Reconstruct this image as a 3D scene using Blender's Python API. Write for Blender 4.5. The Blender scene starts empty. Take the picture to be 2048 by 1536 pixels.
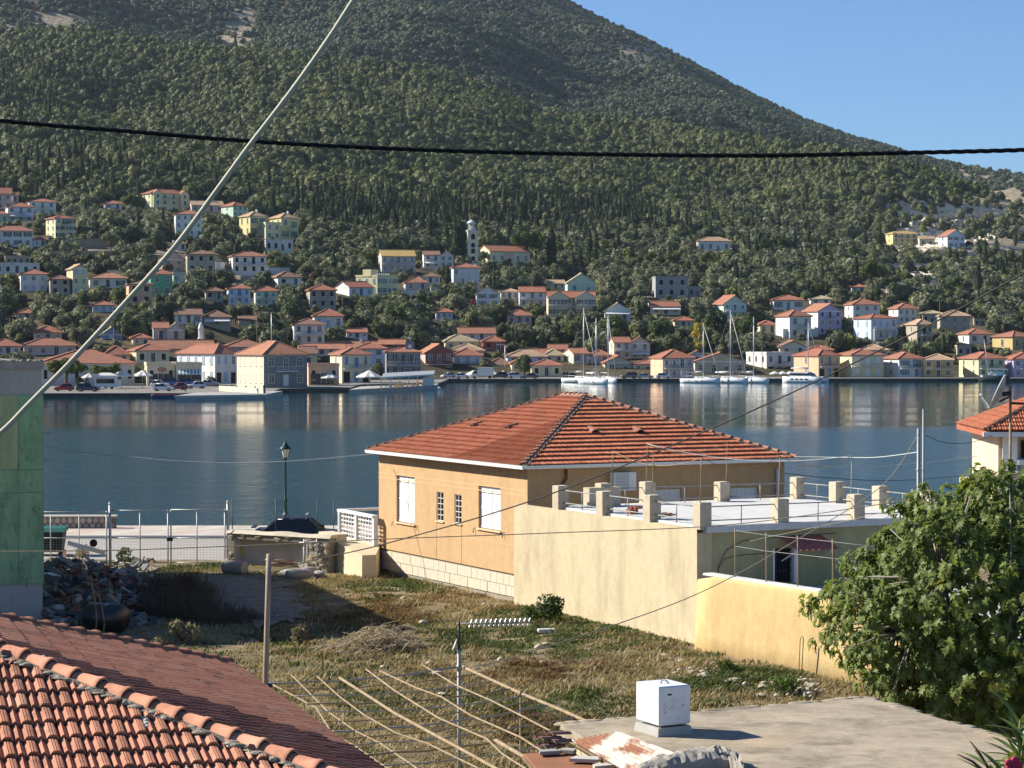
import bpy, math, random
import numpy as np
from mathutils import Vector, Matrix

# ------------------------------------------------------------------ camera, world, sun
SC = bpy.context.scene
COL = SC.collection
FPX = 4500.0                    # focal length in photo pixels (2048 wide)
CAMZ = 10.2
PITCH = math.atan(83.0 / FPX)
cd = bpy.data.cameras.new('camera')
cd.sensor_width = 36.0
cd.lens = FPX / 2048.0 * 36.0
cd.clip_start = 0.2
cd.clip_end = 12000
cam = bpy.data.objects.new('camera', cd)
COL.objects.link(cam)
cam.location = (0, 0, CAMZ)
cam.rotation_euler = (math.pi / 2 - PITCH, 0, 0)
SC.camera = cam

SUN_AZ = math.atan2(-0.965, 0.262)      # from +Y, clockwise
SUN_EL = math.radians(33)
W = bpy.data.worlds.new('World')
SC.world = W
W.use_nodes = True
wn = W.node_tree.nodes
wl = W.node_tree.links
sky = wn.new('ShaderNodeTexSky')
sky.sky_type = 'NISHITA'
sky.sun_disc = False
sky.sun_elevation = SUN_EL
sky.sun_rotation = SUN_AZ % (2 * math.pi)
sky.air_density = 0.9
sky.dust_density = 0.0
sky.ozone_density = 6.0
bg = wn['Background']
bg.inputs['Strength'].default_value = 0.064
tint = wn.new('ShaderNodeMix')
tint.data_type = 'RGBA'
tint.blend_type = 'MULTIPLY'
tint.inputs[0].default_value = 1.0
tint.inputs[7].default_value = (0.83, 0.97, 1.12, 1)
wl.new(sky.outputs[0], tint.inputs[6])
wl.new(tint.outputs[2], bg.inputs['Color'])

sd = bpy.data.lights.new('sun', 'SUN')
sd.energy = 4.8
sd.angle = math.radians(0.53)
sd.color = (1.0, 0.94, 0.84)
sun = bpy.data.objects.new('sun', sd)
COL.objects.link(sun)
SUNV = Vector((math.sin(SUN_AZ) * math.cos(SUN_EL), math.cos(SUN_AZ) * math.cos(SUN_EL), math.sin(SUN_EL)))
sun.rotation_euler = SUNV.to_track_quat('Z', 'Y').to_euler()
sun.location = SUNV * 300

SC.view_settings.view_transform = 'Standard'
SC.view_settings.look = 'None'
SC.view_settings.gamma = 1.0
SC.view_settings.exposure = 0.9
SC.view_settings.use_curve_mapping = False
SC.cycles.use_denoising = True
SC.cycles.max_bounces = 6
SC.cycles.diffuse_bounces = 2
SC.cycles.glossy_bounces = 3
SC.cycles.transmission_bounces = 3
SC.cycles.transparent_max_bounces = 6
SC.cycles.volume_bounces = 0
SC.cycles.sample_clamp_indirect = 6.0
SC.cycles.caustics_reflective = False
SC.cycles.caustics_refractive = False

# ------------------------------------------------------------------ surveying helpers
CT, ST = math.cos(PITCH), math.sin(PITCH)
CAM = Vector((0, 0, CAMZ))


def ray(px, py):
 X = (px - 1024) / FPX
 Y = -(py - 768) / FPX
 v = Vector((X, CT + Y * ST, -ST + Y * CT))
 return v / v.y


def P(px, py, d):
 return CAM + ray(px, py) * d


def G(px, py, z):
 r = ray(px, py)
 return CAM + r * ((z - CAMZ) / r.z)


def rowz(py, d):
 return P(1024, py, d).z


def scr(p):
 """world point -> photo pixel"""
 q = Vector(p) - CAM
 fw = q.y * CT - q.z * ST
 up = q.y * ST + q.z * CT
 return 1024 + FPX * q.x / fw, 768 - FPX * up / fw


def hit_plane(px, py, o, n):
 r = ray(px, py)
 t = (Vector(o) - CAM).dot(n) / r.dot(n)
 return CAM + r * t


# ------------------------------------------------------------------ mesh builder
def tag(o, label=None, cat=None, group=None, kind=None):
 if label:
  o['label'] = label
 if cat:
  o['category'] = cat
 if group:
  o['group'] = group
 if kind:
  o['kind'] = kind
 return o


def empty(name, loc, rz=0.0, label=None, cat=None, group=None):
 o = bpy.data.objects.new(name, None)
 o.empty_display_size = 0.3
 COL.objects.link(o)
 o.location = loc
 o.rotation_euler = (0, 0, rz)
 return tag(o, label, cat, group)


def inst(name, mesh, parent=None, loc=(0, 0, 0), rot=(0, 0, 0), scale=(1, 1, 1)):
 o = bpy.data.objects.new(name, mesh)
 COL.objects.link(o)
 o.parent = parent
 o.location = loc
 o.rotation_euler = rot
 o.scale = scale
 return o


class MB:
 def __init__(self):
  self.v, self.f, self.m, self.s = [], [], [], []
  self.M = None

 def add(self, vs, fs, mi=0, sm=False):
  b = len(self.v)
  if self.M is not None:
   vs = [self.M @ Vector(p) for p in vs]
  self.v += [tuple(p) for p in vs]
  for f in fs:
   self.f.append(tuple(i + b for i in f))
   self.m.append(mi)
   self.s.append(sm)
  return self

 def poly(self, pts, mi=0):
  return self.add(pts, [tuple(range(len(pts)))], mi)

 def box(self, x0, x1, y0, y1, z0, z1, mi=0):
  v = [(x0, y0, z0), (x1, y0, z0), (x1, y1, z0), (x0, y1, z0), (x0, y0, z1), (x1, y0, z1), (x1, y1, z1), (x0, y1, z1)]
  return self.add(v, [(3, 2, 1, 0), (4, 5, 6, 7), (0, 1, 5, 4), (1, 2, 6, 5), (2, 3, 7, 6), (3, 0, 4, 7)], mi)

 def bar(self, a, b, w, h, mi=0):
  """rectangular bar from a to b (width w sideways, height h)"""
  a, b = Vector(a), Vector(b)
  t = (b - a).normalized()
  u = t.cross(Vector((0, 0, 1)))
  u = Vector((1, 0, 0)) if u.length < 1e-4 else u.normalized()
  n = u.cross(t)
  v = []
  for p in (a, b):
   for i, j in ((-1, -1), (1, -1), (1, 1), (-1, 1)):
    v.append(p + u * (i * w / 2) + n * (j * h / 2))
  return self.add(v, [(3, 2, 1, 0), (4, 5, 6, 7), (0, 1, 5, 4), (1, 2, 6, 5), (2, 3, 7, 6), (3, 0, 4, 7)], mi)

 def loft(self, secs, mi=0, closed=True, cap=True, sm=False):
  n = len(secs[0])
  v = [p for s in secs for p in s]
  f = []
  for i in range(len(secs) - 1):
   for j in range(n if closed else n - 1):
    k = (j + 1) % n
    f.append((i * n + j, i * n + k, (i + 1) * n + k, (i + 1) * n + j))
  if cap and closed:
   f.append(tuple(range(n))[::-1])
   f.append(tuple((len(secs) - 1) * n + j for j in range(n)))
  return self.add(v, f, mi, sm)

 def tube(self, pts, r, n=6, mi=0, cap=True, sm=True):
  pts = [Vector(p) for p in pts]
  rs = r if isinstance(r, (list, tuple)) else [r] * len(pts)
  secs = []
  ref = None
  for i, p in enumerate(pts):
   t = (pts[min(i + 1, len(pts) - 1)] - pts[max(i - 1, 0)])
   t = t.normalized() if t.length > 1e-9 else Vector((0, 0, 1))
   if ref is None:
    ref = Vector((0, 0, 1)) if abs(t.z) < 0.9 else Vector((1, 0, 0))
   u = t.cross(ref).normalized()
   w = u.cross(t)
   secs.append([p + (u * math.cos(a) + w * math.sin(a)) * rs[i] for a in (2 * math.pi * k / n for k in range(n))])
  return self.loft(secs, mi, True, cap, sm)

 def lathe(self, prof, n=12, c=(0, 0, 0), mi=0, sm=True):
  c = Vector(c)
  secs = [[c + Vector((r * math.cos(2 * math.pi * k / n), r * math.sin(2 * math.pi * k / n), z)) for k in range(n)] for r, z in prof]
  return self.loft(secs, mi, True, True, sm)

 def blob(self, c, r, rng, n=2, amp=0.25, mi=0, sm=False):
  """lumpy rock or sack"""
  vs, fs = ico(n)
  k = Vector((rng.uniform(0, 9), rng.uniform(0, 9), rng.uniform(0, 9)))
  r = Vector(r) if hasattr(r, '__len__') else Vector((r, r, r))
  out = []
  for p in vs:
   q = Vector(p)
   a = 1 + amp * (math.sin(q.x * 3 + k.x) + math.sin(q.y * 3.3 + k.y) + math.sin(q.z * 2.7 + k.z)) * 0.5
   out.append(Vector(c) + Vector((q.x * r.x, q.y * r.y, q.z * r.z)) * a)
  return self.add(out, fs, mi, sm)

 def mesh(self, name, mats):
  me = bpy.data.meshes.new(name)
  me.from_pydata(self.v, [], self.f)
  for m in mats if isinstance(mats, (list, tuple)) else [mats]:
   me.materials.append(m)
  me.polygons.foreach_set('material_index', self.m)
  me.polygons.foreach_set('use_smooth', self.s)
  me.update()
  return me

 def build(self, name, mats, parent=None, loc=(0, 0, 0), rot=(0, 0, 0)):
  return inst(name, self.mesh(name, mats), parent, loc, rot)


_ICO = {}


def ico(n):
 if n in _ICO:
  return _ICO[n]
 t = (1 + 5 ** .5) / 2
 v = [Vector(p).normalized() for p in ((-1, t, 0), (1, t, 0), (-1, -t, 0), (1, -t, 0), (0, -1, t), (0, 1, t), (0, -1, -t), (0, 1, -t), (t, 0, -1), (t, 0, 1), (-t, 0, -1), (-t, 0, 1))]
 f = [(0, 11, 5), (0, 5, 1), (0, 1, 7), (0, 7, 10), (0, 10, 11), (1, 5, 9), (5, 11, 4), (11, 10, 2), (10, 7, 6), (7, 1, 8), (3, 9, 4), (3, 4, 2), (3, 2, 6), (3, 6, 8), (3, 8, 9), (4, 9, 5), (2, 4, 11), (6, 2, 10), (8, 6, 7), (9, 8, 1)]
 for _ in range(n - 1):
  mid, g = {}, []

  def m(a, b):
   k = (min(a, b), max(a, b))
   if k not in mid:
    v.append(((v[a] + v[b]) / 2).normalized())
    mid[k] = len(v) - 1
   return mid[k]
  for a, b, c in f:
   x, y, z = m(a, b), m(b, c), m(c, a)
   g += [(a, x, z), (b, y, x), (c, z, y), (x, y, z)]
  f = g
 _ICO[n] = (v, f)
 return _ICO[n]


def fast_mesh(name, verts, faces, mats, mi=None):
 """verts (n,3), faces (m,k) numpy"""
 me = bpy.data.meshes.new(name)
 verts = np.asarray(verts, np.float32)
 faces = np.asarray(faces, np.int32)
 k = faces.shape[1]
 me.vertices.add(len(verts))
 me.vertices.foreach_set('co', verts.ravel())
 me.loops.add(faces.size)
 me.loops.foreach_set('vertex_index', faces.ravel())
 me.polygons.add(len(faces))
 me.polygons.foreach_set('loop_start', np.arange(0, faces.size, k, dtype=np.int32))
 me.polygons.foreach_set('loop_total', np.full(len(faces), k, np.int32))
 for m in mats if isinstance(mats, (list, tuple)) else [mats]:
  me.materials.append(m)
 if mi is not None:
  me.polygons.foreach_set('material_index', np.asarray(mi, np.int32))
 me.update(calc_edges=True)
 me.validate()
 return me


# ------------------------------------------------------------------ materials
class NT:
 def __init__(self, name):
  self.m = bpy.data.materials.new(name)
  self.m.use_nodes = True
  self.t = self.m.node_tree
  self.b = self.t.nodes['Principled BSDF']

 def n(self, typ, **kw):
  x = self.t.nodes.new(typ)
  for k, v in kw.items():
   setattr(x, k, v)
  return x

 def l(self, a, b):
  self.t.links.new(a, b)

 def pos(self):
  return self.n('ShaderNodeNewGeometry').outputs['Position']

 def objco(self):
  return self.n('ShaderNodeTexCoord').outputs['Object']

 def noise(self, vec, scale, detail=4, rough=0.55, sc3=None):
  x = self.n('ShaderNodeTexNoise')
  x.inputs['Scale'].default_value = scale
  x.inputs['Detail'].default_value = detail
  x.inputs['Roughness'].default_value = rough
  if sc3:
   mp = self.n('ShaderNodeMapping')
   mp.inputs['Scale'].default_value = sc3
   self.l(vec, mp.inputs['Vector'])
   vec = mp.outputs[0]
  self.l(vec, x.inputs['Vector'])
  return x.outputs['Fac']

 def ramp(self, fac, stops, interp='LINEAR'):
  x = self.n('ShaderNodeValToRGB')
  cr = x.color_ramp
  cr.interpolation = interp
  while len(cr.elements) < len(stops):
   cr.elements.new(0.5)
  for e, (p, c) in zip(cr.elements, stops):
   e.position = p
   e.color = (*c, 1) if len(c) == 3 else c
  self.l(fac, x.inputs[0])
  return x.outputs['Color']

 def mix(self, fac, a, b, typ='MIX'):
  x = self.n('ShaderNodeMix', data_type='RGBA', blend_type=typ)
  for s, val in ((x.inputs[0], fac), (x.inputs[6], a), (x.inputs[7], b)):
   if isinstance(val, (int, float)):
    s.default_value = val
   elif isinstance(val, tuple):
    s.default_value = (*val, 1)
   else:
    self.l(val, s)
  return x.outputs[2]

 def math(self, op, a, b=None, clamp=False):
  x = self.n('ShaderNodeMath', operation=op, use_clamp=clamp)
  for s, val in zip(x.inputs, (a, b)):
   if val is None:
    continue
   if isinstance(val, (int, float)):
    s.default_value = val
   else:
    self.l(val, s)
  return x.outputs[0]

 def bump(self, h, strength=0.3, dist=0.02):
  x = self.n('ShaderNodeBump')
  x.inputs['Strength'].default_value = strength
  x.inputs['Distance'].default_value = dist
  self.l(h, x.inputs['Height'])
  self.l(x.outputs[0], self.b.inputs['Normal'])
  return self

 def out(self, color=None, rough=0.8, metal=0.0, spec=0.3):
  if color is not None:
   if isinstance(color, tuple):
    self.b.inputs['Base Color'].default_value = (*color, 1)
   else:
    self.l(color, self.b.inputs['Base Color'])
  if isinstance(rough, (int, float)):
   self.b.inputs['Roughness'].default_value = rough
  else:
   self.l(rough, self.b.inputs['Roughness'])
  self.b.inputs['Metallic'].default_value = metal
  self.b.inputs['Specular IOR Level'].default_value = spec
  return self.m


def sh(c, k):
 return tuple(min(1.0, x * k) for x in c)


_PL = {}


def paint(c, rough=0.7, var=0.12, scale=3.0, metal=0.0, spec=0.3, dirt=0.0, dirtc=(0.12, 0.09, 0.06), bump=0.0, name='paint'):
 """plain surface with uneven colour, optional blotchy dirt"""
 key = (c, rough, var, scale, metal, spec, dirt, dirtc, bump)
 if key in _PL:
  return _PL[key]
 t = NT(name)
 co = t.objco()
 f = t.noise(co, scale, 5, 0.6)
 col = t.ramp(f, [(0.3, sh(c, 1 - var)), (0.7, sh(c, 1 + var * 0.6))])
 if dirt:
  f2 = t.noise(co, scale * 0.6, 6, 0.7)
  msk = t.ramp(f2, [(0.5, (0, 0, 0)), (0.72, (dirt, dirt, dirt))])
  col = t.mix(msk, col, dirtc)
 if bump:
  t.bump(t.noise(co, scale * 8, 4), bump, 0.02)
 _PL[key] = t.out(col, rough, metal, spec)
 return _PL[key]


def plaster(c, stain=0.35, stainc=(0.22, 0.19, 0.14), scale=0.6, fine=6.0, streak=True, bump=0.25, name='plaster'):
 key = ('pl', c, stain, stainc, scale, fine, streak, bump)
 if key in _PL:
  return _PL[key]
 t = NT(name)
 co = t.objco()
 f = t.noise(co, fine, 5, 0.65)
 col = t.ramp(f, [(0.25, sh(c, 0.86)), (0.75, sh(c, 1.08))])
 f2 = t.noise(co, scale, 6, 0.7, (1, 1, 0.28) if streak else None)
 k = t.ramp(f2, [(0.47, (0, 0, 0)), (0.75, (stain, stain, stain))])
 col = t.mix(k, col, stainc)
 t.bump(t.noise(co, fine * 6, 4), bump, 0.02)
 _PL[key] = t.out(col, 0.9, 0, 0.15)
 return _PL[key]


def far_roof(c, name='clay_tiles'):
 """clay tile roof seen from hundreds of metres: course lines and mixed tile colours"""
 key = ('rf', c)
 if key in _PL:
  return _PL[key]
 t = NT(name)
 co = t.objco()
 f = t.noise(co, 1.3, 6, 0.75)
 col = t.ramp(f, [(0.28, sh(c, 0.6)), (0.5, c), (0.74, sh(c, 1.3))])
 oi = t.n('ShaderNodeObjectInfo').outputs['Random']
 col = t.mix(t.math('MULTIPLY', oi, 0.25), col, (0.30, 0.20, 0.13))
 f3 = t.noise(co, 0.35, 4, 0.6)
 col = t.mix(t.ramp(f3, [(0.5, (0, 0, 0)), (0.78, (0.45, 0.45, 0.45))]), col, (0.16, 0.12, 0.09))
 w = t.n('ShaderNodeTexWave', wave_type='BANDS', bands_direction='Z')
 w.inputs['Scale'].default_value = 2.6
 w.inputs['Distortion'].default_value = 0.6
 t.l(co, w.inputs['Vector'])
 w2 = t.n('ShaderNodeTexWave', wave_type='BANDS', bands_direction='X')
 w2.inputs['Scale'].default_value = 1.5
 w2.inputs['Distortion'].default_value = 0.4
 t.l(co, w2.inputs['Vector'])
 t.bump(t.math('ADD', w.outputs['Fac'], w2.outputs['Fac']), 0.6, 0.05)
 _PL[key] = t.out(col, 0.85, 0, 0.2)
 return _PL[key]


def leafmat(name, dark, light, third=None, scale=0.05, rough=0.6, fine=2.5, trans=0.25):
 t = NT(name)
 oi = t.n('ShaderNodeObjectInfo').outputs['Random']
 ps = t.pos()
 f1 = t.noise(ps, scale, 3)
 f2 = t.noise(ps, fine, 2)
 k = t.math('ADD', t.math('MULTIPLY', oi, 0.45), t.math('ADD', t.math('MULTIPLY', f1, 0.55), t.math('MULTIPLY', f2, 0.35)))
 st = [(0.3, dark), (0.85, light)]
 if third:
  st.append((1.0, third))
 col = t.ramp(k, st)
 m = t.out(col, rough, 0, 0.25)
 tr = t.n('ShaderNodeBsdfTranslucent')
 t.l(t.mix(1.0, col, (1.25, 1.25, 0.7), 'MULTIPLY'), tr.inputs['Color'])
 ms = t.n('ShaderNodeMixShader')
 ms.inputs[0].default_value = trans
 t.l(t.b.outputs[0], ms.inputs[1])
 t.l(tr.outputs[0], ms.inputs[2])
 t.l(ms.outputs[0], t.t.nodes['Material Output'].inputs['Surface'])
 return m


def pebble(name, stops, scale, bump=0.4, dist=0.03, big=None):
 t = NT(name)
 ps = t.pos()
 f = t.noise(ps, scale, 7, 0.7)
 col = t.ramp(f, stops)
 if big:
  col = t.mix(t.ramp(t.noise(ps, big[0], 4, 0.6), [(0.42, (0, 0, 0)), (0.62, (1, 1, 1))]), col, big[1])
 t.bump(t.noise(ps, scale * 4, 6, 0.7), bump, dist)
 return t.out(col, 0.95, 0, 0.1)
# ------------------------------------------------------------------ terrain
ZQ = 0.8
SH_U = [-1500, 350, 543, 560, 700, 722, 880, 898, 1400, 2048, 3500]
SH_D = [410, 418, 428, 459, 468, 505, 528, 580, 586, 592, 600]
CR_U = [-1500, 0, 150, 300, 437, 513, 600, 718, 841, 923, 992, 1060, 1129, 1231, 1348, 1485, 1621, 1758, 1861, 1946, 2048, 2600, 3500]
CR_Y = [60, 68, 66, 85, 103, 106, 117, 131, 139, 164, 186, 219, 239, 248, 258, 282, 299, 322, 352, 384, 412, 470, 520]
MT_U = [-1500, 0, 500, 800, 1000, 1140, 1200, 1300, 1400, 1500, 1600, 1700, 1800, 1830, 1900, 1970, 2048, 2300, 3500]
MT_Y = [-330, -260, -220, -150, -72, 6, 38, 84, 138, 190, 238, 278, 308, 316, 330, 342, 350, 385, 480]
SB_U = [-1500, 400, 560, 722, 898, 1400, 2048, 3500]
SB_D = [414, 425, 470, 520, 582, 588, 594, 602]
G_T = [0, 0.07, 0.19, 0.38, 0.58, 0.8, 1.0]
G_Z = [0, 0.055, 0.155, 0.285, 0.46, 0.72, 1.0]


def tanrow(row):
 Y = -(np.asarray(row, float) - 768) / FPX
 return (-ST + Y * CT) / (CT + Y * ST)


def shore(u):
 return np.interp(u, SH_U, SH_D)


def slope_base(u):
 return np.interp(u, SB_U, SB_D)


def wav(x, y, s, k):
 return np.sin(x / s + k) * np.cos(y / s * 0.9 + 1.7 * k) + 0.5 * np.sin(x / s * 2.1 + y / s * 1.3 + 3 * k) + 0.35 * np.cos(y / s * 3.3 - x / s * 2.7 + 5 * k)


def tz(u, d):
 u = np.asarray(u, float)
 d = np.asarray(d, float)
 d0 = slope_base(u)
 d1 = np.interp(u, [-1500, 1300, 2048, 3500], [1500, 1500, 1320, 1250])
 dm = np.interp(u, [-1500, 1200, 2048, 3500], [3100, 2900, 2500, 2400])
 zc = CAMZ + tanrow(np.interp(u, CR_U, CR_Y)) * d1
 zm = CAMZ + tanrow(np.interp(u, MT_U, MT_Y)) * dm
 tf = np.interp(u, [-1500, 600, 900, 3500], [0.085, 0.085, 0.03, 0.03])
 t = (d - d0) / (d1 - d0)
 q = np.clip((t - tf) / (1 - tf), 0, 1)
 x = (u - 1024) / FPX * d
 z = ZQ - 0.06 + (zc - ZQ) * np.interp(q, G_T, G_Z)
 amp = np.clip(q * 6, 0, 1) * np.clip((1 - q) * 4, 0, 1)
 z = z + amp * (1.5 * wav(x, d, 38, 0.4) + 2.6 * wav(x, d, 110, 1.9) * np.clip(q * 2, 0, 1))
 up = np.clip((q - .42) * 4, 0, 1) * np.clip((1 - q) * 5, 0, 1)
 z = z + up * (6.5 * wav(x * 1.4, d * .5, 75, 2.6) + 2.0 * wav(x, d, 42, .9))
 zv = zc - 30
 far = d > d1
 s = np.clip((d - d1) / 140.0, 0, 1)
 zval = zc + (zv - zc) * s * s * (3 - 2 * s)
 r = np.clip((d - d1 - 140) / (dm - d1 - 140), 0, 1)
 rr = 0.85 * r + 0.15 * np.sin(r * math.pi / 2)
 zmt = zv + (zm - zv) * rr
 a2 = np.clip(r * 5, 0, 1) * np.clip((1 - r) * 5, 0, 1)
 zmt = zmt + a2 * (14 * wav(x, d * 0.35, 120, 0.7) + 5 * wav(x, d, 55, 2.3))
 zfar = np.where(d < d1 + 140, zval, zmt)
 b = np.clip((d - dm) / 700.0, 0, 1)
 zfar = np.where(d > dm, zm * (1 - 0.8 * b * b), zfar)
 zs = np.where(far, zfar, z)
 return zs


def terz(x, y):
 return float(tz(1024 + FPX * x / y, y))


def hill(px, py, lo=None):
 """first point of the terrain along the sight line through (px, py)"""
 d = np.linspace(float(shore(px)) + 2, 3300, 3000)
 k = float(tanrow(py))
 zr = CAMZ + k * d
 ok = np.nonzero(tz(np.full_like(d, px), d) >= zr)[0]
 dd = float(d[ok[0]]) if len(ok) else 3000.0
 return Vector(((px - 1024) / FPX * dd, dd, CAMZ + k * dd))


def rocky(u, row):
 """how bare and stony the ground is, from what the hillside shows"""
 k = np.zeros_like(np.asarray(u, float))
 for cx, cy, rx, ry, a in ((1975, 462, 270, 100, 1.0), (1830, 440, 80, 40, .8), (1840, 535, 110, 55, .9), (480, 60, 40, 55, 1), (1270, 112, 95, 30, .95), (1340, 150, 60, 18, .8), (1100, 60, 90, 30, .45),
                              (110, 45, 70, 25, .8), (30, 60, 60, 25, .7), (1980, 345, 90, 22, .8), (200, 233, 60, 12, .7), (330, 200, 40, 14, .5), (1250, 590, 55, 18, .9), (1480, 500, 45, 18, .6),
                              (1700, 490, 70, 22, .7), (1850, 515, 90, 30, .6), (1835, 560, 115, 38, 1.0), (230, 112, 230, 32, .42), (1330, 60, 60, 40, .4), (880, 60, 60, 20, .4), (60, 660, 60, 14, .4), (1125, 655, 40, 18, .5), (440, 555, 40, 14, .6), (330, 470, 40, 10, .5), (190, 515, 115, 26, .95), (300, 498, 80, 18, .8), (480, 560, 60, 12, .85), (70, 510, 60, 12, .6), (620, 560, 60, 10, .7), (860, 600, 50, 12, .6), (1040, 560, 60, 12, .6), (1150, 640, 50, 14, .6), (1450, 560, 60, 12, .5), (1430, 600, 50, 10, .5)):
  e = ((u - cx) / rx) ** 2 + ((row - cy) / ry) ** 2
  k = np.maximum(k, a * np.clip(1.35 - e, 0, 1))
 return k


def terrain_mesh():
 us = np.arange(-900, 2960, 10.0)
 U = us[None, :]
 d0 = slope_base(U)
 d1 = np.interp(U, [-1500, 1300, 2048, 3500], [1500, 1500, 1320, 1250])
 dm = np.interp(U, [-1500, 1200, 2048, 3500], [3100, 2900, 2500, 2400])
 rows = []
 for q in np.linspace(0, 1, 150) ** 1.25:
  rows.append(d0 + 4 + (d1 - d0 - 4) * q)
 for q in np.linspace(0, 1, 11)[1:]:
  rows.append(d1 + 140 * q)
 for q in np.linspace(0, 1, 61)[1:]:
  rows.append(d1 + 140 + (dm - d1 - 140) * q)
 for q in (.15, .4, .7, 1):
  rows.append(dm + 700 * q)
 Dg = np.vstack(rows)
 Ug = np.repeat(U, len(Dg), 0)
 Z = tz(Ug, Dg)
 X = (Ug - 1024) / FPX * Dg
 n, m = Dg.shape
 vs = np.stack([X, Dg, Z], -1).reshape(-1, 3)
 i = np.arange(n * m).reshape(n, m)
 f = np.stack([i[:-1, :-1], i[:-1, 1:], i[1:, 1:], i[1:, :-1]], -1).reshape(-1, 4)
 t = NT('hillside_ground')
 ps = t.pos()
 at = t.n('ShaderNodeAttribute', attribute_name='stony').outputs['Fac']
 soil = t.ramp(t.noise(ps, 0.22, 7, 0.72), [(0.3, (0.05, 0.045, 0.025)), (0.5, (0.105, 0.085, 0.05)), (0.72, (0.22, 0.175, 0.11))])
 soil = t.mix(t.ramp(t.noise(ps, 0.05, 5), [(0.45, (0, 0, 0)), (0.65, (0.75, 0.75, 0.75))]), soil, (0.05, 0.058, 0.026))
 rock = t.ramp(t.noise(ps, 0.3, 8, 0.8), [(0.32, (0.11, 0.09, 0.055)), (0.5, (0.30, 0.245, 0.17)), (0.68, (0.60, 0.52, 0.39))])
 k = t.math('SUBTRACT', t.math('ADD', t.math('MULTIPLY', at, 1.3), t.noise(ps, 0.09, 6, 0.7)), 0.75, True)
 k = t.math('MULTIPLY', k, 1.6, True)
 t.bump(t.noise(ps, 0.5, 7, 0.75), 0.9, 1.2)
 mat = t.out(t.mix(k, soil, rock), 0.95, 0, 0.1)
 me = fast_mesh('hillside', vs, f, mat)
 row = 768 - FPX * ((Dg * ST + (Z - CAMZ) * CT) / (Dg * CT - (Z - CAMZ) * ST))
 a = me.attributes.new('stony', 'FLOAT', 'POINT')
 a.data.foreach_set('value', rocky(Ug, row).astype(np.float32).ravel())
 me.polygons.foreach_set('use_smooth', np.ones(len(f), bool))
 o = inst('hills', me)
 tag(o, kind='structure')
 return o


terrain_mesh()

# ------------------------------------------------------------------ far quay
def quay_far():
 us = sorted(set(list(range(-900, 2960, 60)) + [350, 543, 560, 700, 722, 880, 898]))
 top, face = MB(), MB()
 cm = pebble('quay_paving', [(0.3, (0.17, 0.155, 0.135)), (0.7, (0.31, 0.285, 0.245))], 0.6, 0.2, 0.01)
 fm = pebble('quay_face_shaded', [(0.3, (0.05, 0.047, 0.042)), (0.7, (0.13, 0.12, 0.105))], 1.2, 0.5, 0.05)  # wall turned from the sun; its shade is put into this dark colour
 for a, b in zip(us[:-1], us[1:]):
  da, db = float(shore(a)), float(shore(b))
  A, B = Vector(((a - 1024) / FPX * da, da, 0)), Vector(((b - 1024) / FPX * db, db, 0))
  wa, wb = (95 if a < 620 else 48), (95 if b < 620 else 48)
  A2, B2 = Vector(((a - 1024) / FPX * (da + wa), da + wa, 0)), Vector(((b - 1024) / FPX * (db + wb), db + wb, 0))
  top.poly([A + Vector((0, 0, ZQ)), B + Vector((0, 0, ZQ)), B2 + Vector((0, 0, ZQ)), A2 + Vector((0, 0, ZQ))])
  face.poly([A + Vector((0, 0, -3)), B + Vector((0, 0, -3)), B + Vector((0, 0, ZQ)), A + Vector((0, 0, ZQ))])
  # pale edge kerb
  o = Vector((0, -0.25, 0))
  top.add([A + o + Vector((0, 0, ZQ - 0.10)), B + o + Vector((0, 0, ZQ - 0.10)), B + o + Vector((0, 0, ZQ + 0.02)), A + o + Vector((0, 0, ZQ + 0.02)), B + Vector((0, .5, ZQ + 0.02)), A + Vector((0, .5, ZQ + 0.02))],
    [(0, 1, 2, 3), (3, 2, 4, 5)])
 q = top.build('quay_pavement', cm)
 tag(q, kind='structure')
 tag(face.build('quay_wall', fm), kind='structure')


quay_far()

# ------------------------------------------------------------------ water
def sea():
 t = NT('sea_water')
 ps = t.pos()
 sx = t.n('ShaderNodeSeparateXYZ')
 t.l(ps, sx.inputs[0])
 # wind: calm water under the far shore, ruffled towards this side; the boundary wanders
 wob = t.noise(ps, 0.006, 3, 0.5, (1, 2.5, 1))
 band = t.noise(ps, 0.03, 3, 0.5, (0.12, 1.6, 1))
 y = t.math('ADD', sx.outputs[1], t.math('MULTIPLY', t.math('SUBTRACT', wob, 0.5), 50))
 calm = t.n('ShaderNodeMapRange')
 t.l(y, calm.inputs[0])
 calm.inputs[1].default_value = 252
 calm.inputs[2].default_value = 276
 ruff = t.math('SUBTRACT', 1.0, calm.outputs[0])
 near = t.noise(ps, 1.6, 4, 0.6, (1.0, 0.7, 1))
 wide = t.noise(ps, 0.35, 3, 0.55, (1, 0.7, 1))
 t2 = t.math('ADD', t.math('MULTIPLY', near, 0.5), wide)
 b = t.n('ShaderNodeBump')
 b.inputs['Strength'].default_value = 1.0
 dist = t.math('ADD', t.math('MULTIPLY', ruff, 0.26), t.math('ADD', 0.022, t.math('MULTIPLY', t.ramp(band, [(0.5, (0, 0, 0)), (0.6, (1, 1, 1))]), 0.05)))
 t.l(dist, b.inputs['Distance'])
 t.l(t2, b.inputs['Height'])
 t.l(b.outputs[0], t.b.inputs['Normal'])
 t.b.inputs['IOR'].default_value = 1.33
 m = t.out((0.004, 0.046, 0.055), t.math('ADD', t.math('MULTIPLY', ruff, 0.09), 0.05), 0, 0.34)
 mb = MB()
 mb.poly([(-2500, 100, 0), (2500, 100, 0), (2500, 760, 0), (-2500, 760, 0)])
 o = mb.build('sea', m)
 tag(o, kind='structure')


sea()

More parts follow.
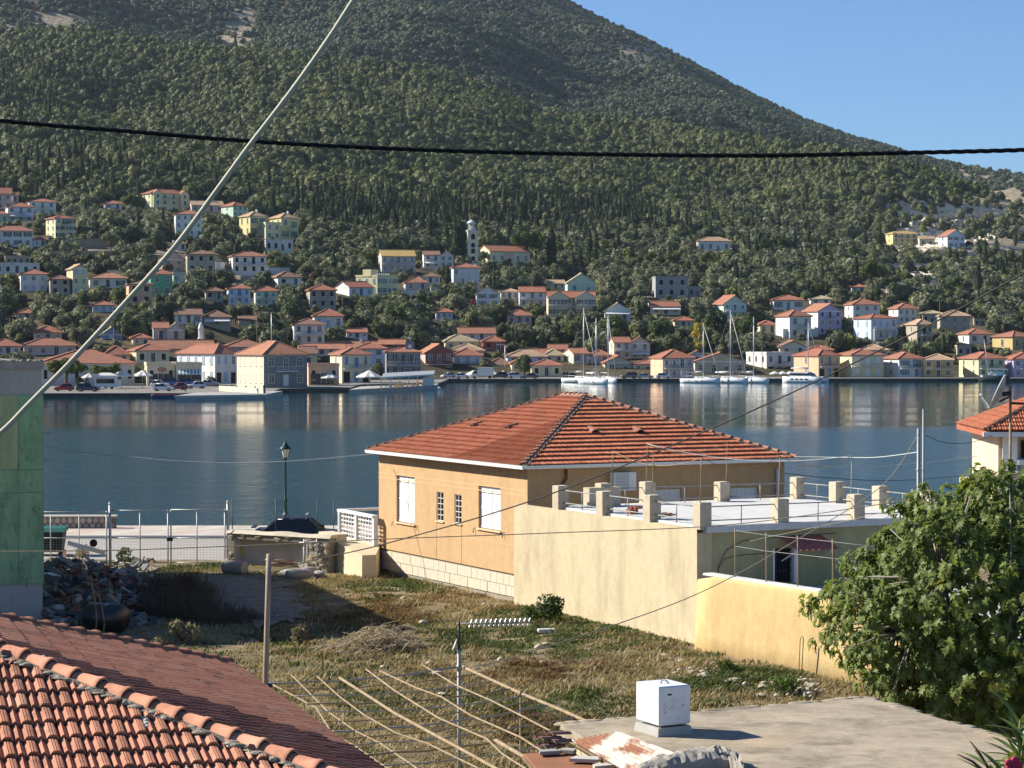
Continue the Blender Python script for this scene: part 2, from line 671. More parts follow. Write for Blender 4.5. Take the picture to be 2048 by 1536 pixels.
# ------------------------------------------------------------------ foliage shapes
def leaf_cloud(rng, n, shape, size, flat=0.35, core=None):
 """n small leaf clumps spread through a crown; shape(rng) -> (point, outward normal)"""
 vs = np.zeros((n, 4, 3))
 for i in range(n):
  p, nn = shape(rng)
  r = Vector((rng.gauss(0, 1), rng.gauss(0, 1), rng.gauss(0, 1))).normalized()
  nn = (Vector(nn) * (1 - flat) + r * flat * 1.6).normalized()
  a = nn.orthogonal().normalized()
  a.rotate(Matrix.Rotation(rng.uniform(0, 6.28), 3, nn))
  b = nn.cross(a)
  s = size * rng.uniform(0.6, 1.35)
  w = s * rng.uniform(0.45, 0.8)
  p = Vector(p)
  vs[i] = [p - a * s - b * w * .3, p - a * .2 * s + b * w, p + a * s + b * .2 * w, p + a * .1 * s - b * w]
 v = vs.reshape(-1, 3)
 f = np.arange(n * 4).reshape(n, 4)
 if core is not None:
  cv, cf = core
  fq = np.concatenate([cf, cf[:, 2:3]], 1) if False else None
  tri = np.concatenate([f[:, [0, 1, 2]], f[:, [0, 2, 3]], cf + len(v)], 0)
  return np.concatenate([v, cv], 0), tri
 return v, np.concatenate([f[:, [0, 1, 2]], f[:, [0, 2, 3]]], 0)


def lumps(rng, k, rx, rz, r0, r1, flatbot=0.3):
 """centres and radii of the boughs that make a crown (unit: metres)"""
 out = []
 for _ in range(k):
  a = rng.uniform(0, 6.283)
  q = rng.uniform(0, 1) ** .6
  zz = rng.uniform(-flatbot, 1)
  rad = math.sqrt(max(0.0, 1 - zz * zz * .8)) * q
  out.append((Vector((math.cos(a) * rad * rx, math.sin(a) * rad * rx, zz * rz)), rng.uniform(r0, r1)))
 return out


def lump_shape(ls, cz):
 tot = [l[1] ** 2 for l in ls]

 def f(rng):
  c, r = rng.choices(ls, tot)[0]
  n = Vector((rng.gauss(0, 1), rng.gauss(0, 1), rng.gauss(0, 1) + .25)).normalized()
  return c + n * r * rng.uniform(0.72, 1.08) + Vector((0, 0, cz)), n
 return f


def lump_core(ls, cz, rng, k=0.8):
 vs, fs = [], []
 iv, jf = ico(1)
 for c, r in ls:
  b = len(vs)
  for p in iv:
   vs.append(tuple(c + p * r * k * rng.uniform(0.8, 1.05) + Vector((0, 0, cz))))
  fs += [(a + b, e + b, g + b) for a, e, g in jf]
 return np.array(vs), np.array(fs)


M_OAK = leafmat('maquis_leaves', (0.05, 0.062, 0.021), (0.155, 0.172, 0.06), (0.28, 0.25, 0.11), 0.02)
M_FAR = leafmat('mountain_scrub_leaves', (0.036, 0.052, 0.030), (0.11, 0.135, 0.07), (0.21, 0.20, 0.12), 0.012)
M_CYP = leafmat('cypress_leaves', (0.024, 0.034, 0.013), (0.075, 0.095, 0.036), None, 0.02)
M_OLV = leafmat('olive_leaves', (0.065, 0.075, 0.042), (0.19, 0.20, 0.115), (0.29, 0.285, 0.18), 0.05)
M_PIN = leafmat('pine_needles', (0.035, 0.055, 0.010), (0.125, 0.155, 0.030), (0.18, 0.19, 0.04), 0.05)
M_DRK = leafmat('dark_leaves', (0.03, 0.046, 0.016), (0.115, 0.145, 0.046), None, 0.05)
M_YEL = leafmat('yellow_autumn_leaves', (0.16, 0.14, 0.012), (0.42, 0.34, 0.03), (0.5, 0.38, 0.03), 0.2)
M_BRN = leafmat('dry_leaves', (0.07, 0.045, 0.025), (0.16, 0.11, 0.06), None, 0.05)
M_BAR = paint((0.10, 0.08, 0.06), 0.9, 0.3, 2.0, bump=0.4, name='bark')


def crown_mesh(name, seed, mat, k, rx, rz, r0, r1, n, size, cz=0.0, flatbot=0.3, core=0.8, flat=0.35):
 rng = random.Random(seed)
 ls = lumps(rng, k, rx, rz, r0, r1, flatbot)
 v, f = leaf_cloud(rng, n, lump_shape(ls, cz), size, flat, lump_core(ls, cz, rng, core) if core else None)
 return fast_mesh(name, v, f, mat)


def cypress_mesh(name, seed, n, h, r, size, mat=None):
 rng = random.Random(seed)

 def shp(rg):
  t = rg.uniform(0.02, 1)
  pr = r * (math.sin(min(1, t * 2.2) * 1.57) if t < .45 else 1.0 - ((t - .45) / .55) ** 1.6 * .93)
  a = rg.uniform(0, 6.283)
  q = pr * rg.uniform(.7, 1.12)
  return Vector((math.cos(a) * q, math.sin(a) * q, t * h)), Vector((math.cos(a), math.sin(a), .35))
 secs = []
 for t in (0.02, .2, .45, .7, .9, 1.0):
  pr = r * .8 * (math.sin(min(1, t * 2.2) * 1.57) if t < .45 else 1.0 - ((t - .45) / .55) ** 1.6 * .95)
  secs.append([(math.cos(a) * pr, math.sin(a) * pr, t * h * .98) for a in np.linspace(0, 6.283, 7)[:-1]])
 cv = np.array([p for s in secs for p in s])
 cf = []
 for i in range(5):
  for j in range(6):
   a, b = i * 6 + j, i * 6 + (j + 1) % 6
   cf += [(a, b, b + 6), (a, b + 6, a + 6)]
 v, f = leaf_cloud(rng, n, shp, size, .35, (cv, np.array(cf)))
 return fast_mesh(name, v, f, mat or M_CYP)


def scatter(name, pts, scl, sz, rot, idx, protos, label, cat, kind='stuff'):
 """one object that spreads copies of the given shapes over its points (uncountable cover)"""
 me = bpy.data.meshes.new(name)
 me.vertices.add(len(pts))
 me.vertices.foreach_set('co', np.asarray(pts, np.float32).ravel())
 for nm, arr, ty in (('scl', scl, 'FLOAT'), ('szz', sz, 'FLOAT'), ('rot', rot, 'FLOAT'), ('pick', idx, 'INT')):
  a = me.attributes.new(nm, ty, 'POINT')
  a.data.foreach_set('value', np.asarray(arr, np.float32 if ty == 'FLOAT' else np.int32))
 c = bpy.data.collections.new(name + '_kinds')
 for i, pm in enumerate(protos):
  c.objects.link(bpy.data.objects.new('%02d_%s_kind' % (i, name), pm))
 ng = bpy.data.node_groups.new(name + '_spread', 'GeometryNodeTree')
 ng.interface.new_socket('Geometry', in_out='INPUT', socket_type='NodeSocketGeometry')
 ng.interface.new_socket('Geometry', in_out='OUTPUT', socket_type='NodeSocketGeometry')
 N, L = ng.nodes, ng.links
 gi, go = N.new('NodeGroupInput'), N.new('NodeGroupOutput')
 ci = N.new('GeometryNodeCollectionInfo')
 ci.inputs[0].default_value = c
 ci.inputs[1].default_value = True
 ci.inputs[2].default_value = True
 ip = N.new('GeometryNodeInstanceOnPoints')
 ip.inputs['Pick Instance'].default_value = True

 def attr(nm, ty):
  x = N.new('GeometryNodeInputNamedAttribute')
  x.data_type = ty
  x.inputs[0].default_value = nm
  return x.outputs[0]
 r3, s3 = N.new('ShaderNodeCombineXYZ'), N.new('ShaderNodeCombineXYZ')
 L.new(attr('rot', 'FLOAT'), r3.inputs[2])
 a = attr('scl', 'FLOAT')
 L.new(a, s3.inputs[0])
 L.new(a, s3.inputs[1])
 L.new(attr('szz', 'FLOAT'), s3.inputs[2])
 L.new(gi.outputs[0], ip.inputs['Points'])
 L.new(ci.outputs[0], ip.inputs['Instance'])
 L.new(attr('pick', 'INT'), ip.inputs['Instance Index'])
 L.new(r3.outputs[0], ip.inputs['Rotation'])
 L.new(s3.outputs[0], ip.inputs['Scale'])
 L.new(ip.outputs[0], go.inputs[0])
 o = inst(name, me)
 md = o.modifiers.new('spread', 'NODES')
 md.node_group = ng
 return tag(o, label, cat, None, kind)
# ------------------------------------------------------------------ town houses
WALLC = dict(W=(0.74, 0.72, 0.66), C=(0.72, 0.63, 0.44), Y=(0.74, 0.62, 0.28), L=(0.70, 0.64, 0.38), P=(0.72, 0.46, 0.29), K=(0.62, 0.45, 0.42), V=(0.50, 0.42, 0.58), B=(0.58, 0.66, 0.74), G=(0.25, 0.24, 0.23),
             S=(0.42, 0.37, 0.29), O=(0.50, 0.46, 0.32), N=(0.55, 0.68, 0.52), E=(0.12, 0.42, 0.24), R=(0.30, 0.10, 0.085), H=(0.58, 0.44, 0.20), U=(0.34, 0.34, 0.34), D=(0.52, 0.50, 0.46), A=(0.25, 0.38, 0.62))
ROOFC = dict(R=(0.36, 0.14, 0.085), B=(0.24, 0.13, 0.09), T=(0.46, 0.31, 0.19), M=(0.58, 0.40, 0.13), O=(0.43, 0.18, 0.10), Y=(0.44, 0.37, 0.22))
SHUT = dict(b=(0.10, 0.22, 0.42), t=(0.06, 0.25, 0.27), g=(0.05, 0.16, 0.09), n=(0.14, 0.07, 0.045), d=(0.04, 0.05, 0.06), w=(0.70, 0.70, 0.66), l=(0.30, 0.44, 0.58))
M_GLASS = NT('window_glass').out((0.018, 0.022, 0.026), 0.08, 0, 0.5)
M_DARK = paint((0.022, 0.02, 0.018), 0.95, 0.2, 2, name='dark_interior')
M_WHT = paint((0.74, 0.73, 0.69), 0.6, 0.06, 2, name='white_paint')
M_CONC = plaster((0.40, 0.385, 0.355), 0.5, (0.16, 0.14, 0.12), 0.7, name='raw_concrete')
M_IRON = paint((0.03, 0.03, 0.032), 0.5, 0.2, 4, name='dark_iron')
M_STONE = plaster((0.30, 0.26, 0.20), 0.7, (0.10, 0.09, 0.07), 1.6, 9.0, False, 0.7, name='rubble_stone')
_WM = {}


def window_mesh(w, h, style, c):
 key = (round(w * 4) / 4, round(h * 4) / 4, style, c)
 if key in _WM:
  return _WM[key]
 w, h = key[0], key[1]
 m = MB()
 fr = .09
 if style == 'door':
  m.box(-w / 2, w / 2, -.05, .0, 0, h, 2)
  m.box(-w / 2 - fr, -w / 2, -.1, 0, 0, h + fr, 0)
  m.box(w / 2, w / 2 + fr, -.1, 0, 0, h + fr, 0)
  m.box(-w / 2, w / 2, -.1, 0, h, h + fr, 0)
  m.box(-.02, .02, -.08, -.05, 0.1, h - .1, 0)
 elif style == 'e':
  m.box(-w / 2, w / 2, -.02, .0, 0, h, 1)
  m.box(-w / 2 - .12, w / 2 + .12, -.16, 0, -.12, 0, 0)
 else:
  m.box(-w / 2, w / 2, -.02, 0, 0, h, 1)
  m.box(-w / 2 - fr, -w / 2, -.1, 0, -fr, h + fr, 0)
  m.box(w / 2, w / 2 + fr, -.1, 0, -fr, h + fr, 0)
  m.box(-w / 2, w / 2, -.1, 0, h, h + fr, 0)
  m.box(-w / 2 - .15, w / 2 + .15, -.2, 0, -fr, 0, 0)
  m.box(-.03, .03, -.06, -.02, 0, h, 0)
  m.box(-w / 2, w / 2, -.055, -.02, h * .62, h * .62 + .05, 0)
  if style == 'o':
   for s in (-1, 1):
    a, b = sorted((s * (w / 2 + fr), s * (w / 2 + fr + w * .48)))
    m.box(a, b, -.12, -.04, 0, h, 2)
  if style == 'c':
   for s in (-1, 1):
    a, b = sorted((s * .02, s * w / 2))
    m.box(a, b, -.085, -.03, .02, h - .02, 2)
    for k in range(1, 4):
     m.box(a + .08, b - .08, -.1, -.085, h * k / 4 - .1, h * k / 4 + .02, 2)
 mats = [M_WHT, M_DARK if style == 'e' else M_GLASS, paint(SHUT[c], 0.6, 0.15, 2, name='shutter_paint')]
 _WM[key] = m.mesh('window', mats)
 return _WM[key]


def roof_parts(kind, W, D, H, rise, o=.45):
 """roof slab, ridge caps, gable triangles (local coords)"""
 m, cap, gab = MB(), MB(), []
 th = .2

 def sheet(pts):
  up = [Vector(p) for p in pts]
  n = len(up)
  lo = [p - Vector((0, 0, th)) for p in up]
  m.add(up + lo, [tuple(range(n)), tuple(range(2 * n - 1, n - 1, -1))] + [(i, i + n, (i + 1) % n + n, (i + 1) % n) for i in range(n)])
 x0, x1, y0, y1 = -o, W + o, -o, D + o
 z = H + .02
 lines = []
 if kind == 'hip':
  if W >= D:
   h = (D + 2 * o) / 2
   a, b = Vector((x0 + min(h, (x1 - x0) / 2), (y0 + y1) / 2, z + rise)), Vector((max(x1 - h, (x0 + x1) / 2), (y0 + y1) / 2, z + rise))
   sheet([(x0, y0, z), (x1, y0, z), b, a])
   sheet([(x1, y1, z), (x0, y1, z), a, b])
   sheet([(x0, y1, z), (x0, y0, z), a])
   sheet([(x1, y0, z), (x1, y1, z), b])
   lines = [(a, b), ((x0, y0, z), a), ((x0, y1, z), a), ((x1, y0, z), b), ((x1, y1, z), b)]
  else:
   h = (W + 2 * o) / 2
   a, b = Vector(((x0 + x1) / 2, y0 + h, z + rise)), Vector(((x0 + x1) / 2, y1 - h, z + rise))
   sheet([(x0, y0, z), (x1, y0, z), a])
   sheet([(x1, y1, z), (x0, y1, z), b])
   sheet([(x0, y1, z), (x0, y0, z), a, b])
   sheet([(x1, y0, z), (x1, y1, z), b, a])
   lines = [(a, b), ((x0, y0, z), a), ((x1, y0, z), a), ((x0, y1, z), b), ((x1, y1, z), b)]
 elif kind == 'gs':
  ym = D / 2
  dz = rise * o / (D / 2)
  a, b = (-.25, ym, z + rise), (W + .25, ym, z + rise)
  sheet([(-.25, y0, z - dz), (W + .25, y0, z - dz), b, a])
  sheet([(W + .25, y1, z - dz), (-.25, y1, z - dz), a, b])
  lines = [(a, b)]
  gab = [[(0, D, H), (0, 0, H), (0, ym, H + rise - .05)], [(W, 0, H), (W, D, H), (W, ym, H + rise - .05)]]
 elif kind == 'gf':
  xm = W / 2
  dz = rise * o / (W / 2)
  a, b = (xm, -.3, z + rise), (xm, D + .3, z + rise)
  sheet([(x0, D + .3, z - dz), (x0, -.3, z - dz), a, b])
  sheet([(x1, -.3, z - dz), (x1, D + .3, z - dz), b, a])
  lines = [(a, b)]
  gab = [[(0, 0, H), (W, 0, H), (xm, 0, H + rise - .05)], [(W, D, H), (0, D, H), (xm, D, H + rise - .05)]]
 else:
  m.box(-.12, W + .12, -.12, D + .12, H - .1, H + .12)
  m.box(-.1, W + .1, -.1, .12, H + .12, H + .6)
  m.box(-.1, W + .1, D - .12, D + .1, H + .12, H + .6)
  m.box(-.1, .12, .12, D - .12, H + .12, H + .6)
  m.box(W - .12, W + .1, .12, D - .12, H + .12, H + .6)
 for a, b in lines:
  a, b = Vector(a), Vector(b)
  if (a - b).length > .3:
   cap.tube([a + Vector((0, 0, .04)), b + Vector((0, 0, .04))], .15, 5, 0, True, False)
 return m, cap, gab


SIDE = {'grey corner hotel': 'C', 'lilac gabled house': 'W', 'pink and grey harbour': 'P', 'wide cream house': 'L', 'pale blue house with': 'W', 'brick red gabled': 'K'}
HOUSES = []          # (label, screen box, root)
_RNG = random.Random(11)


def house(label, xl, xc, xr, yb, ye, ya, roof, wc, rc, grid='3x2', side=2, st='c', sc='b', fl='', D=9.0, zb=None, cat='house', name='house', group='houses of the harbour town', part_of=None):
 p = G(xc, yb, zb) if zb is not None else hill(xc, yb)
 d = p.y
 k = d / FPX
 H = (yb - ye) * k
 rise = max(.3, (ye - ya) * k)
 sd_, fw_ = (xc - xl) * k, (xr - xc) * k
 Dp = max(D, sd_ * 1.08)
 if roof in ('hip', 'gs') and sd_ > 0:
  Dp = max(Dp, sd_ * 1.15)
 phi = math.atan((xc - 1024) / FPX)
 a = math.asin(min(.92, sd_ / Dp)) if xc > xl else .035
 th = a - phi
 Wd = max(2.5, fw_ / math.cos(a))
 root = part_of or empty(name, p, th, label, cat, group)
 if part_of is None:
  HOUSES.append((label, (xl, ya, xr, yb), root))
 off = Vector((0, 0, 0))
 rm, cap, gab = roof_parts(roof, Wd, Dp, H, rise)
 w = MB()
 z0 = -6.0 if zb is None else -.6
 w.box(0, Wd, 0, Dp, z0, H)
 for g in gab:
  w.poly(g)
 wall = w.build('wall', plaster(WALLC[wc], 0.3 if wc not in 'SGU' else 0.6), root)
 if roof == 'flat':
  r = rm.build('roof', plaster(sh(WALLC[wc], .92), .45), root)
 else:
  r = rm.build('roof', far_roof(ROOFC[rc]), root)
  if cap.v:
   cap.build('ridge_cap', far_roof(sh(ROOFC[rc], 1.35)), r)
  # pale cornice under the eaves
  if wc not in 'SUR':
   cn = MB()
   cn.box(-.12, Wd + .12, -.14, -.002, H - .32, H - .04)
   cn.build('cornice', M_WHT, root)
   cn = MB()
   cn.box(-.14, -.002, .002, Dp + .12, H - .31, H - .05)
   cn.build('cornice', M_WHT, root)
 sc2 = next((c for k, c in SIDE.items() if label.startswith(k)), None)
 if sc2:
  sw = MB()
  sw.box(-.04, -.002, .02, Dp - .02, z0, H - .34)
  sw.build('side_wall', plaster(WALLC[sc2], .25), root)
 nc, nr = (int(q) for q in grid.split('x'))
 fh = H / max(1, nr)
 ww = min(1.15, Wd / max(1, nc) * .36)
 for rI in range(nr):
  zc = H - fh * (rI + 1)
  hh = min(1.9, fh * .5)
  ground = rI == nr - 1 and nr > 1 and zb is not None
  for cI in range(nc):
   x = Wd * (cI + .5) / nc + _RNG.uniform(-.1, .1)
   isdoor = (nr == 1 or ground or ('b' in fl and rI == 0)) and cI == nc // 2
   if isdoor:
    inst('door', window_mesh(1.1, min(2.3, fh * .75), 'door' if 'b' not in fl or ground else st, sc), root, (x, 0, max(0, zc) + .12 + (fh * .08 if fh > 2 else 0)))
   else:
    s2 = st if _RNG.random() < .8 else ('d' if st != 'e' else 'e')
    if ground and wc in 'YCPW' and 's' in fl:
     inst('door', window_mesh(min(2.2, Wd / nc * .62), min(2.5, fh * .78), 'e', sc), root, (x, 0, zc + .12))
    else:
     inst('window', window_mesh(ww, hh, s2, sc), root, (x, 0, zc + fh * .30))
  if xc - xl > 5:
   for cI in range(side):
    y = Dp * (cI + .5) / side
    inst('window', window_mesh(ww * .9, hh, st if st != 'o' else 'c', sc), root, (0, y, zc + fh * .30), (0, 0, -math.pi / 2))
 if 'b' in fl and nr > 1:
  b = MB()
  bw = Wd * (.92 if 'B' in fl else .5)
  x0 = (Wd - bw) / 2
  zz = H - fh
  b.box(x0, x0 + bw, -1.1, -.003, zz - .14, zz)
  bo = b.build('balcony', M_WHT, root)
  rl = MB()
  for x in np.arange(x0 + .03, x0 + bw, .28):
   rl.box(x - .015, x + .015, -1.08, -1.05, zz, zz + .95)
  rl.box(x0, x0 + bw, -1.1, -1.03, zz + .95, zz + 1.0)
  rl.build('railing', M_WHT if 'w' in fl else M_IRON, bo)
  if 'c' in fl:
   for x in (x0 + .15, x0 + bw - .15):
    cl = MB()
    cl.box(x - .14, x + .14, -1.08, -.82, -1, zz - .14)
    cl.build('column', M_WHT, root)
 if 'k' in fl and roof != 'flat':
  c = MB()
  cx, cy = Wd * .68, Dp * .42
  c.box(cx - .3, cx + .3, cy - .3, cy + .3, H, H + rise + .7)
  c.box(cx - .38, cx + .38, cy - .38, cy + .38, H + rise + .7, H + rise + .85)
  c.build('chimney', M_WHT, r)
 if 't' in fl:
  c = MB()
  cx, cy = Wd * .35, Dp * .3
  zt = H + (rise * .6 if roof != 'flat' else .2)
  c.tube([(cx - .7, cy + .6, zt + 1.0), (cx + .7, cy + .6, zt + 1.0)], .28, 10)
  c.poly([(cx - .8, cy - .9, zt + .1), (cx + .8, cy - .9, zt + .1), (cx + .8, cy + .4, zt + .9), (cx - .8, cy + .4, zt + .9)], 1)
  c.bar((cx - .6, cy + .6, zt - .4), (cx - .6, cy + .6, zt + 1), .06, .06)
  c.bar((cx + .6, cy + .6, zt - .4), (cx + .6, cy + .6, zt + 1), .06, .06)
  c.build('solar_heater', [M_WHT, M_GLASS], r)
 if 'a' in fl:
  c = MB()
  zz = H - fh * (nr - 1) - .15 if nr > 1 else H - .5
  c.add([(.3, -.05, zz), (Wd - .3, -.05, zz), (Wd - .3, -2.0, zz - .55), (.3, -2.0, zz - .55), (.3, -2.0, zz - .8), (Wd - .3, -2.0, zz - .8)], [(0, 1, 2, 3), (3, 2, 5, 4)])
  c.build('awning', M_WHT, root)
 return root, Wd, Dp, H, rise, th, p


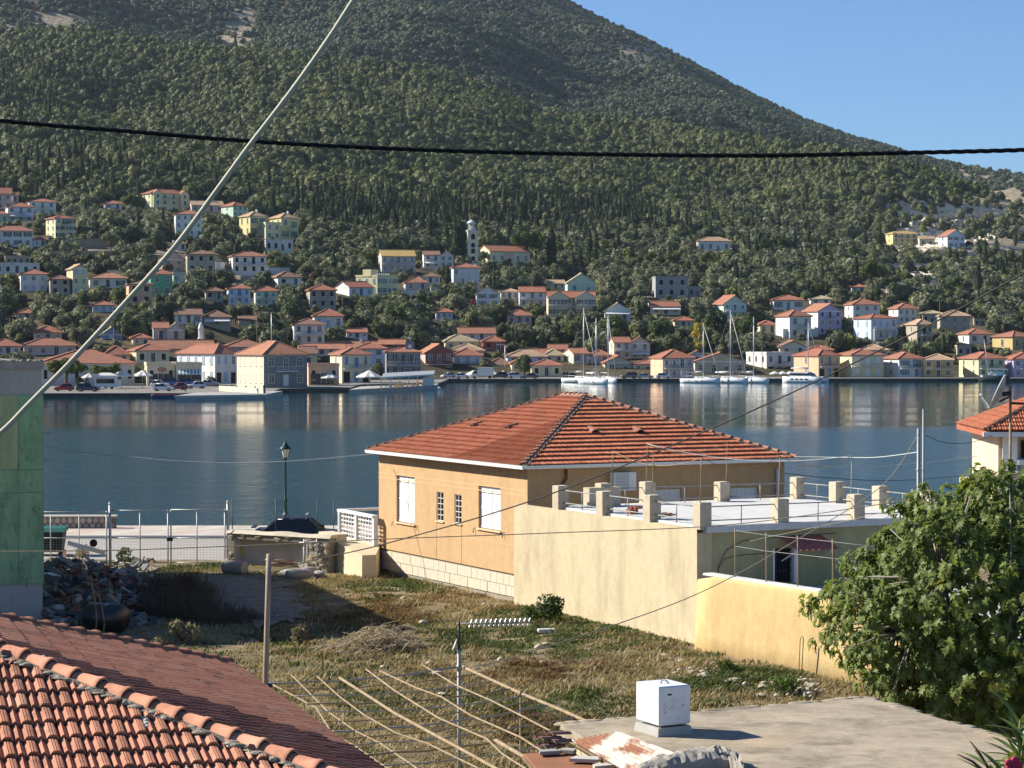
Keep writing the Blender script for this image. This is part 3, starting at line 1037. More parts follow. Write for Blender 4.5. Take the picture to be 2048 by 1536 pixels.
# label, left edge, corner, right edge, base row, eave row, ridge row, roof, wall, roof colour, windows, side windows, shutter style, shutter colour, extras
HS = [
 ("pale pink block with orange roof above the left hillside houses", -25, -24, 24, 420, 386, 373, 'gs', 'K', 'R', '3x2', 0, 'd', 'd', 'b'),
 ("small pink annex beside the pale pink block on the hillside", 25, 26, 37, 405, 390, 385, 'hip', 'K', 'R', '1x1', 0, 'd', 'd', ''),
 ("cream house with blue shutters below the pale pink block", 12, 17, 68, 444, 413, 404, 'hip', 'W', 'R', '3x2', 1, 'c', 'b', 'ba'),
 ("white house with teal shutters high above the retaining wall", 56, 60, 112, 432, 403, 396, 'hip', 'W', 'R', '3x2', 1, 'c', 't', 'b'),
 ("small greenish house with green shutters at the hillside edge", -14, -13, 17, 446, 428, 421, 'hip', 'N', 'R', '2x1', 0, 'c', 'g', ''),
 ("wide white house with six dark windows above the olive trees", -15, -14, 65, 494, 461, 450, 'hip', 'W', 'R', '4x2', 0, 'o', 'd', ''),
 ("cream villa with lit left wall standing on the long stone wall", 93, 112, 152, 477, 436, 429, 'hip', 'L', 'R', '3x3', 2, 'o', 'd', 'b'),
 ("white three storey house with red roof behind the cream rope", 349, 352, 404, 473, 428, 419, 'hip', 'W', 'R', '4x3', 1, 'd', 'd', ''),
 ("pinkish house with tan roof beside the mint green villa", 380, 384, 447, 424, 409, 400, 'gs', 'K', 'T', '4x1', 0, 'd', 'd', 'k'),
 ("pink gabled house just above the small green house", 318, 326, 368, 545, 518, 501, 'gf', 'K', 'B', '2x2', 1, 'd', 'd', ''),
 ("stone house with brown roof and white arched ground floor", 371, 375, 431, 547, 508, 499, 'hip', 'S', 'B', '3x2', 0, 'e', 'd', ''),
 ("long low white flat building with four dark windows", -12, -11, 78, 548, 529, 529, 'flat', 'W', 'R', '5x1', 0, 'e', 'd', ''),
 ("white cottage with two blue shutters on a stone basement", 38, 42, 93, 584, 548, 538, 'hip', 'W', 'R', '3x2', 0, 'c', 'l', ''),
 ("grey brown cottage beside the tall narrow cream house", 96, 101, 140, 590, 558, 550, 'hip', 'S', 'B', '2x2', 0, 'e', 'd', ''),
 ("tall narrow cream house with pale blue shutters", 134, 146, 175, 590, 536, 528, 'gf', 'L', 'T', '2x3', 1, 'c', 'l', ''),
 ("low white house with three dark windows and red roof", 178, 180, 253, 577, 556, 545, 'hip', 'W', 'O', '3x1', 0, 'o', 'd', ''),
 ("brick red house half hidden below the small green house", 253, 258, 304, 610, 568, 561, 'hip', 'P', 'B', '2x2', 0, 'e', 'n', ''),
 ("bright green house with red roof above the brick red house", 297, 302, 345, 594, 548, 539, 'hip', 'E', 'R', '2x2', 1, 'd', 'w', ''),
 ("turquoise flat annex beside the bright green house", 345, 347, 371, 566, 548, 548, 'flat', 'N', 'R', '2x1', 0, 'd', 'w', ''),
 ("white house with brown roof under the dark olive trees", 347, 350, 404, 650, 628, 617, 'gs', 'W', 'B', '3x1', 0, 'o', 'n', ''),
 ("low house with broad brown hip roof and white awning", 403, 406, 461, 650, 634, 621, 'hip', 'S', 'B', '3x1', 0, 'e', 'd', 'a'),
 ("small brown roofed house beside the street lamp on the slope", 476, 478, 513, 650, 639, 631, 'gs', 'S', 'B', '2x1', 0, 'd', 'd', ''),
 ("mint green villa with white gable and red roof", 443, 467, 495, 434, 411, 403, 'hip', 'N', 'R', '3x2', 1, 'c', 'g', ''),
 ("taller yellow villa with tan pyramid roof, left of the pair", 479, 501, 534, 473, 432, 422, 'hip', 'Y', 'T', '2x2', 2, 'o', 'g', 'k'),
 ("yellow villa with tan pyramid roof, right of the pair", 540, 563, 597, 479, 435, 425, 'hip', 'Y', 'T', '2x2', 2, 'o', 'g', 'bk'),
 ("cream flat roofed wing between the two yellow villas", 513, 532, 562, 479, 447, 447, 'flat', 'L', 'T', '2x2', 1, 'c', 'g', ''),
 ("white flat annex below the yellow villas", 530, 532, 586, 503, 482, 482, 'flat', 'W', 'R', '4x1', 0, 'e', 'd', ''),
 ("white mansion with brown loggia and wide red roof", 458, 466, 533, 547, 512, 502, 'hip', 'W', 'R', '4x2', 1, 'e', 'n', 'bB'),
 ("blue and white cottage with red pyramid roof", 454, 457, 501, 610, 577, 568, 'hip', 'B', 'R', '3x2', 0, 'c', 'b', 'b'),
 ("pale green cottage with full width balcony and red roof", 508, 511, 554, 612, 582, 572, 'hip', 'N', 'R', '3x2', 0, 'c', 't', 'bB'),
 ("white house with porch hidden by the dark tree", 540, 556, 603, 571, 554, 542, 'hip', 'W', 'B', '2x1', 1, 'e', 'd', ''),
 ("beige stone house with three dark upper windows", 613, 620, 672, 617, 580, 569, 'hip', 'S', 'R', '3x2', 0, 'e', 'd', ''),
 ("white house with blue shutters just below the stone house", 625, 629, 686, 659, 632, 617, 'hip', 'W', 'R', '3x1', 0, 'c', 'l', ''),
 ("pale blue house with white gable end and long red roof", 671, 699, 747, 593, 573, 562, 'gs', 'B', 'R', '3x1', 0, 'd', 'd', ''),
 ("yellow mansion with battlement parapet and roof turret", 712, 755, 795, 590, 553, 553, 'flat', 'L', 'R', '4x2', 3, 'o', 't', ''),
 ("long house with mustard yellow roof", 757, 764, 831, 545, 511, 499, 'gs', 'D', 'M', '5x2', 0, 'd', 'd', 'bB'),
 ("white house with red roof and awning next to the mustard roof", 845, 848, 880, 536, 509, 501, 'gs', 'W', 'B', '2x2', 0, 'd', 'w', 'ba'),
 ("gabled white house with two square windows beside the bell tower", 878, 880, 907, 536, 511, 500, 'gf', 'W', 'B', '2x2', 0, 'd', 'd', ''),
 ("white house with pergola porch directly below the bell tower", 901, 907, 959, 573, 535, 526, 'hip', 'W', 'R', '4x2', 0, 'c', 'w', ''),
 ("small grey cottage with tan red roof beside the dark wall", 807, 811, 856, 580, 565, 554, 'hip', 'D', 'R', '2x1', 0, 'd', 'd', ''),
 ("white gabled house above the red pickup", 951, 953, 998, 614, 586, 572, 'gf', 'W', 'Y', '2x2', 0, 'o', 't', ''),
 ("white house with red roof and long balcony behind the bare pole", 1037, 1039, 1090, 614, 583, 573, 'gs', 'W', 'R', '3x2', 0, 'd', 'd', 'bBw'),
 ("grey green gabled house above the cream double gabled one", 1130, 1135, 1191, 590, 564, 546, 'gf', 'N', 'Y', '2x1', 0, 'c', 't', ''),
 ("small pink cottage with brown shutters and red pyramid roof", 1011, 1015, 1063, 648, 631, 619, 'hip', 'K', 'R', '3x1', 0, 'c', 'n', ''),
 ("low white house with two stepped red roofs among trees", 914, 917, 991, 680, 666, 655, 'gs', 'W', 'R', '4x1', 0, 'd', 'd', ''),
 ("white villa with tan hip roof alone in the cypress trees", 1390, 1396, 1460, 504, 482, 473, 'hip', 'W', 'T', '4x1', 0, 'd', 'd', 'b'),
 ("unfinished grey concrete house with black window openings", 1304, 1311, 1375, 596, 556, 556, 'flat', 'U', 'R', '3x2', 0, 'e', 'd', ''),
 ("single storey wing of the unfinished concrete house", 1375, 1376, 1402, 596, 576, 576, 'flat', 'U', 'R', '2x1', 0, 'e', 'd', ''),
 ("small white gabled house with grey roof and awning", 1207, 1210, 1261, 642, 621, 605, 'gf', 'W', 'Y', '2x1', 0, 'd', 'd', 'a'),
 ("white house with red roof and awning below the unfinished house", 1291, 1302, 1361, 630, 612, 602, 'gs', 'W', 'R', '3x1', 0, 'd', 'd', 'a'),
 ("mint gabled house with blue shutters and balcony above yachts", 1424, 1447, 1493, 638, 607, 590, 'gf', 'N', 'R', '3x2', 1, 'c', 't', 'bBw'),
 ("cream house with veranda and awning just above the harbour", 1218, 1228, 1262, 718, 684, 674, 'gs', 'C', 'R', '2x2', 1, 'd', 'd', 'bBw'),
 ("gabled wing of the cream house just above the harbour", 1258, 1260, 1300, 718, 686, 672, 'gf', 'C', 'R', '2x2', 0, 'd', 'd', 'bBwa'),
 ("white house with red pyramid roof highest of the right cluster", 1540, 1547, 1606, 620, 600, 590, 'hip', 'W', 'R', '3x1', 0, 'o', 't', ''),
 ("white house with red roof on a long white terrace wall", 1551, 1579, 1622, 677, 632, 620, 'hip', 'W', 'R', '2x2', 0, 'd', 'd', 'b'),
 ("lilac gabled house with white side wall", 1604, 1636, 1683, 670, 621, 607, 'gf', 'V', 'O', '3x3', 0, 'c', 'd', 'b'),
 ("white house with red pyramid roof behind the pale blue villa", 1689, 1706, 1759, 641, 609, 597, 'hip', 'W', 'R', '3x2', 1, 'd', 'd', ''),
 ("pale blue villa with white arched loggia", 1707, 1742, 1793, 681, 636, 628, 'hip', 'B', 'R', '4x2', 2, 'c', 'l', 'bBwc'),
 ("white house with four dark windows right of the pale blue villa", 1777, 1796, 1832, 647, 617, 607, 'hip', 'W', 'R', '3x2', 1, 'd', 'd', ''),
 ("beige stone house with balconies below the white four windowed house", 1812, 1834, 1864, 691, 649, 639, 'hip', 'S', 'T', '3x2', 1, 'e', 'd', 'b'),
 ("old grey flat house beside the large stone house", 1840, 1845, 1882, 652, 627, 621, 'hip', 'S', 'Y', '3x1', 0, 'e', 'd', ''),
 ("large grey brown stone house with tan red roof", 1874, 1880, 1938, 664, 632, 620, 'hip', 'S', 'T', '3x2', 0, 'd', 'd', ''),
 ("white cottage with red roof alone near the right edge", 1916, 1938, 1979, 688, 668, 658, 'hip', 'W', 'R', '2x1', 1, 'd', 'd', ''),
 ("yellow house with red roof at the far right edge", 1985, 2025, 2070, 700, 673, 662, 'hip', 'H', 'R', '3x1', 1, 'd', 'd', ''),
 ("yellow hillside villa with mustard roof and balconies", 1770, 1785, 1833, 495, 467, 461, 'hip', 'Y', 'M', '4x3', 1, 'd', 'd', 'bB'),
 ("white blue villa on the rocky slope", 1876, 1894, 1928, 496, 471, 459, 'gf', 'B', 'R', '3x2', 1, 'o', 'd', ''),
 # behind the harbour front
 ("brown gabled roof house behind the white flat roofed cafe", 1549, 1560, 1613, 710, 693, 681, 'gf', 'C', 'B', '2x1', 0, 'd', 'd', ''),
 ("red roofed house behind the peach harbour house", 1612, 1616, 1665, 711, 700, 691, 'hip', 'C', 'R', '2x1', 0, 'd', 'd', ''),
 ("tan roofed house with chimney behind the yellow harbour house", 1716, 1719, 1775, 713, 700, 689, 'hip', 'D', 'T', '3x1', 0, 'd', 'd', 'k'),
 ("orange gabled house with cream end wall above the yachts", 1126, 1147, 1178, 728, 706, 696, 'gs', 'C', 'O', '2x1', 1, 'o', 'b', ''),
 ("grey gabled house with round window behind the pink house", 1370, 1373, 1416, 722, 711, 701, 'gf', 'D', 'R', '1x1', 0, 'd', 'd', ''),
 ("red roofed house behind the first yacht masts", 1178, 1180, 1220, 728, 711, 700, 'hip', 'D', 'R', '2x1', 0, 'd', 'd', ''),
 ("tan roofed cream house behind the white blue shuttered one", 900, 903, 968, 712, 701, 687, 'hip', 'L', 'T', '3x1', 0, 'd', 'd', ''),
 ("cream house with grey tan hip roof highest behind the red gable", 877, 891, 955, 698, 683, 669, 'hip', 'L', 'Y', '3x1', 0, 'd', 'd', ''),
 ("dark red cottage with red roof among the trees", 964, 967, 1008, 702, 683, 672, 'hip', 'R', 'R', '2x1', 0, 'e', 'd', ''),
 ("low pale blue house with tan hip roof on the harbour", 1010, 1015, 1093, 726, 713, 699, 'hip', 'B', 'T', '3x1', 0, 'd', 'd', ''),
 ("long red roof behind the grey clock building", 757, 759, 811, 697, 688, 679, 'gs', 'R', 'O', '4x1', 0, 'e', 'd', ''),
 ("cream gabled house with red roof behind the harbour kiosk tree", 1094, 1099, 1136, 709, 698, 689, 'gs', 'C', 'R', '2x1', 0, 'd', 'd', ''),
 ("grey tan hip roofed house behind the cream harbour cottage", 1083, 1089, 1128, 722, 711, 699, 'hip', 'C', 'Y', '2x1', 0, 'd', 'd', ''),
 ("small red roofed shed between two tan roofs", 1064, 1066, 1101, 717, 708, 698, 'gs', 'C', 'R', '2x1', 0, 'd', 'd', ''),
 ("wide cream house with red hip roof behind the grocery shops", 257, 273, 338, 728, 701, 688, 'hip', 'C', 'R', '3x1', 1, 'e', 'n', ''),
 ("red hip roofed house just right of the broad orange roof", 203, 208, 260, 727, 710, 692, 'hip', 'Y', 'R', '2x1', 0, 'd', 'd', ''),
 ("cream house with orange roof above the green building", -25, -24, 40, 710, 692, 678, 'hip', 'W', 'R', '4x1', 0, 'd', 'd', ''),
 ("low pinkish house with broad red roof behind the pines", 45, 48, 150, 712, 691, 676, 'hip', 'K', 'R', '4x1', 0, 'd', 'd', ''),
 ("cream cottage with red pyramid roof under power lines", 62, 67, 123, 682, 665, 652, 'hip', 'C', 'R', '3x1', 0, 'd', 'd', ''),
 ("sky blue gabled house behind the cream rope", 200, 203, 243, 679, 668, 654, 'gf', 'A', 'Y', '1x1', 0, 'd', 'w', ''),
 ("small red roofed wing beside the white pavilion gable", 305, 307, 337, 682, 655, 644, 'gs', 'D', 'R', '1x1', 0, 'd', 'd', ''),
 ("white gabled pavilion with dark porch beside the white belfry", 332, 334, 369, 682, 659, 645, 'gf', 'D', 'Y', '1x1', 0, 'e', 'n', ''),
 ("long orange tiled roof house in front of the white belfry", 294, 303, 430, 705, 696, 680, 'gs', 'C', 'O', '5x1', 0, 'd', 'd', ''),
 ("brown red roof house left of the two tall lamp poles", 444, 452, 532, 705, 694, 680, 'hip', 'D', 'R', '4x1', 0, 'd', 'd', ''),
 ("white house with three green shuttered doors and balcony", 582, 588, 649, 690, 649, 637, 'hip', 'W', 'B', '3x2', 0, 'c', 'g', 'bB'),
 ("long low red roof behind the grey corner hotel", 595, 597, 690, 709, 697, 688, 'gs', 'D', 'O', '5x1', 0, 'd', 'd', ''),
 ("red roof with tall chimney behind the white corner house", 650, 652, 757, 706, 696, 683, 'gs', 'D', 'O', '5x1', 0, 'd', 'd', 'k'),
 ("white cube house with pyramid roof behind the taverna", 710, 712, 772, 732, 697, 685, 'hip', 'B', 'R', '2x2', 0, 'd', 'w', ''),
 ("beige gabled house end beside the grey corner hotel", 598, 600, 634, 735, 706, 693, 'gs', 'L', 'B', '1x1', 0, 'd', 'd', ''),
 ("low white cottage right of the wide white six windowed house", 66, 68, 92, 494, 479, 473, 'hip', 'W', 'R', '2x1', 0, 'd', 'd', ''),
 ("small white cottage below the three storey white house", 345, 348, 372, 500, 487, 482, 'hip', 'W', 'B', '2x1', 0, 'd', 'd', ''),
 ("roofless ruin above the long low white flat building", 10, 12, 60, 528, 515, 515, 'flat', 'S', 'R', '4x1', 0, 'e', 'd', ''),
 ("low grey house between white gabled house and long balcony", 1000, 1002, 1037, 600, 583, 577, 'hip', 'D', 'T', '3x1', 0, 'd', 'd', ''),
 ("low beige house left of the grey green gable", 1090, 1094, 1130, 578, 566, 559, 'gs', 'C', 'T', '3x1', 0, 'd', 'd', ''),
 ("white cottage behind the highest right cluster house", 1618, 1621, 1662, 609, 598, 591, 'hip', 'W', 'Y', '2x1', 0, 'd', 'd', ''),
 ("tan outbuilding between the two hillside villas", 1834, 1838, 1868, 494, 477, 472, 'gs', 'C', 'T', '2x1', 0, 'd', 'd', ''),
 ("small tan ruin left of the white right edge cottage", 1946, 1948, 1970, 652, 640, 640, 'flat', 'S', 'R', '2x1', 0, 'e', 'd', ''),
 ("stone ruin just behind the greenish cream harbour house", 1910, 1915, 1942, 712, 694, 694, 'flat', 'S', 'R', '2x1', 0, 'e', 'd', ''),
 ("white cottage with red roof left of the yellow hotel", 205, 210, 245, 420, 407, 400, 'hip', 'W', 'R', '2x1', 0, 'd', 'd', ''),
 ("cream cottage between the belfry roofs and white pavilion", 262, 266, 300, 690, 676, 668, 'hip', 'C', 'R', '2x1', 0, 'd', 'd', ''),
 ("white house with brown roof above the yellow mansion", 838, 842, 880, 568, 553, 545, 'hip', 'W', 'B', '3x1', 0, 'd', 'd', ''),
 ("low red roofed house right of the white three door house", 690, 694, 735, 676, 664, 656, 'gs', 'W', 'R', '3x1', 0, 'd', 'd', ''),
 ("red roofed house behind the harbour tree and parked cars", 1020, 1024, 1062, 742, 727, 717, 'hip', 'C', 'O', '2x1', 0, 'd', 'd', ''),
 ("white hillside house below the low grey house", 868, 872, 905, 640, 624, 616, 'hip', 'W', 'R', '3x1', 0, 'c', 'b', ''),
 ("pale house with red roof right of the white gabled awning house", 1345, 1349, 1385, 655, 641, 633, 'hip', 'L', 'R', '3x1', 0, 'd', 'd', ''),
 ("cream house with red roof above the pink harbour house", 1512, 1520, 1552, 668, 650, 641, 'hip', 'L', 'R', '2x1', 0, 'd', 'd', ''),
 ("small white house among olives above the lilac house", 1700, 1703, 1730, 585, 574, 568, 'hip', 'W', 'R', '2x1', 0, 'd', 'd', ''),
 ("grey stone house left of the blue and white cottage", 408, 412, 446, 600, 582, 574, 'hip', 'S', 'B', '2x1', 0, 'e', 'd', ''),
 ("white cottage with red roof below the tall narrow cream house", 182, 186, 228, 625, 610, 602, 'hip', 'W', 'R', '3x1', 0, 'c', 'l', ''),
 ("cream cottage below the grey brown cottage", 30, 34, 75, 640, 626, 618, 'hip', 'C', 'R', '3x1', 0, 'd', 'd', ''),
]
for h in HS:
 house(*h)

# harbour front, standing on the quay
HQ = [
 ("broad civic hall with large orange hip roof behind the pines", 72, 80, 267, 772, 727, 700, 'hip', 'D', 'R', '9x1', 0, 'e', 'n', '', 18.0),
 ("grocery shop with cream facade and round sign", 289, 294, 350, 772, 730, 730, 'flat', 'C', 'R', '3x1', 0, 'e', 'd', '', 12.0),
 ("shop with striped blue awning next to the grocery", 350, 352, 403, 772, 730, 730, 'flat', 'C', 'R', '3x1', 0, 'e', 'd', '', 12.0),
 ("white house with pale blue shutters left of the grey hotel", 353, 430, 474, 768, 707, 689, 'hip', 'W', 'R', '3x2', 5, 'c', 'l', 's', 16.0),
 ("grey corner hotel with lit cream side wall and orange roof", 473, 528, 615, 776, 709, 683, 'hip', 'G', 'O', '3x2', 5, 'd', 'w', 'bw', 14.0),
 ("low flat taverna building right of the grey hotel", 614, 617, 678, 771, 732, 732, 'flat', 'P', 'R', '3x1', 0, 'e', 'd', '', 9.0),
 ("white corner house with blue shutters above the taverna terrace", 660, 684, 741, 766, 709, 696, 'hip', 'C', 'R', '3x2', 1, 'c', 'b', 'bBs', 10.0),
 ("grey neoclassical building with balcony and clock gable", 770, 773, 841, 758, 704, 695, 'hip', 'G', 'R', '4x2', 0, 'o', 'd', 'bBw', 10.0),
 ("brick red gabled house with teal shopfront", 836, 851, 906, 753, 704, 688, 'gf', 'R', 'O', '3x2', 1, 'd', 't', 'bBs', 11.0),
 ("white house with three pale blue shutters and cafe awning", 904, 907, 964, 752, 711, 696, 'hip', 'W', 'R', '3x2', 0, 'c', 'l', 'bBs', 10.0),
 ("low brown tiled house left of the harbour tree", 974, 977, 1024, 752, 730, 716, 'hip', 'K', 'B', '3x1', 0, 'e', 'd', '', 9.0),
 ("cream harbour cottage with red hip roof and terrace", 1061, 1063, 1123, 754, 731, 719, 'hip', 'L', 'R', '3x1', 0, 'e', 'd', '', 9.0),
 ("cream cottage with red hip roof behind the first yachts", 1135, 1160, 1191, 751, 731, 720, 'hip', 'L', 'R', '2x1', 1, 'd', 'd', '', 9.0),
 ("olive cream building with big arched doorway behind the yachts", 1198, 1210, 1264, 752, 724, 711, 'gf', 'O', 'R', '2x1', 0, 'c', 'g', '', 12.0),
 ("low white cottage with red roof right of the arched building", 1263, 1266, 1326, 752, 728, 720, 'hip', 'L', 'R', '3x1', 0, 'd', 'd', '', 9.0),
 ("pink and grey harbour house with red hip roof", 1301, 1326, 1387, 756, 716, 700, 'hip', 'K', 'R', '4x2', 2, 'o', 'w', 'bB', 11.0),
 ("olive beige warehouse with wide red roof behind the yachts", 1386, 1390, 1490, 753, 722, 705, 'gf', 'O', 'R', '4x1', 0, 'd', 'd', '', 16.0),
 ("white flat roofed cafe with orange doorway", 1492, 1533, 1586, 752, 708, 708, 'flat', 'W', 'R', '3x2', 3, 'c', 'd', 'bs', 12.0),
 ("peach house with lit blank side wall", 1587, 1637, 1680, 755, 711, 700, 'hip', 'P', 'R', '3x2', 1, 'd', 'b', 'bBs', 12.0),
 ("pale yellow harbour house with white balcony", 1674, 1704, 1766, 755, 710, 699, 'hip', 'L', 'R', '3x2', 0, 'c', 'w', 'bBws', 11.0),
 ("white harbour house with dark blue shutters", 1767, 1798, 1845, 755, 717, 705, 'hip', 'W', 'R', '2x2', 1, 'o', 'b', 'bB', 10.0),
 ("ochre harbour house with tan roof beside the white one", 1844, 1847, 1905, 755, 720, 708, 'hip', 'H', 'T', '3x2', 0, 'c', 'n', 'bB', 10.0),
 ("greenish cream harbour house right of the bushes", 1918, 1957, 2009, 755, 717, 705, 'hip', 'L', 'R', '3x2', 2, 'c', 'g', 'bB', 11.0),
 ("lilac harbour house at the right edge", 2006, 2027, 2080, 755, 718, 706, 'hip', 'V', 'R', '3x2', 1, 'd', 'b', 'b', 10.0),
]
for h in HQ:
 house(*h[:15], D=h[15], zb=ZQ)


def shopfronts():
 for lab, box, r in HOUSES:
  k = r.location.y / FPX
  if lab.startswith('shop with striped'):
   wd, z = 51 * k, (772 - 748) * k
   for i in range(14):
    q = MB()
    x = .2 + i * (wd - .4) / 14
    x2 = x + (wd - .4) / 14
    q.add([(x, -.05, z + 1.0), (x2, -.05, z + 1.0), (x2, -1.5, z + .1), (x, -1.5, z + .1), (x2, -1.5, z - .15), (x, -1.5, z - .15)], [(0, 1, 2, 3), (3, 2, 4, 5)])
    q.build('awning_stripe', M_WHT if i % 2 else paint((.16, .30, .32), .8, name='teal_stripe'), r)
  if lab.startswith('grocery shop'):
   q = MB()
   q.M = Matrix.Translation((30 * k, -.02, 33 * k)) @ Matrix.Rotation(math.pi / 2, 4, 'X') @ Matrix.Scale(2.0, 4, (1, 0, 0))
   q.lathe([(.5, -.02), (.5, .05), (.42, .06)], 18)
   q.build('oval_sign', paint((.42, .22, .12), .7, name='sign_board'), r)
  if lab.startswith(('grocery shop', 'shop with striped', 'low flat taverna')):
   q = MB()
   q.box(.5, 50 * k, -.06, -.003, .3, 2.6)
   q.build('shop_window', M_GLASS, r)


shopfronts()


# hotel with stepped roofs
def hotel():
 r, Wd, Dp, H, rise, th, p = house("four storey yellow hotel with balconies above the olive grove", 285, 304, 375, 423, 386, 376, 'hip', 'L', 'R', '4x3', 2, 'c', 'g', 'bB', cat='hotel', name='hotel', group=None)
 for i, x in enumerate((Wd * .78, Wd * .02)):
  g = MB()
  w2 = Wd * .24
  g.box(x, x + w2, -1.2, 3, -6, H)
  g.poly([(x, -1.2, H), (x + w2, -1.2, H), (x + w2 / 2, -1.2, H + 1.3)])
  g.build('wing', plaster(WALLC['L'], .3), r)
  q = MB()
  q.add([(x - .3, -1.5, H - .1), (x + w2 / 2, -1.5, H + 1.5), (x + w2 / 2, 4, H + 1.5), (x - .3, 4, H - .1), (x + w2 + .3, -1.5, H - .1), (x + w2 + .3, 4, H - .1)], [(0, 1, 2, 3), (1, 4, 5, 2)])
  q.build('wing_roof', far_roof(ROOFC['R']), r)
  for k in range(3):
   inst('window', window_mesh(.9, 1.5, 'c', 'g'), r, (x + w2 / 2, -1.2, H / 3 * k + .6))


hotel()


def double_gable():
 r, Wd, Dp, H, rise, th, p = house("large cream house with two front gables and long balconies", 1093, 1096, 1191, 632, 594, 582, 'gs', 'C', 'R', '6x2', 0, 'o', 'n', 'bBw', name='house')
 for x in (0.0, Wd * .58):
  w2 = Wd * .42
  g = MB()
  g.box(x, x + w2, -1.6, 3, -6, H)
  g.poly([(x, -1.6, H), (x + w2, -1.6, H), (x + w2 / 2, -1.6, H + 1.9)])
  g.build('gable_wing', plaster(WALLC['C'], .3), r)
  q = MB()
  q.add([(x - .35, -1.9, H - .2), (x + w2 / 2, -1.9, H + 2.05), (x + w2 / 2, 4.5, H + 2.05), (x - .35, 4.5, H - .2), (x + w2 + .35, -1.9, H - .2), (x + w2 + .35, 4.5, H - .2)], [(0, 1, 2, 3), (1, 4, 5, 2)])
  q.build('gable_roof', far_roof(ROOFC['Y']), r)
  for k in range(2):
   for f in (.2, .5, .8):
    inst('window', window_mesh(.9, 1.6, 'o' if f != .5 else 'd', 'n'), r, (x + w2 * f, -1.6, H / 2 * k + .7))
  b = MB()
  b.box(x, x + w2, -2.7, -1.603, H / 2 + .1, H / 2 + .25)
  bo = b.build('balcony', M_WHT, r)
  rl = MB()
  for xx in np.arange(x + .1, x + w2, .3):
   rl.box(xx - .015, xx + .015, -2.68, -2.65, H / 2 + .25, H / 2 + 1.1)
  rl.box(x, x + w2, -2.7, -2.63, H / 2 + 1.1, H / 2 + 1.16)
  rl.build('railing', M_WHT, bo)


double_gable()


def turret():
 for lab, box, r in HOUSES:
  if lab.startswith('yellow mansion'):
   k = r.location.y / FPX
   H = (590 - 553) * k
   t = MB()
   t.box(-.2, 3.6, 2.5, 6, H + .1, H + 2.4)
   t.build('turret', plaster(WALLC['L'], .3), r)
   for i in range(7):
    q = MB()
    q.box(i * 1.0 + .1, i * 1.0 + .55, -.1, .14, H + .6, H + 1.1)
    q.build('merlon', M_WHT, r)


turret()


# church and bell tower
def church():
 r, Wd, Dp, H, rise, th, p = house("cream church with long red gabled roof beside the bell tower", 955, 980, 1061, 529, 501, 489, 'gs', 'C', 'O', '5x1', 0, 'd', 'd', '', cat='church', name='church', group=None, D=10)
 q = MB()
 q.box(Wd * .38, Wd * .56, -.35, -.003, -1, H * .66)
 q.poly([(Wd * .36, -.36, H * .66), (Wd * .58, -.36, H * .66), (Wd * .47, -.36, H * .98)])
 q.build('portal', plaster(WALLC['P'], .2), r)
 q = MB()
 q.box(Wd * .43, Wd * .51, -.42, -.36, -.5, H * .45)
 q.build('church_door', M_DARK, r)
 # bell tower
 p = hill(936, 527)
 k = p.y / FPX
 b = empty('bell_tower', p, math.radians(20), "tall square cream bell tower with open lantern and cross", 'bell tower')
 w, Ht = 24 * k * .9, (526 - 459) * k
 m = MB()
 m.box(0, w, 0, w, -6, Ht)
 m.build('shaft', plaster(WALLC['C'], .25), b)
 m = MB()
 for z in (Ht * .45, Ht * .96):
  m.box(-.25, w + .25, -.25, w + .25, z, z + .35)
 m.build('cornice', M_WHT, b)

 def arch(x, z, ww, hh, rot, loc):
  g = MB()
  pts = [(-ww / 2, 0), (ww / 2, 0), (ww / 2, hh - ww / 2)] + [(ww / 2 * math.cos(a), hh - ww / 2 + ww / 2 * math.sin(a)) for a in np.linspace(0, math.pi, 9)[1:-1]] + [(-ww / 2, hh - ww / 2)]
  g.poly([(a, -.03, c) for a, c in pts])
  return g.build('opening', M_DARK, b, loc, (0, 0, rot))
 for z, hh in ((Ht * .08, Ht * .14), (Ht * .3, Ht * .32), (Ht * .72, Ht * .17)):
  arch(0, z, w * .38, hh, 0, (w / 2, 0, z))
  arch(0, z, w * .3, hh, -math.pi / 2, (0, w / 2, z))
 m = MB()
 zc = Ht + .3
 for i in range(8):
  a = i * math.pi / 4 + .2
  m.box(w / 2 + math.cos(a) * w * .3 - .13, w / 2 + math.cos(a) * w * .3 + .13, w / 2 + math.sin(a) * w * .3 - .13, w / 2 + math.sin(a) * w * .3 + .13, zc, zc + w * .55)
 m.lathe([(w * .4, zc - .05), (w * .4, zc + .1)], 10, (w / 2, w / 2, 0))
 m.build('lantern', M_WHT, b)
 m = MB()
 m.lathe([(w * .42, 0), (w * .42, .25), (w * .36, .6), (w * .24, 1.0), (w * .08, 1.35), (.04, 1.5)], 12, (w / 2, w / 2, zc + w * .55))
 m.build('dome', M_WHT, b)
 m = MB()
 zt = zc + w * .55 + 1.45
 m.bar((w / 2, w / 2, zt), (w / 2, w / 2, zt + 1.3), .1, .1)
 m.bar((w / 2 - .4, w / 2, zt + .85), (w / 2 + .4, w / 2, zt + .85), .1, .1)
 m.build('cross', M_IRON, b)
 HOUSES.append(("bell tower", (929, 440, 958, 527), b))


church()


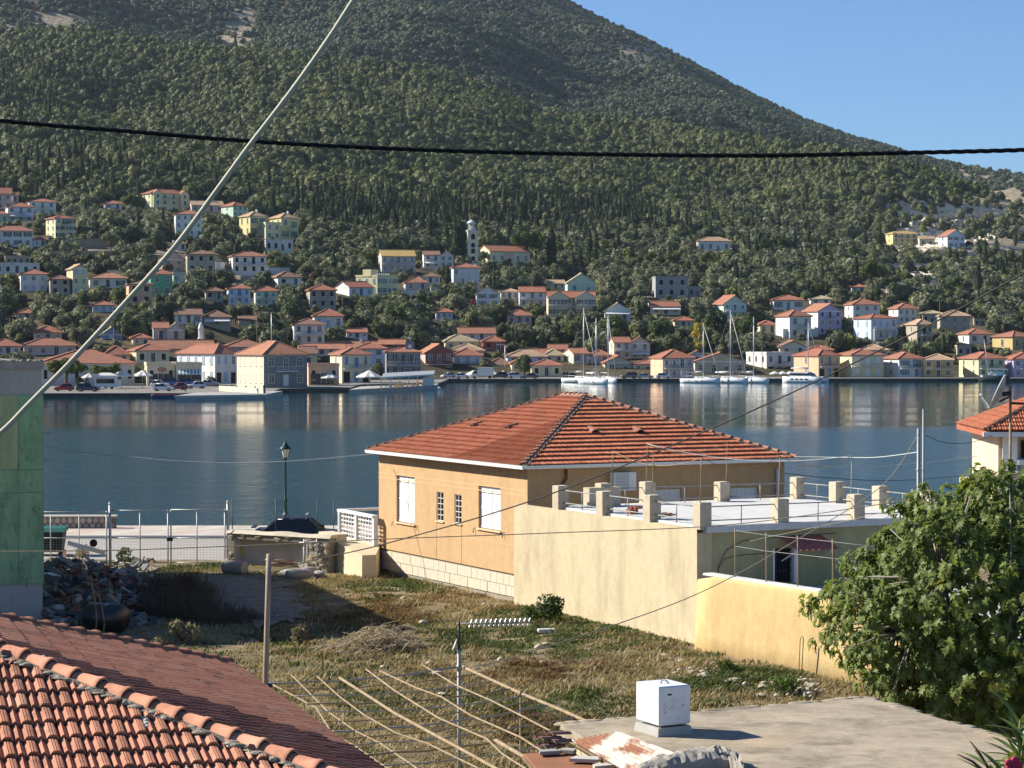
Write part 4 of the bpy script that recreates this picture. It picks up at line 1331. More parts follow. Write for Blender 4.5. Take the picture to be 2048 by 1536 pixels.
def small_belfries():
 # white stepped belfry among the harbour roofs
 p = hill(402, 690)
 k = p.y / FPX
 b = empty('belfry', p, .1, "slender white stepped belfry with cross above orange roofs", 'belfry')
 m = MB()
 u = k
 m.lathe([(6 * u, -4), (6 * u, 12 * u), (7 * u, 12.2 * u), (7 * u, 14 * u), (5 * u, 14.2 * u), (5 * u, 30 * u)], 8, (0, 0, 0), 0, False)
 m.build('shaft', M_WHT, b)
 m = MB()
 m.lathe([(6 * u, 30 * u), (5.6 * u, 34 * u), (4 * u, 40 * u), (2 * u, 44 * u), (1.2 * u, 45 * u)], 10)
 m.build('dome', M_WHT, b)
 m = MB()
 m.bar((0, 0, 45 * u), (0, 0, 55 * u), 1 * u, 1 * u)
 m.bar((-2.5 * u, 0, 51 * u), (2.5 * u, 0, 51 * u), 1 * u, 1 * u)
 m.build('cross', M_WHT, b)
 # clock gable with cross on the grey building
 p = G(816, 758, ZQ) + Vector((0, 3, 0))
 k = p.y / FPX
 b = empty('clock_gable', Vector((p.x, p.y, ZQ + (758 - 705) * k)), .05, "small grey clock gable with stone cross on the harbour building", 'clock gable')
 m = MB()
 m.box(-1.0, 1.7, 0, 1.4, -.6, .35)
 m.box(-.8, 1.5, .1, 1.3, .35, 2.5)
 m.add([(-.9, 0, 2.5), (1.6, 0, 2.5), (1.1, .2, 3.0), (-.4, .2, 3.0), (-.9, 1.4, 2.5), (1.6, 1.4, 2.5), (1.1, 1.2, 3.0), (-.4, 1.2, 3.0)], [(0, 1, 2, 3), (5, 4, 7, 6), (1, 5, 6, 2), (4, 0, 3, 7), (3, 2, 6, 7)])
 m.build('block', plaster(WALLC['G'], .3), b)
 m = MB()
 m.M = Matrix.Translation((.35, .05, 1.5)) @ Matrix.Rotation(math.pi / 2, 4, 'X')
 m.lathe([(.55, -.02), (.55, .06), (.45, .07)], 16)
 m.build('clock_face', M_WHT, b)
 m = MB()
 m.bar((.35, .7, 3), (.35, .7, 4.3), .18, .18)
 m.bar((-.15, .7, 3.85), (.85, .7, 3.85), .18, .18)
 m.build('cross', M_WHT, b)


small_belfries()


# retaining walls and terrace walls on the slope
def slope_wall(label, x0, y0, x1, y1, hpx, col=None, thick=.6):
 a, b = hill(x0, y0), hill(x1, y1)
 k = a.y / FPX
 h = hpx * k
 o = empty('retaining_wall', a, 0, label, 'wall', 'walls on the town slope')
 o['kind'] = 'thing'
 n = max(2, int((b - a).length / 6))
 rng = random.Random(int(x0 * 7 + y0))
 m = MB()
 dv = (b - a)
 for i in range(n):
  p, q = dv * (i / n), dv * ((i + 1) / n)
  s = Vector((-dv.y, dv.x, 0)).normalized() * thick
  hh = h * rng.uniform(.93, 1.05)
  z = Vector((0, 0, 1))
  m.add([p - z * 4, q - z * 4, q + z * hh, p + z * hh, p + s - z * 4, q + s - z * 4, q + s + z * hh, p + s + z * hh], [(0, 1, 2, 3), (5, 4, 7, 6), (3, 2, 6, 7), (1, 5, 6, 2), (4, 0, 3, 7)])
 m.build('masonry', col or M_STONE, o)
 m = MB()
 s = Vector((-dv.y, dv.x, 0)).normalized() * (thick / 2)
 m.bar(s + Vector((0, 0, h * 1.05)), s + dv + Vector((0, 0, h * 1.05)), thick + .1, .12)
 m.build('coping', col or M_CONC, o)


M_WWALL = plaster((0.70, 0.69, 0.64), .4, name='whitewash')
for a in (("long dark stone retaining wall below the cream villa", 97, 497, 215, 497, 18), ("stone retaining wall under the olive grove", 216, 478, 330, 477, 14), ("low dry stone wall below the long retaining wall", 125, 514, 235, 511, 10),
          ("grey stone wall above the low white house", 215, 553, 300, 553, 12), ("white churchyard wall in front of the church", 944, 538, 1035, 540, 11, M_WWALL), ("white churchyard wall right of the stairway", 1047, 542, 1120, 546, 9, M_WWALL),
          ("grey wall below the white pergola house", 862, 590, 960, 588, 16, M_CONC), ("dark stone wall under the white mansion", 485, 566, 560, 566, 14), ("stone terrace wall behind the yellow mansion", 615, 554, 705, 554, 14),
          ("pale wall beside the small grey cottage", 800, 592, 862, 596, 14, M_WWALL), ("dark harbour retaining wall below the pale blue villa", 1752, 700, 1900, 700, 14), ("white terrace wall of the white right hand house", 1566, 676, 1636, 674, 17, M_WWALL),
          ("grey wall above the small white gabled house", 1208, 606, 1282, 606, 5, M_CONC), ("stone ramp wall beside the red pickup", 902, 626, 930, 606, 12), ("white parking wall behind the red pickup", 930, 606, 1005, 610, 7, M_WWALL),
          ("pale garden wall beside the white mansion", 432, 540, 464, 543, 16, M_WWALL), ("white wall right of the white mansion", 535, 548, 580, 548, 12, M_WWALL), ("white wall under the double gabled house", 1072, 648, 1098, 648, 10, M_WWALL),
          ("stone wall below the olive trees near the belfry", 150, 622, 205, 622, 10), ("terrace wall of the white lower hotel", 348, 490, 430, 488, 9, M_WWALL), ("stone wall under the hillside yellow villa", 1745, 497, 1850, 500, 5),
          ("low stone wall along the track below the villa", 1452, 508, 1520, 508, 6), ("white wall with posts left of the cypress row", 1122, 549, 1140, 551, 9, M_WWALL)):
 slope_wall(*a)
# ------------------------------------------------------------------ trees
HB = np.array([h[1] for h in HOUSES], float)         # screen boxes of the houses, to keep trees off their fronts


def clear_of_houses(px, py, top, half):
 """px, py: foot rows; top: crown row; half: half width, in photo pixels. True where no house front is hidden"""
 x0, ya, x1, yb = HB.T
 px, py, top, half = (np.asarray(a, float)[:, None] for a in (px, py, top, half))
 hgt = yb - ya
 front = (py >= yb - .1 * hgt) & (px + half * .8 > x0) & (px - half * .8 < x1) & (top < yb - .22 * hgt)
 inside = (px > x0 - 3) & (px < x1 + 3) & (py > yb - .75 * hgt - 3) & (py < yb + 1)
 return ~(front | inside).any(1)


CROWN, TRUNK = {}, {}
for i in range(4):
 CROWN['olive', i] = crown_mesh('crown', 100 + i, M_OLV, 13, 2.1, 1.35, .75, 1.25, 1500, .23, 3.3, .35)
 CROWN['round', i] = crown_mesh('crown', 200 + i, M_DRK, 13, 1.9, 1.7, .8, 1.25, 1500, .24, 3.4, .5)
 CROWN['pine', i] = crown_mesh('crown', 300 + i, M_PIN, 12, 2.5, 1.5, .8, 1.2, 1600, .24, 5.3, .45)
CROWN['yellow', 0] = crown_mesh('crown', 400, M_YEL, 16, 1.9, 3.0, .7, 1.1, 1500, .26, 4.3, .9, .7)
CROWN['dry', 0] = crown_mesh('crown', 401, M_BRN, 12, 1.9, 1.4, .7, 1.2, 1300, .22, 2.9, .4)
for i in range(3):
 CROWN['cypress', i] = cypress_mesh('crown', 500 + i, 1300, 11.0, 1.05 + .15 * i, .22)


def trunk_mesh(kind, seed):
 rng = random.Random(seed)
 m = MB()
 if kind == 'cypress':
  m.tube([(0, 0, -.8), (0, 0, 1), (0, 0, 9)], [.2, .17, .04], 6)
 else:
  h = dict(pine=4.4).get(kind, 2.3)
  b = Vector((rng.uniform(-.3, .3), rng.uniform(-.3, .3), h))
  m.tube([(0, 0, -.8), b * .5 + Vector((.1, 0, 0)), b], [.28, .2, .15], 7)
  for k in range(5):
   a = k * 1.26 + rng.uniform(-.3, .3)
   e = b + Vector((math.cos(a) * 1.3, math.sin(a) * 1.3, rng.uniform(.7, 1.4)))
   m.tube([b - Vector((0, 0, .2)), (b + e) / 2 + Vector((0, 0, .15)), e], [.12, .08, .04], 5)
 return m.mesh('trunk', M_BAR)


for k in ('olive', 'round', 'pine', 'yellow', 'dry', 'cypress'):
 TRUNK[k] = [trunk_mesh(k, 5 + i) for i in range(2)]
NHT = dict(olive=5.6, round=6.2, pine=7.6, yellow=8.2, dry=5.0, cypress=11.0)
NAMES = dict(olive='olive_tree', round='leafy_tree', pine='pine_tree', yellow='autumn_tree', dry='dry_tree', cypress='cypress_tree')
TREES = []
_TR = random.Random(77)


def tree(kind, p, h, label=None, group=None, wide=1.0):
 s = h / NHT[kind]
 o = empty(NAMES[kind], p, _TR.uniform(0, 6.28), label, 'tree', group)
 ks = [k for k in CROWN if k[0] == kind]
 inst('crown', CROWN[_TR.choice(ks)], o, (0, 0, 0), (0, 0, 0), (s * wide, s * wide, s))
 inst('trunk', _TR.choice(TRUNK[kind]), o, (0, 0, 0), (0, 0, 0), (s * wide, s * wide, s))
 return o


# trees the photograph lets one name
def named_tree(kind, px, py, hpx, label, wide=1.0, z=None):
 p = G(px, py, z) if z is not None else hill(px, py)
 return tree(kind, p, hpx * p.y / FPX, label, None, wide)


named_tree('yellow', 1398, 712, 68, "bright yellow autumn tree behind the harbour roofs", .85)
named_tree('pine', 133, 778, 60, "umbrella pine leaning over the red car on the quay", 1.75, ZQ)
named_tree('pine', 212, 776, 52, "second umbrella pine left of the cafe parasols", 1.6, ZQ)
named_tree('round', 160, 778, 28, "small round bush tree between the parked cars", 1.0, ZQ)
named_tree('round', 1048, 757, 52, "leafy harbour tree in front of the low tiled houses", .9, ZQ)
named_tree('pine', 1052, 535, 84, "tall pine with flat crown behind the church", .9)
named_tree('pine', 1072, 541, 80, "second tall pine beside the church, further right", .6)
named_tree('round', 968, 526, 25, "dark round tree between the church and bell tower", 1.0)
named_tree('pine', 1745, 600, 85, "big green pine in the olive slope, right side", .75)
named_tree('pine', 1562, 520, 52, "broad pine below the rocky cut on the hillside", 1.0)
named_tree('pine', 1530, 522, 45, "lighter pine left of the broad pine", .8)
named_tree('pine', 1345, 545, 46, "bright green pine above the unfinished house", .9)
named_tree('pine', 1410, 545, 40, "bright green pine right of the unfinished house's twin", .9)
named_tree('pine', 1300, 540, 36, "low bright pine left of the tall cypress", 1.0)
named_tree('pine', 452, 162, 26, "lone bright green tree on the upper slope", 1.3)
named_tree('round', 1150, 690, 62, "large dark tree below the double gabled house", 1.3)
named_tree('round', 1228, 692, 66, "large tree behind the first yacht masts", 1.2)
named_tree('round', 1320, 698, 62, "broad tree beneath the white house with awning", 1.35)
named_tree('round', 1432, 680, 66, "dark tree beneath the mint gabled house", 1.0)
named_tree('round', 1490, 690, 64, "broad dark tree right of the tallest mast", 1.2)
named_tree('round', 585, 655, 62, "large dark tree right of the pale green cottage", 1.1)
named_tree('round', 790, 660, 55, "large tree below the yellow mansion", 1.2)
named_tree('dry', 628, 572, 26, "reddish brown bush above the stone house", 1.2)
named_tree('dry', 338, 548, 20, "dark red bush between the pink and green houses", 1.3)
named_tree('dry', 1095, 600, 24, "purple brown bush beside the double gabled house", 1.1)
for i, (px, py, hp) in enumerate(((1103, 547, 95), (1178, 545, 90), (1190, 548, 70), (912, 520, 70), (920, 521, 84), (926, 522, 78), (1146, 548, 45), (1160, 550, 52))):
 named_tree('cypress', px, py, hp, "%s cypress from the bell tower, going right along the church" % ('first second third fourth fifth sixth seventh eighth'.split()[sorted([912, 920, 926, 1103, 1146, 1160, 1178, 1190]).index(px)]), 1.1)

ORD = ['', 'second ', 'third ', 'fourth ', 'fifth ', 'sixth ', 'seventh ', 'eighth ', 'ninth ', 'tenth ', 'eleventh ', 'twelfth ', 'thirteenth ', 'fourteenth ', 'fifteenth ']
_USED = {}


def tree_label(kind, px, py):
 best = None
 for lab, (x0, ya, x1, yb), r in HOUSES:
  cx, cy = (x0 + x1) / 2, (ya + yb) / 2
  dx, dy = (px - cx) / max(12, (x1 - x0) / 2), (py - 10 - cy) / max(10, (yb - ya) / 2)
  q = abs(px - cx) + abs(py - 10 - cy) * 1.3
  if best is None or q < best[0]:
   best = (q, lab, dx, dy)
 _, lab, dx, dy = best
 rel = ('right of' if dx > 0 else 'left of') if abs(dx) > abs(dy) else ('below' if dy > 0 else 'above')
 kd = dict(olive='grey green olive', round='dark leafy tree', cypress='slim cypress', pine='green pine')[kind]
 w = lab.split()
 if len(w) > 9:
  w = w[:9]
  while w[-1] in ('and', 'with', 'the', 'of', 'a', 'on', 'beside', 'below', 'above', 'behind', 'from', 'in', 'between', 'two', 'its', 'red', 'white', 'dark', 'tan', 'cream', 'pale', 'grey'):
   w.pop()
 key = '%s %s the %s' % (kd, rel, ' '.join(w))
 n = _USED.get(key, 0)
 _USED[key] = n + 1
 if n >= len(ORD):
  return None
 return ORD[n] + key


def town_trees():
 rng = random.Random(5)
 want = [('olive', 185), ('round', 95), ('cypress', 55)]
 occ = []
 for kind, n in want:
  got = tries = 0
  while got < n and tries < 9000:
   tries += 1
   px = rng.uniform(-20, 2070)
   lo = np.interp(px, [0, 300, 450, 620, 760, 1060, 1300, 1500, 1800, 2048], [395, 420, 430, 470, 490, 520, 540, 540, 560, 600])
   hi = np.interp(px, [0, 250, 600, 700, 900, 1100, 1500, 1750, 2048], [700, 700, 710, 715, 722, 730, 728, 722, 735])
   if kind == 'cypress':
    px = rng.choice([rng.uniform(640, 1260), rng.uniform(1380, 1520), rng.uniform(1860, 2060), rng.uniform(0, 300)])
    lo, hi = np.interp(px, [0, 300, 640, 1260, 1400, 2048], [330, 380, 440, 470, 500, 520]), np.interp(px, [0, 300, 640, 1260, 1400, 2048], [400, 420, 490, 530, 545, 600])
   py = rng.uniform(lo, hi)
   h = dict(olive=rng.uniform(4.2, 6.6), round=rng.uniform(4.5, 7.5), cypress=rng.uniform(7, 13))[kind]
   p = hill(px, py)
   k = p.y / FPX
   half = dict(olive=2.9, round=2.6, cypress=1.1)[kind] / NHT[kind] * h / k
   if not clear_of_houses([px], [py], [py - h / k], [half])[0]:
    continue
   if any(abs(px - a) < (half + b) * .62 and abs(py - c) < h / k * .55 for a, b, c in occ):
    continue
   if float(rocky(px, py)) > .75 and rng.random() < .8:
    continue
   lab = tree_label(kind, px, py)
   if lab is None:
    continue
   occ.append((px, half, py))
   tree(kind, p, h, lab, dict(olive='olive trees on the town slope', round='leafy trees on the town slope', cypress='cypresses on the town slope')[kind], rng.uniform(.9, 1.15))
   got += 1


town_trees()


# woods and scrub that read as one mass
def woods():
 oak = [crown_mesh('oak_kind', 600 + i, M_OAK, 8, .60, .5, .36, .56, 460, .13, .42, .3, .92, .16) for i in range(5)]
 fars = [crown_mesh('scrub_kind', 650 + i, M_FAR, 7, .60, .45, .36, .56, 260, .14, .40, .3, .93, .16) for i in range(4)]
 cyp = [cypress_mesh('cypress_kind', 700 + i, 420, 1.0, .10 + .02 * i, .035) for i in range(2)]
 pin = [crown_mesh('pine_kind', 720 + i, M_PIN, 9, .5, .75, .3, .45, 380, .14, .75, .6, .8, .3) for i in range(2)]
 olv = [crown_mesh('olive_kind', 740 + i, M_OLV, 9, .62, .45, .34, .55, 420, .14, .5, .3, .8, .3) for i in range(2)]
 rng = np.random.default_rng(3)

 def project(u, d):
  z = tz(u, d)
  row = 768 - FPX * ((d * ST + (z - CAMZ) * CT) / (d * CT - (z - CAMZ) * ST))
  return z, row

 def blotch(u, row, s, k):
  return .5 + .25 * wav(u, row * 1.6, s, k)
 # near hill
 n = 104000
 u = rng.uniform(-650, 2800, n)
 d = np.sqrt(rng.uniform(430.0 ** 2, 1580.0 ** 2, n))
 z, row = project(u, d)
 ok = (d > slope_base(u) + np.interp(u, [0, 600, 900], [92, 58, 36])) & (row > -80)
 rk = rocky(u, row)
 keep = rng.uniform(0, 1, n) > rk * .92
 town = np.interp(u, [-400, 0, 300, 450, 620, 760, 1060, 1300, 1500, 1800, 2048, 2500], [385, 390, 420, 430, 475, 495, 525, 545, 545, 560, 600, 620])
 intown = row > town
 keep &= rng.uniform(0, 1, n) < np.where(intown, .6, np.where(blotch(u, row, 24, 1.1) > .22, .97, .35))
 scl = 1.7 + 3.4 * rng.uniform(0, 1, n) ** 1.6 * np.where(intown, .8, 1.0)
 pick = rng.integers(0, 5, n)
 szz = scl * rng.uniform(.85, 1.25, n)
 # cypress belts
 belt = np.exp(-(((row - np.interp(u, [0, 450, 700, 1250, 1500, 2048], [335, 385, 445, 442, 500, 520])) / 33) ** 2)) * np.interp(u, [-400, 0, 430, 560, 640, 1240, 1330, 1900, 2048], [.08, .13, .1, .1, .45, .48, .1, .04, .12])
 belt = np.maximum(belt, .22 * np.exp(-(((row - 190) / 45) ** 2 + ((u - 90) / 130) ** 2)))
 belt = np.maximum(belt, .018)
 isc = rng.uniform(0, 1, n) < belt * .8
 hc = rng.uniform(6, 12.5, n)
 pick = np.where(isc, 5 + rng.integers(0, 2, n), pick)
 szz = np.where(isc, hc, szz)
 scl = np.where(isc, hc * rng.uniform(.8, 1.1, n), scl)
 # olives lower down and in the town, some light pines
 iso = ~isc & (rng.uniform(0, 1, n) < np.where(intown, .75, np.clip((row - 380) / 160, 0, .6)))
 pick = np.where(iso, 9 + rng.integers(0, 2, n), pick)
 isp = ~isc & ~iso & (rng.uniform(0, 1, n) < .012 + .06 * (blotch(u, row, 90, 2.0) > .72))
 pick = np.where(isp, 7 + rng.integers(0, 2, n), pick)
 szz = np.where(isp, scl * 1.1, szz)
 k = d / FPX
 tall = np.where(isc, szz, szz * 1.15)
 wide = np.where(isc, scl * .12, scl)
 sel = np.nonzero(ok & keep)[0]
 good = clear_of_houses(u[sel], row[sel], row[sel] - tall[sel] / k[sel], wide[sel] / k[sel])
 sel = sel[good]
 pts = np.stack([(u - 1024) / FPX * d, d, z - .12 * szz * ~isc - .2], -1)[sel]
 scatter('woodland', pts, scl[sel], szz[sel], rng.uniform(0, 6.28, len(sel)), pick[sel], oak + cyp + pin + olv, "dense evergreen wood of oaks and cypresses covering the near hill", 'woodland')
 # mountain behind
 n = 84000
 u = rng.uniform(-650, 2800, n)
 d = np.sqrt(rng.uniform(1560.0 ** 2, 3080.0 ** 2, n))
 z, row = project(u, d)
 rk = rocky(u, row)
 dm = np.interp(u, [-1500, 1200, 2048, 3500], [3100, 2900, 2500, 2400])
 keep = (row > -340) & (d < dm + 60) & (rng.uniform(0, 1, n) > rk * .85) & (rng.uniform(0, 1, n) < np.where(blotch(u, row, 35, .3) > .3, .95, .6))
 sel = np.nonzero(keep)[0]
 scl = rng.uniform(2.6, 5.4, n)
 pts = np.stack([(u - 1024) / FPX * d, d, z - .15 * scl], -1)[sel]
 scatter('mountain_scrub', pts, scl[sel], (scl * rng.uniform(.8, 1.1, n))[sel], rng.uniform(0, 6.28, len(sel)), rng.integers(0, 4, len(sel)), fars, "dark scrub covering the mountain behind the town", 'scrub')


woods()


# dry stone terraces on the bare slope
def terraces():
 rng = random.Random(21)
 m = MB()
 for _ in range(750):
  px = rng.choice([rng.uniform(1740, 2080), rng.uniform(1760, 1900)])
  py = rng.uniform(405, 600)
  if float(rocky(px, py)) < .35:
   continue
  L = rng.uniform(14, 70)
  pts = []
  for i in range(5):
   q = hill(px + L * i / 4, py + L * i / 4 * rng.uniform(.02, .10))
   pts.append(q)
  h = rng.uniform(.6, 1.6)
  for a, b in zip(pts[:-1], pts[1:]):
   if abs(a.y - b.y) > 40 or rng.random() < .25:
    continue
   z = Vector((0, 0, 1))
   s = Vector((0, .7, 0))
   ha, hb = h * rng.uniform(.6, 1.2), h * rng.uniform(.6, 1.2)
   m.add([a - z, b - z, b + z * hb, a + z * ha, b + s + z * hb, a + s + z * ha], [(0, 1, 2, 3), (3, 2, 4, 5)])
 t = pebble('dry_stone', [(0.3, (0.36, 0.31, 0.24)), (0.55, (0.62, 0.56, 0.46)), (0.75, (0.78, 0.73, 0.63))], 1.0, .6, .1)
 o = m.build('dry_stone_terraces', t)
 tag(o, "pale dry stone terrace walls on the bare slope at right", 'stone terraces', None, 'stuff')


terraces()
# ------------------------------------------------------------------ harbour things
M_TYRE = paint((0.018, 0.018, 0.018), 0.9, .1, 3, name='tyre_rubber')
M_RIM = paint((0.35, 0.35, 0.36), 0.35, .1, 3, metal=.8, name='wheel_rim')
M_CGLASS = NT('car_glass').out((0.012, 0.014, 0.016), 0.05, 0, 0.6)
M_LAMP = paint((0.6, 0.6, 0.58), 0.15, .05, 3, spec=.6, name='lamp_lens')
M_RLAMP = paint((0.35, 0.02, 0.02), 0.2, .05, 3, spec=.6, name='tail_lens')
M_CANV = paint((0.70, 0.67, 0.60), 0.85, .08, 1.5, name='canvas')
M_WOOD = paint((0.22, 0.14, 0.08), 0.8, .3, 3, name='weathered_wood')
M_HULL = paint((0.78, 0.78, 0.76), 0.25, .04, 1, spec=.5, name='white_gelcoat')
M_ALU = paint((0.62, 0.62, 0.60), 0.4, .05, 2, metal=.3, name='aluminium')
_CARM = {}
CAR_KINDS = dict(
 hatch=dict(L=3.9, W=1.68, H=1.5, hood=.86, tail=.98, prof=[(0, .55, 0), (.06, .72, 0), (.28, .90, 0), (.44, 1, 1), (.80, .99, 1), (.96, .66, 0), (1, .5, 0)]),
 sedan=dict(L=4.45, W=1.74, H=1.44, hood=.9, tail=.98, prof=[(0, .5, 0), (.05, .64, 0), (.30, .70, 0), (.42, .96, 1), (.60, 1, 1), (.72, .94, 1), (.86, .72, 0), (.97, .70, 0), (1, .5, 0)]),
 suv=dict(L=4.4, W=1.82, H=1.72, hood=1.0, tail=1.1, prof=[(0, .52, 0), (.05, .64, 0), (.27, .69, 0), (.38, .95, 1), (.85, 1, 1), (.96, .68, 0), (1, .5, 0)]))


def car_meshes(kind, col):
 key = (kind, col)
 if key in _CARM:
  return _CARM[key]
 q = CAR_KINDS[kind]
 L, Wd, H = q['L'], q['W'], q['H']
 pm = NT('car_paint')
 pm = pm.out(col, .3, 0.2, .6)
 body, glass, roof = MB(), MB(), MB()
 belt = H * .62
 xs = [0, .02, .08, .2, .35, .5, .65, .8, .92, .98, 1]
 front = np.interp(xs, [0, .03, .3, .5, .8, .95, 1], [H * .42, H * .52, H * .6, H * .61, H * .62, H * .62, H * .45])
 if kind == 'sedan':
  front = np.interp(xs, [0, .03, .3, .5, .8, .96, 1], [H * .40, H * .54, H * .64, H * .62, H * .66, H * .66, H * .45])
 secs = []
 for x, zt in zip(xs, front):
  nr = 1 - .12 * (abs(x - .5) * 2) ** 4
  w = Wd / 2 * nr
  X = (x - .5) * L
  z0 = .22 + (.1 if x in (0, 1) else 0)
  secs.append([(X, -w * .9, z0), (X, -w, z0 + .18), (X, -w, zt - .1), (X, -w * .9, zt), (X, w * .9, zt), (X, w, zt - .1), (X, w, z0 + .18), (X, w * .9, z0)])
 body.loft(secs, 0, True, True, True)
 # cabin
 pr = [p for p in q['prof']]
 top = [p for p in pr if p[2] == 1]
 a = top[0][0]
 b = top[-1][0]
 xa = a - (.15 if kind != 'suv' else .11)
 xb = b + (.13 if kind != 'sedan' else .15)
 zb, zt = H * .60, H
 wb, wt = Wd / 2 * .93, Wd / 2 * .74

 def ring(x0, x1, z, w):
  return [((x0 - .5) * L, -w, z), ((x1 - .5) * L, -w, z), ((x1 - .5) * L, w, z), ((x0 - .5) * L, w, z)]
 glass.loft([ring(xa, xb, zb, wb), ring(a, b, zt - .05, wt)], 0, True, False)
 roof.loft([ring(a - .012, b + .012, zt - .08, wt + .02), ring(a + .02, b - .02, zt, wt - .08)], 0, True, True, True)
 # pillars
 for s in (-1, 1):
  for (x0, x1) in ((xa, a), ((xa + xb) / 2, (a + b) / 2), (xb, b)):
   roof.bar(((x0 - .5) * L, s * (wb + .012), zb - .02), ((x1 - .5) * L, s * (wt + .012), zt - .05), .07, .05)
 wheel, rim = MB(), MB()
 r = .32 if kind != 'suv' else .36
 for m, prof in ((wheel, [(r * .62, -.1), (r, -.08), (r, .08), (r * .62, .1)]), (rim, [(.03, -.105), (r * .6, -.102), (r * .6, .102), (.03, .105)])):
  m.M = Matrix.Rotation(math.pi / 2, 4, 'X')
  m.lathe(prof, 14)
 hl, tl = MB(), MB()
 hl.box(-.06, .06, -.2, .2, -.08, .08)
 tl.box(-.05, .05, -.16, .16, -.1, .1)
 _CARM[key] = dict(body=body.mesh('body', pm), window=glass.mesh('window', M_CGLASS), roof=roof.mesh('roof', pm), wheel=wheel.mesh('wheel', M_TYRE), rim=rim.mesh('rim', M_RIM), head=hl.mesh('headlight', M_LAMP), tail=tl.mesh('tail_light', M_RLAMP), q=q, r=r)
 return _CARM[key]


def car(kind, p, heading, col, label, group='parked cars'):
 cm = car_meshes(kind, col)
 q = cm['q']
 o = empty('parked_car', p, heading, label, 'car', group)
 inst('body', cm['body'], o)
 inst('window', cm['window'], o)
 inst('roof', cm['roof'], o)
 for sx in (-1, 1):
  for sy in (-1, 1):
   w = inst('wheel', cm['wheel'], o, (sx * q['L'] * .30, sy * (q['W'] / 2 - .1), cm['r']))
   inst('rim', cm['rim'], w)
 for sy in (-1, 1):
  inst('headlight', cm['head'], o, (-q['L'] / 2 + .06, sy * q['W'] * .33, q['H'] * .43))
  inst('tail_light', cm['tail'], o, (q['L'] / 2 - .04, sy * q['W'] * .36, q['H'] * .5))
 return o


for kind, px, row, hd, col, lab in (
  ('hatch', 128, 782, .3, (0.35, 0.02, 0.025), "small red hatchback under the umbrella pine"),
  ('suv', 176, 783, 3.1, (0.035, 0.045, 0.06), "dark grey off-roader parked at the quay edge"),
  ('hatch', 326, 782, 3.1, (0.62, 0.63, 0.63), "white hatchback parked nearest the blue rowing boat"),
  ('hatch', 320, 774, 3.0, (0.70, 0.70, 0.68), "white car parked behind the white hatchback"),
  ('hatch', 356, 780, .5, (0.25, 0.03, 0.035), "dark red car right of the white hatchback"),
  ('suv', 343, 772, 2.9, (0.05, 0.08, 0.2), "dark blue car in front of the grocery shop"),
  ('suv', 366, 772, .2, (0.08, 0.14, 0.32), "bright blue car in front of the striped awning"),
  ('hatch', 392, 777, .4, (0.6, 0.6, 0.6), "silver car at the head of the pier"),
  ('sedan', 420, 773, 3.0, (0.2, 0.22, 0.24), "grey saloon left of the grey hotel"),
  ('suv', 640, 770, .2, (0.55, 0.55, 0.55), "silver car parked under the taverna awning"),
  ('hatch', 896, 756, .6, (0.5, 0.51, 0.52), "silver car in front of the brick red house"),
  ('hatch', 926, 757, 3.0, (0.62, 0.62, 0.63), "silver hatchback left of the white box truck"),
  ('suv', 1000, 756, .1, (0.09, 0.08, 0.08), "dark car right of the white box truck"),
  ('suv', 1033, 757, 3.1, (0.55, 0.57, 0.58), "silver estate car under the harbour tree"),
  ('sedan', 1060, 757, .1, (0.12, 0.13, 0.14), "dark grey saloon right of the harbour tree"),
  ('suv', 1258, 757, .2, (0.16, 0.15, 0.12), "olive brown car behind the first yachts"),
  ('sedan', 1290, 757, 3.1, (0.40, 0.41, 0.42), "grey saloon in front of the low white cottage"),
  ('hatch', 1327, 757, 3.1, (0.7, 0.7, 0.69), "white hatchback in front of the pink house")):
 car(kind, G(px, row, ZQ + .004), hd, col, lab)
car('suv', hill(949, 611) + Vector((0, -1, .3)), .1, (0.45, 0.02, 0.03), "bright red pickup on the hillside ramp", None)


def box_truck():
 p = G(965, 757, ZQ)
 o = empty('box_truck', p, math.pi - .05, "white box truck parked on the harbour quay", 'truck')
 m = MB()
 m.box(-2.9, 1.1, -1.0, 1.0, .75, 2.9)
 m.build('cargo_box', M_WHT, o)
 m = MB()
 m.loft([[(1.2, y, z) for y, z in ((-.95, .45), (.95, .45), (.95, 2.2), (-.95, 2.2))], [(2.1, y, z) for y, z in ((-.95, .45), (.95, .45), (.9, 2.1), (-.9, 2.1))], [(2.75, y, z) for y, z in ((-.9, .45), (.9, .45), (.88, 1.25), (-.88, 1.25))], [(3.0, y, z) for y, z in ((-.85, .5), (.85, .5), (.8, 1.1), (-.8, 1.1))]])
 m.build('cab', M_WHT, o)
 m = MB()
 m.add([(2.14, -.86, 2.05), (2.14, .86, 2.05), (2.78, .84, 1.28), (2.78, -.84, 1.28)], [(0, 1, 2, 3)])
 for s in (-1, 1):
  m.add([(1.35, s * .97, 1.3), (2.5, s * .97, 1.3), (2.1, s * .97, 1.95), (1.35, s * .97, 2.0)], [(0, 1, 2, 3)])
 m.build('window', M_CGLASS, o)
 w = car_meshes('suv', (0.55, 0.55, 0.55))['wheel']
 for x in (-1.9, 2.0):
  for y in (-.85, .85):
   inst('wheel', w, o, (x, y, .36))


box_truck()


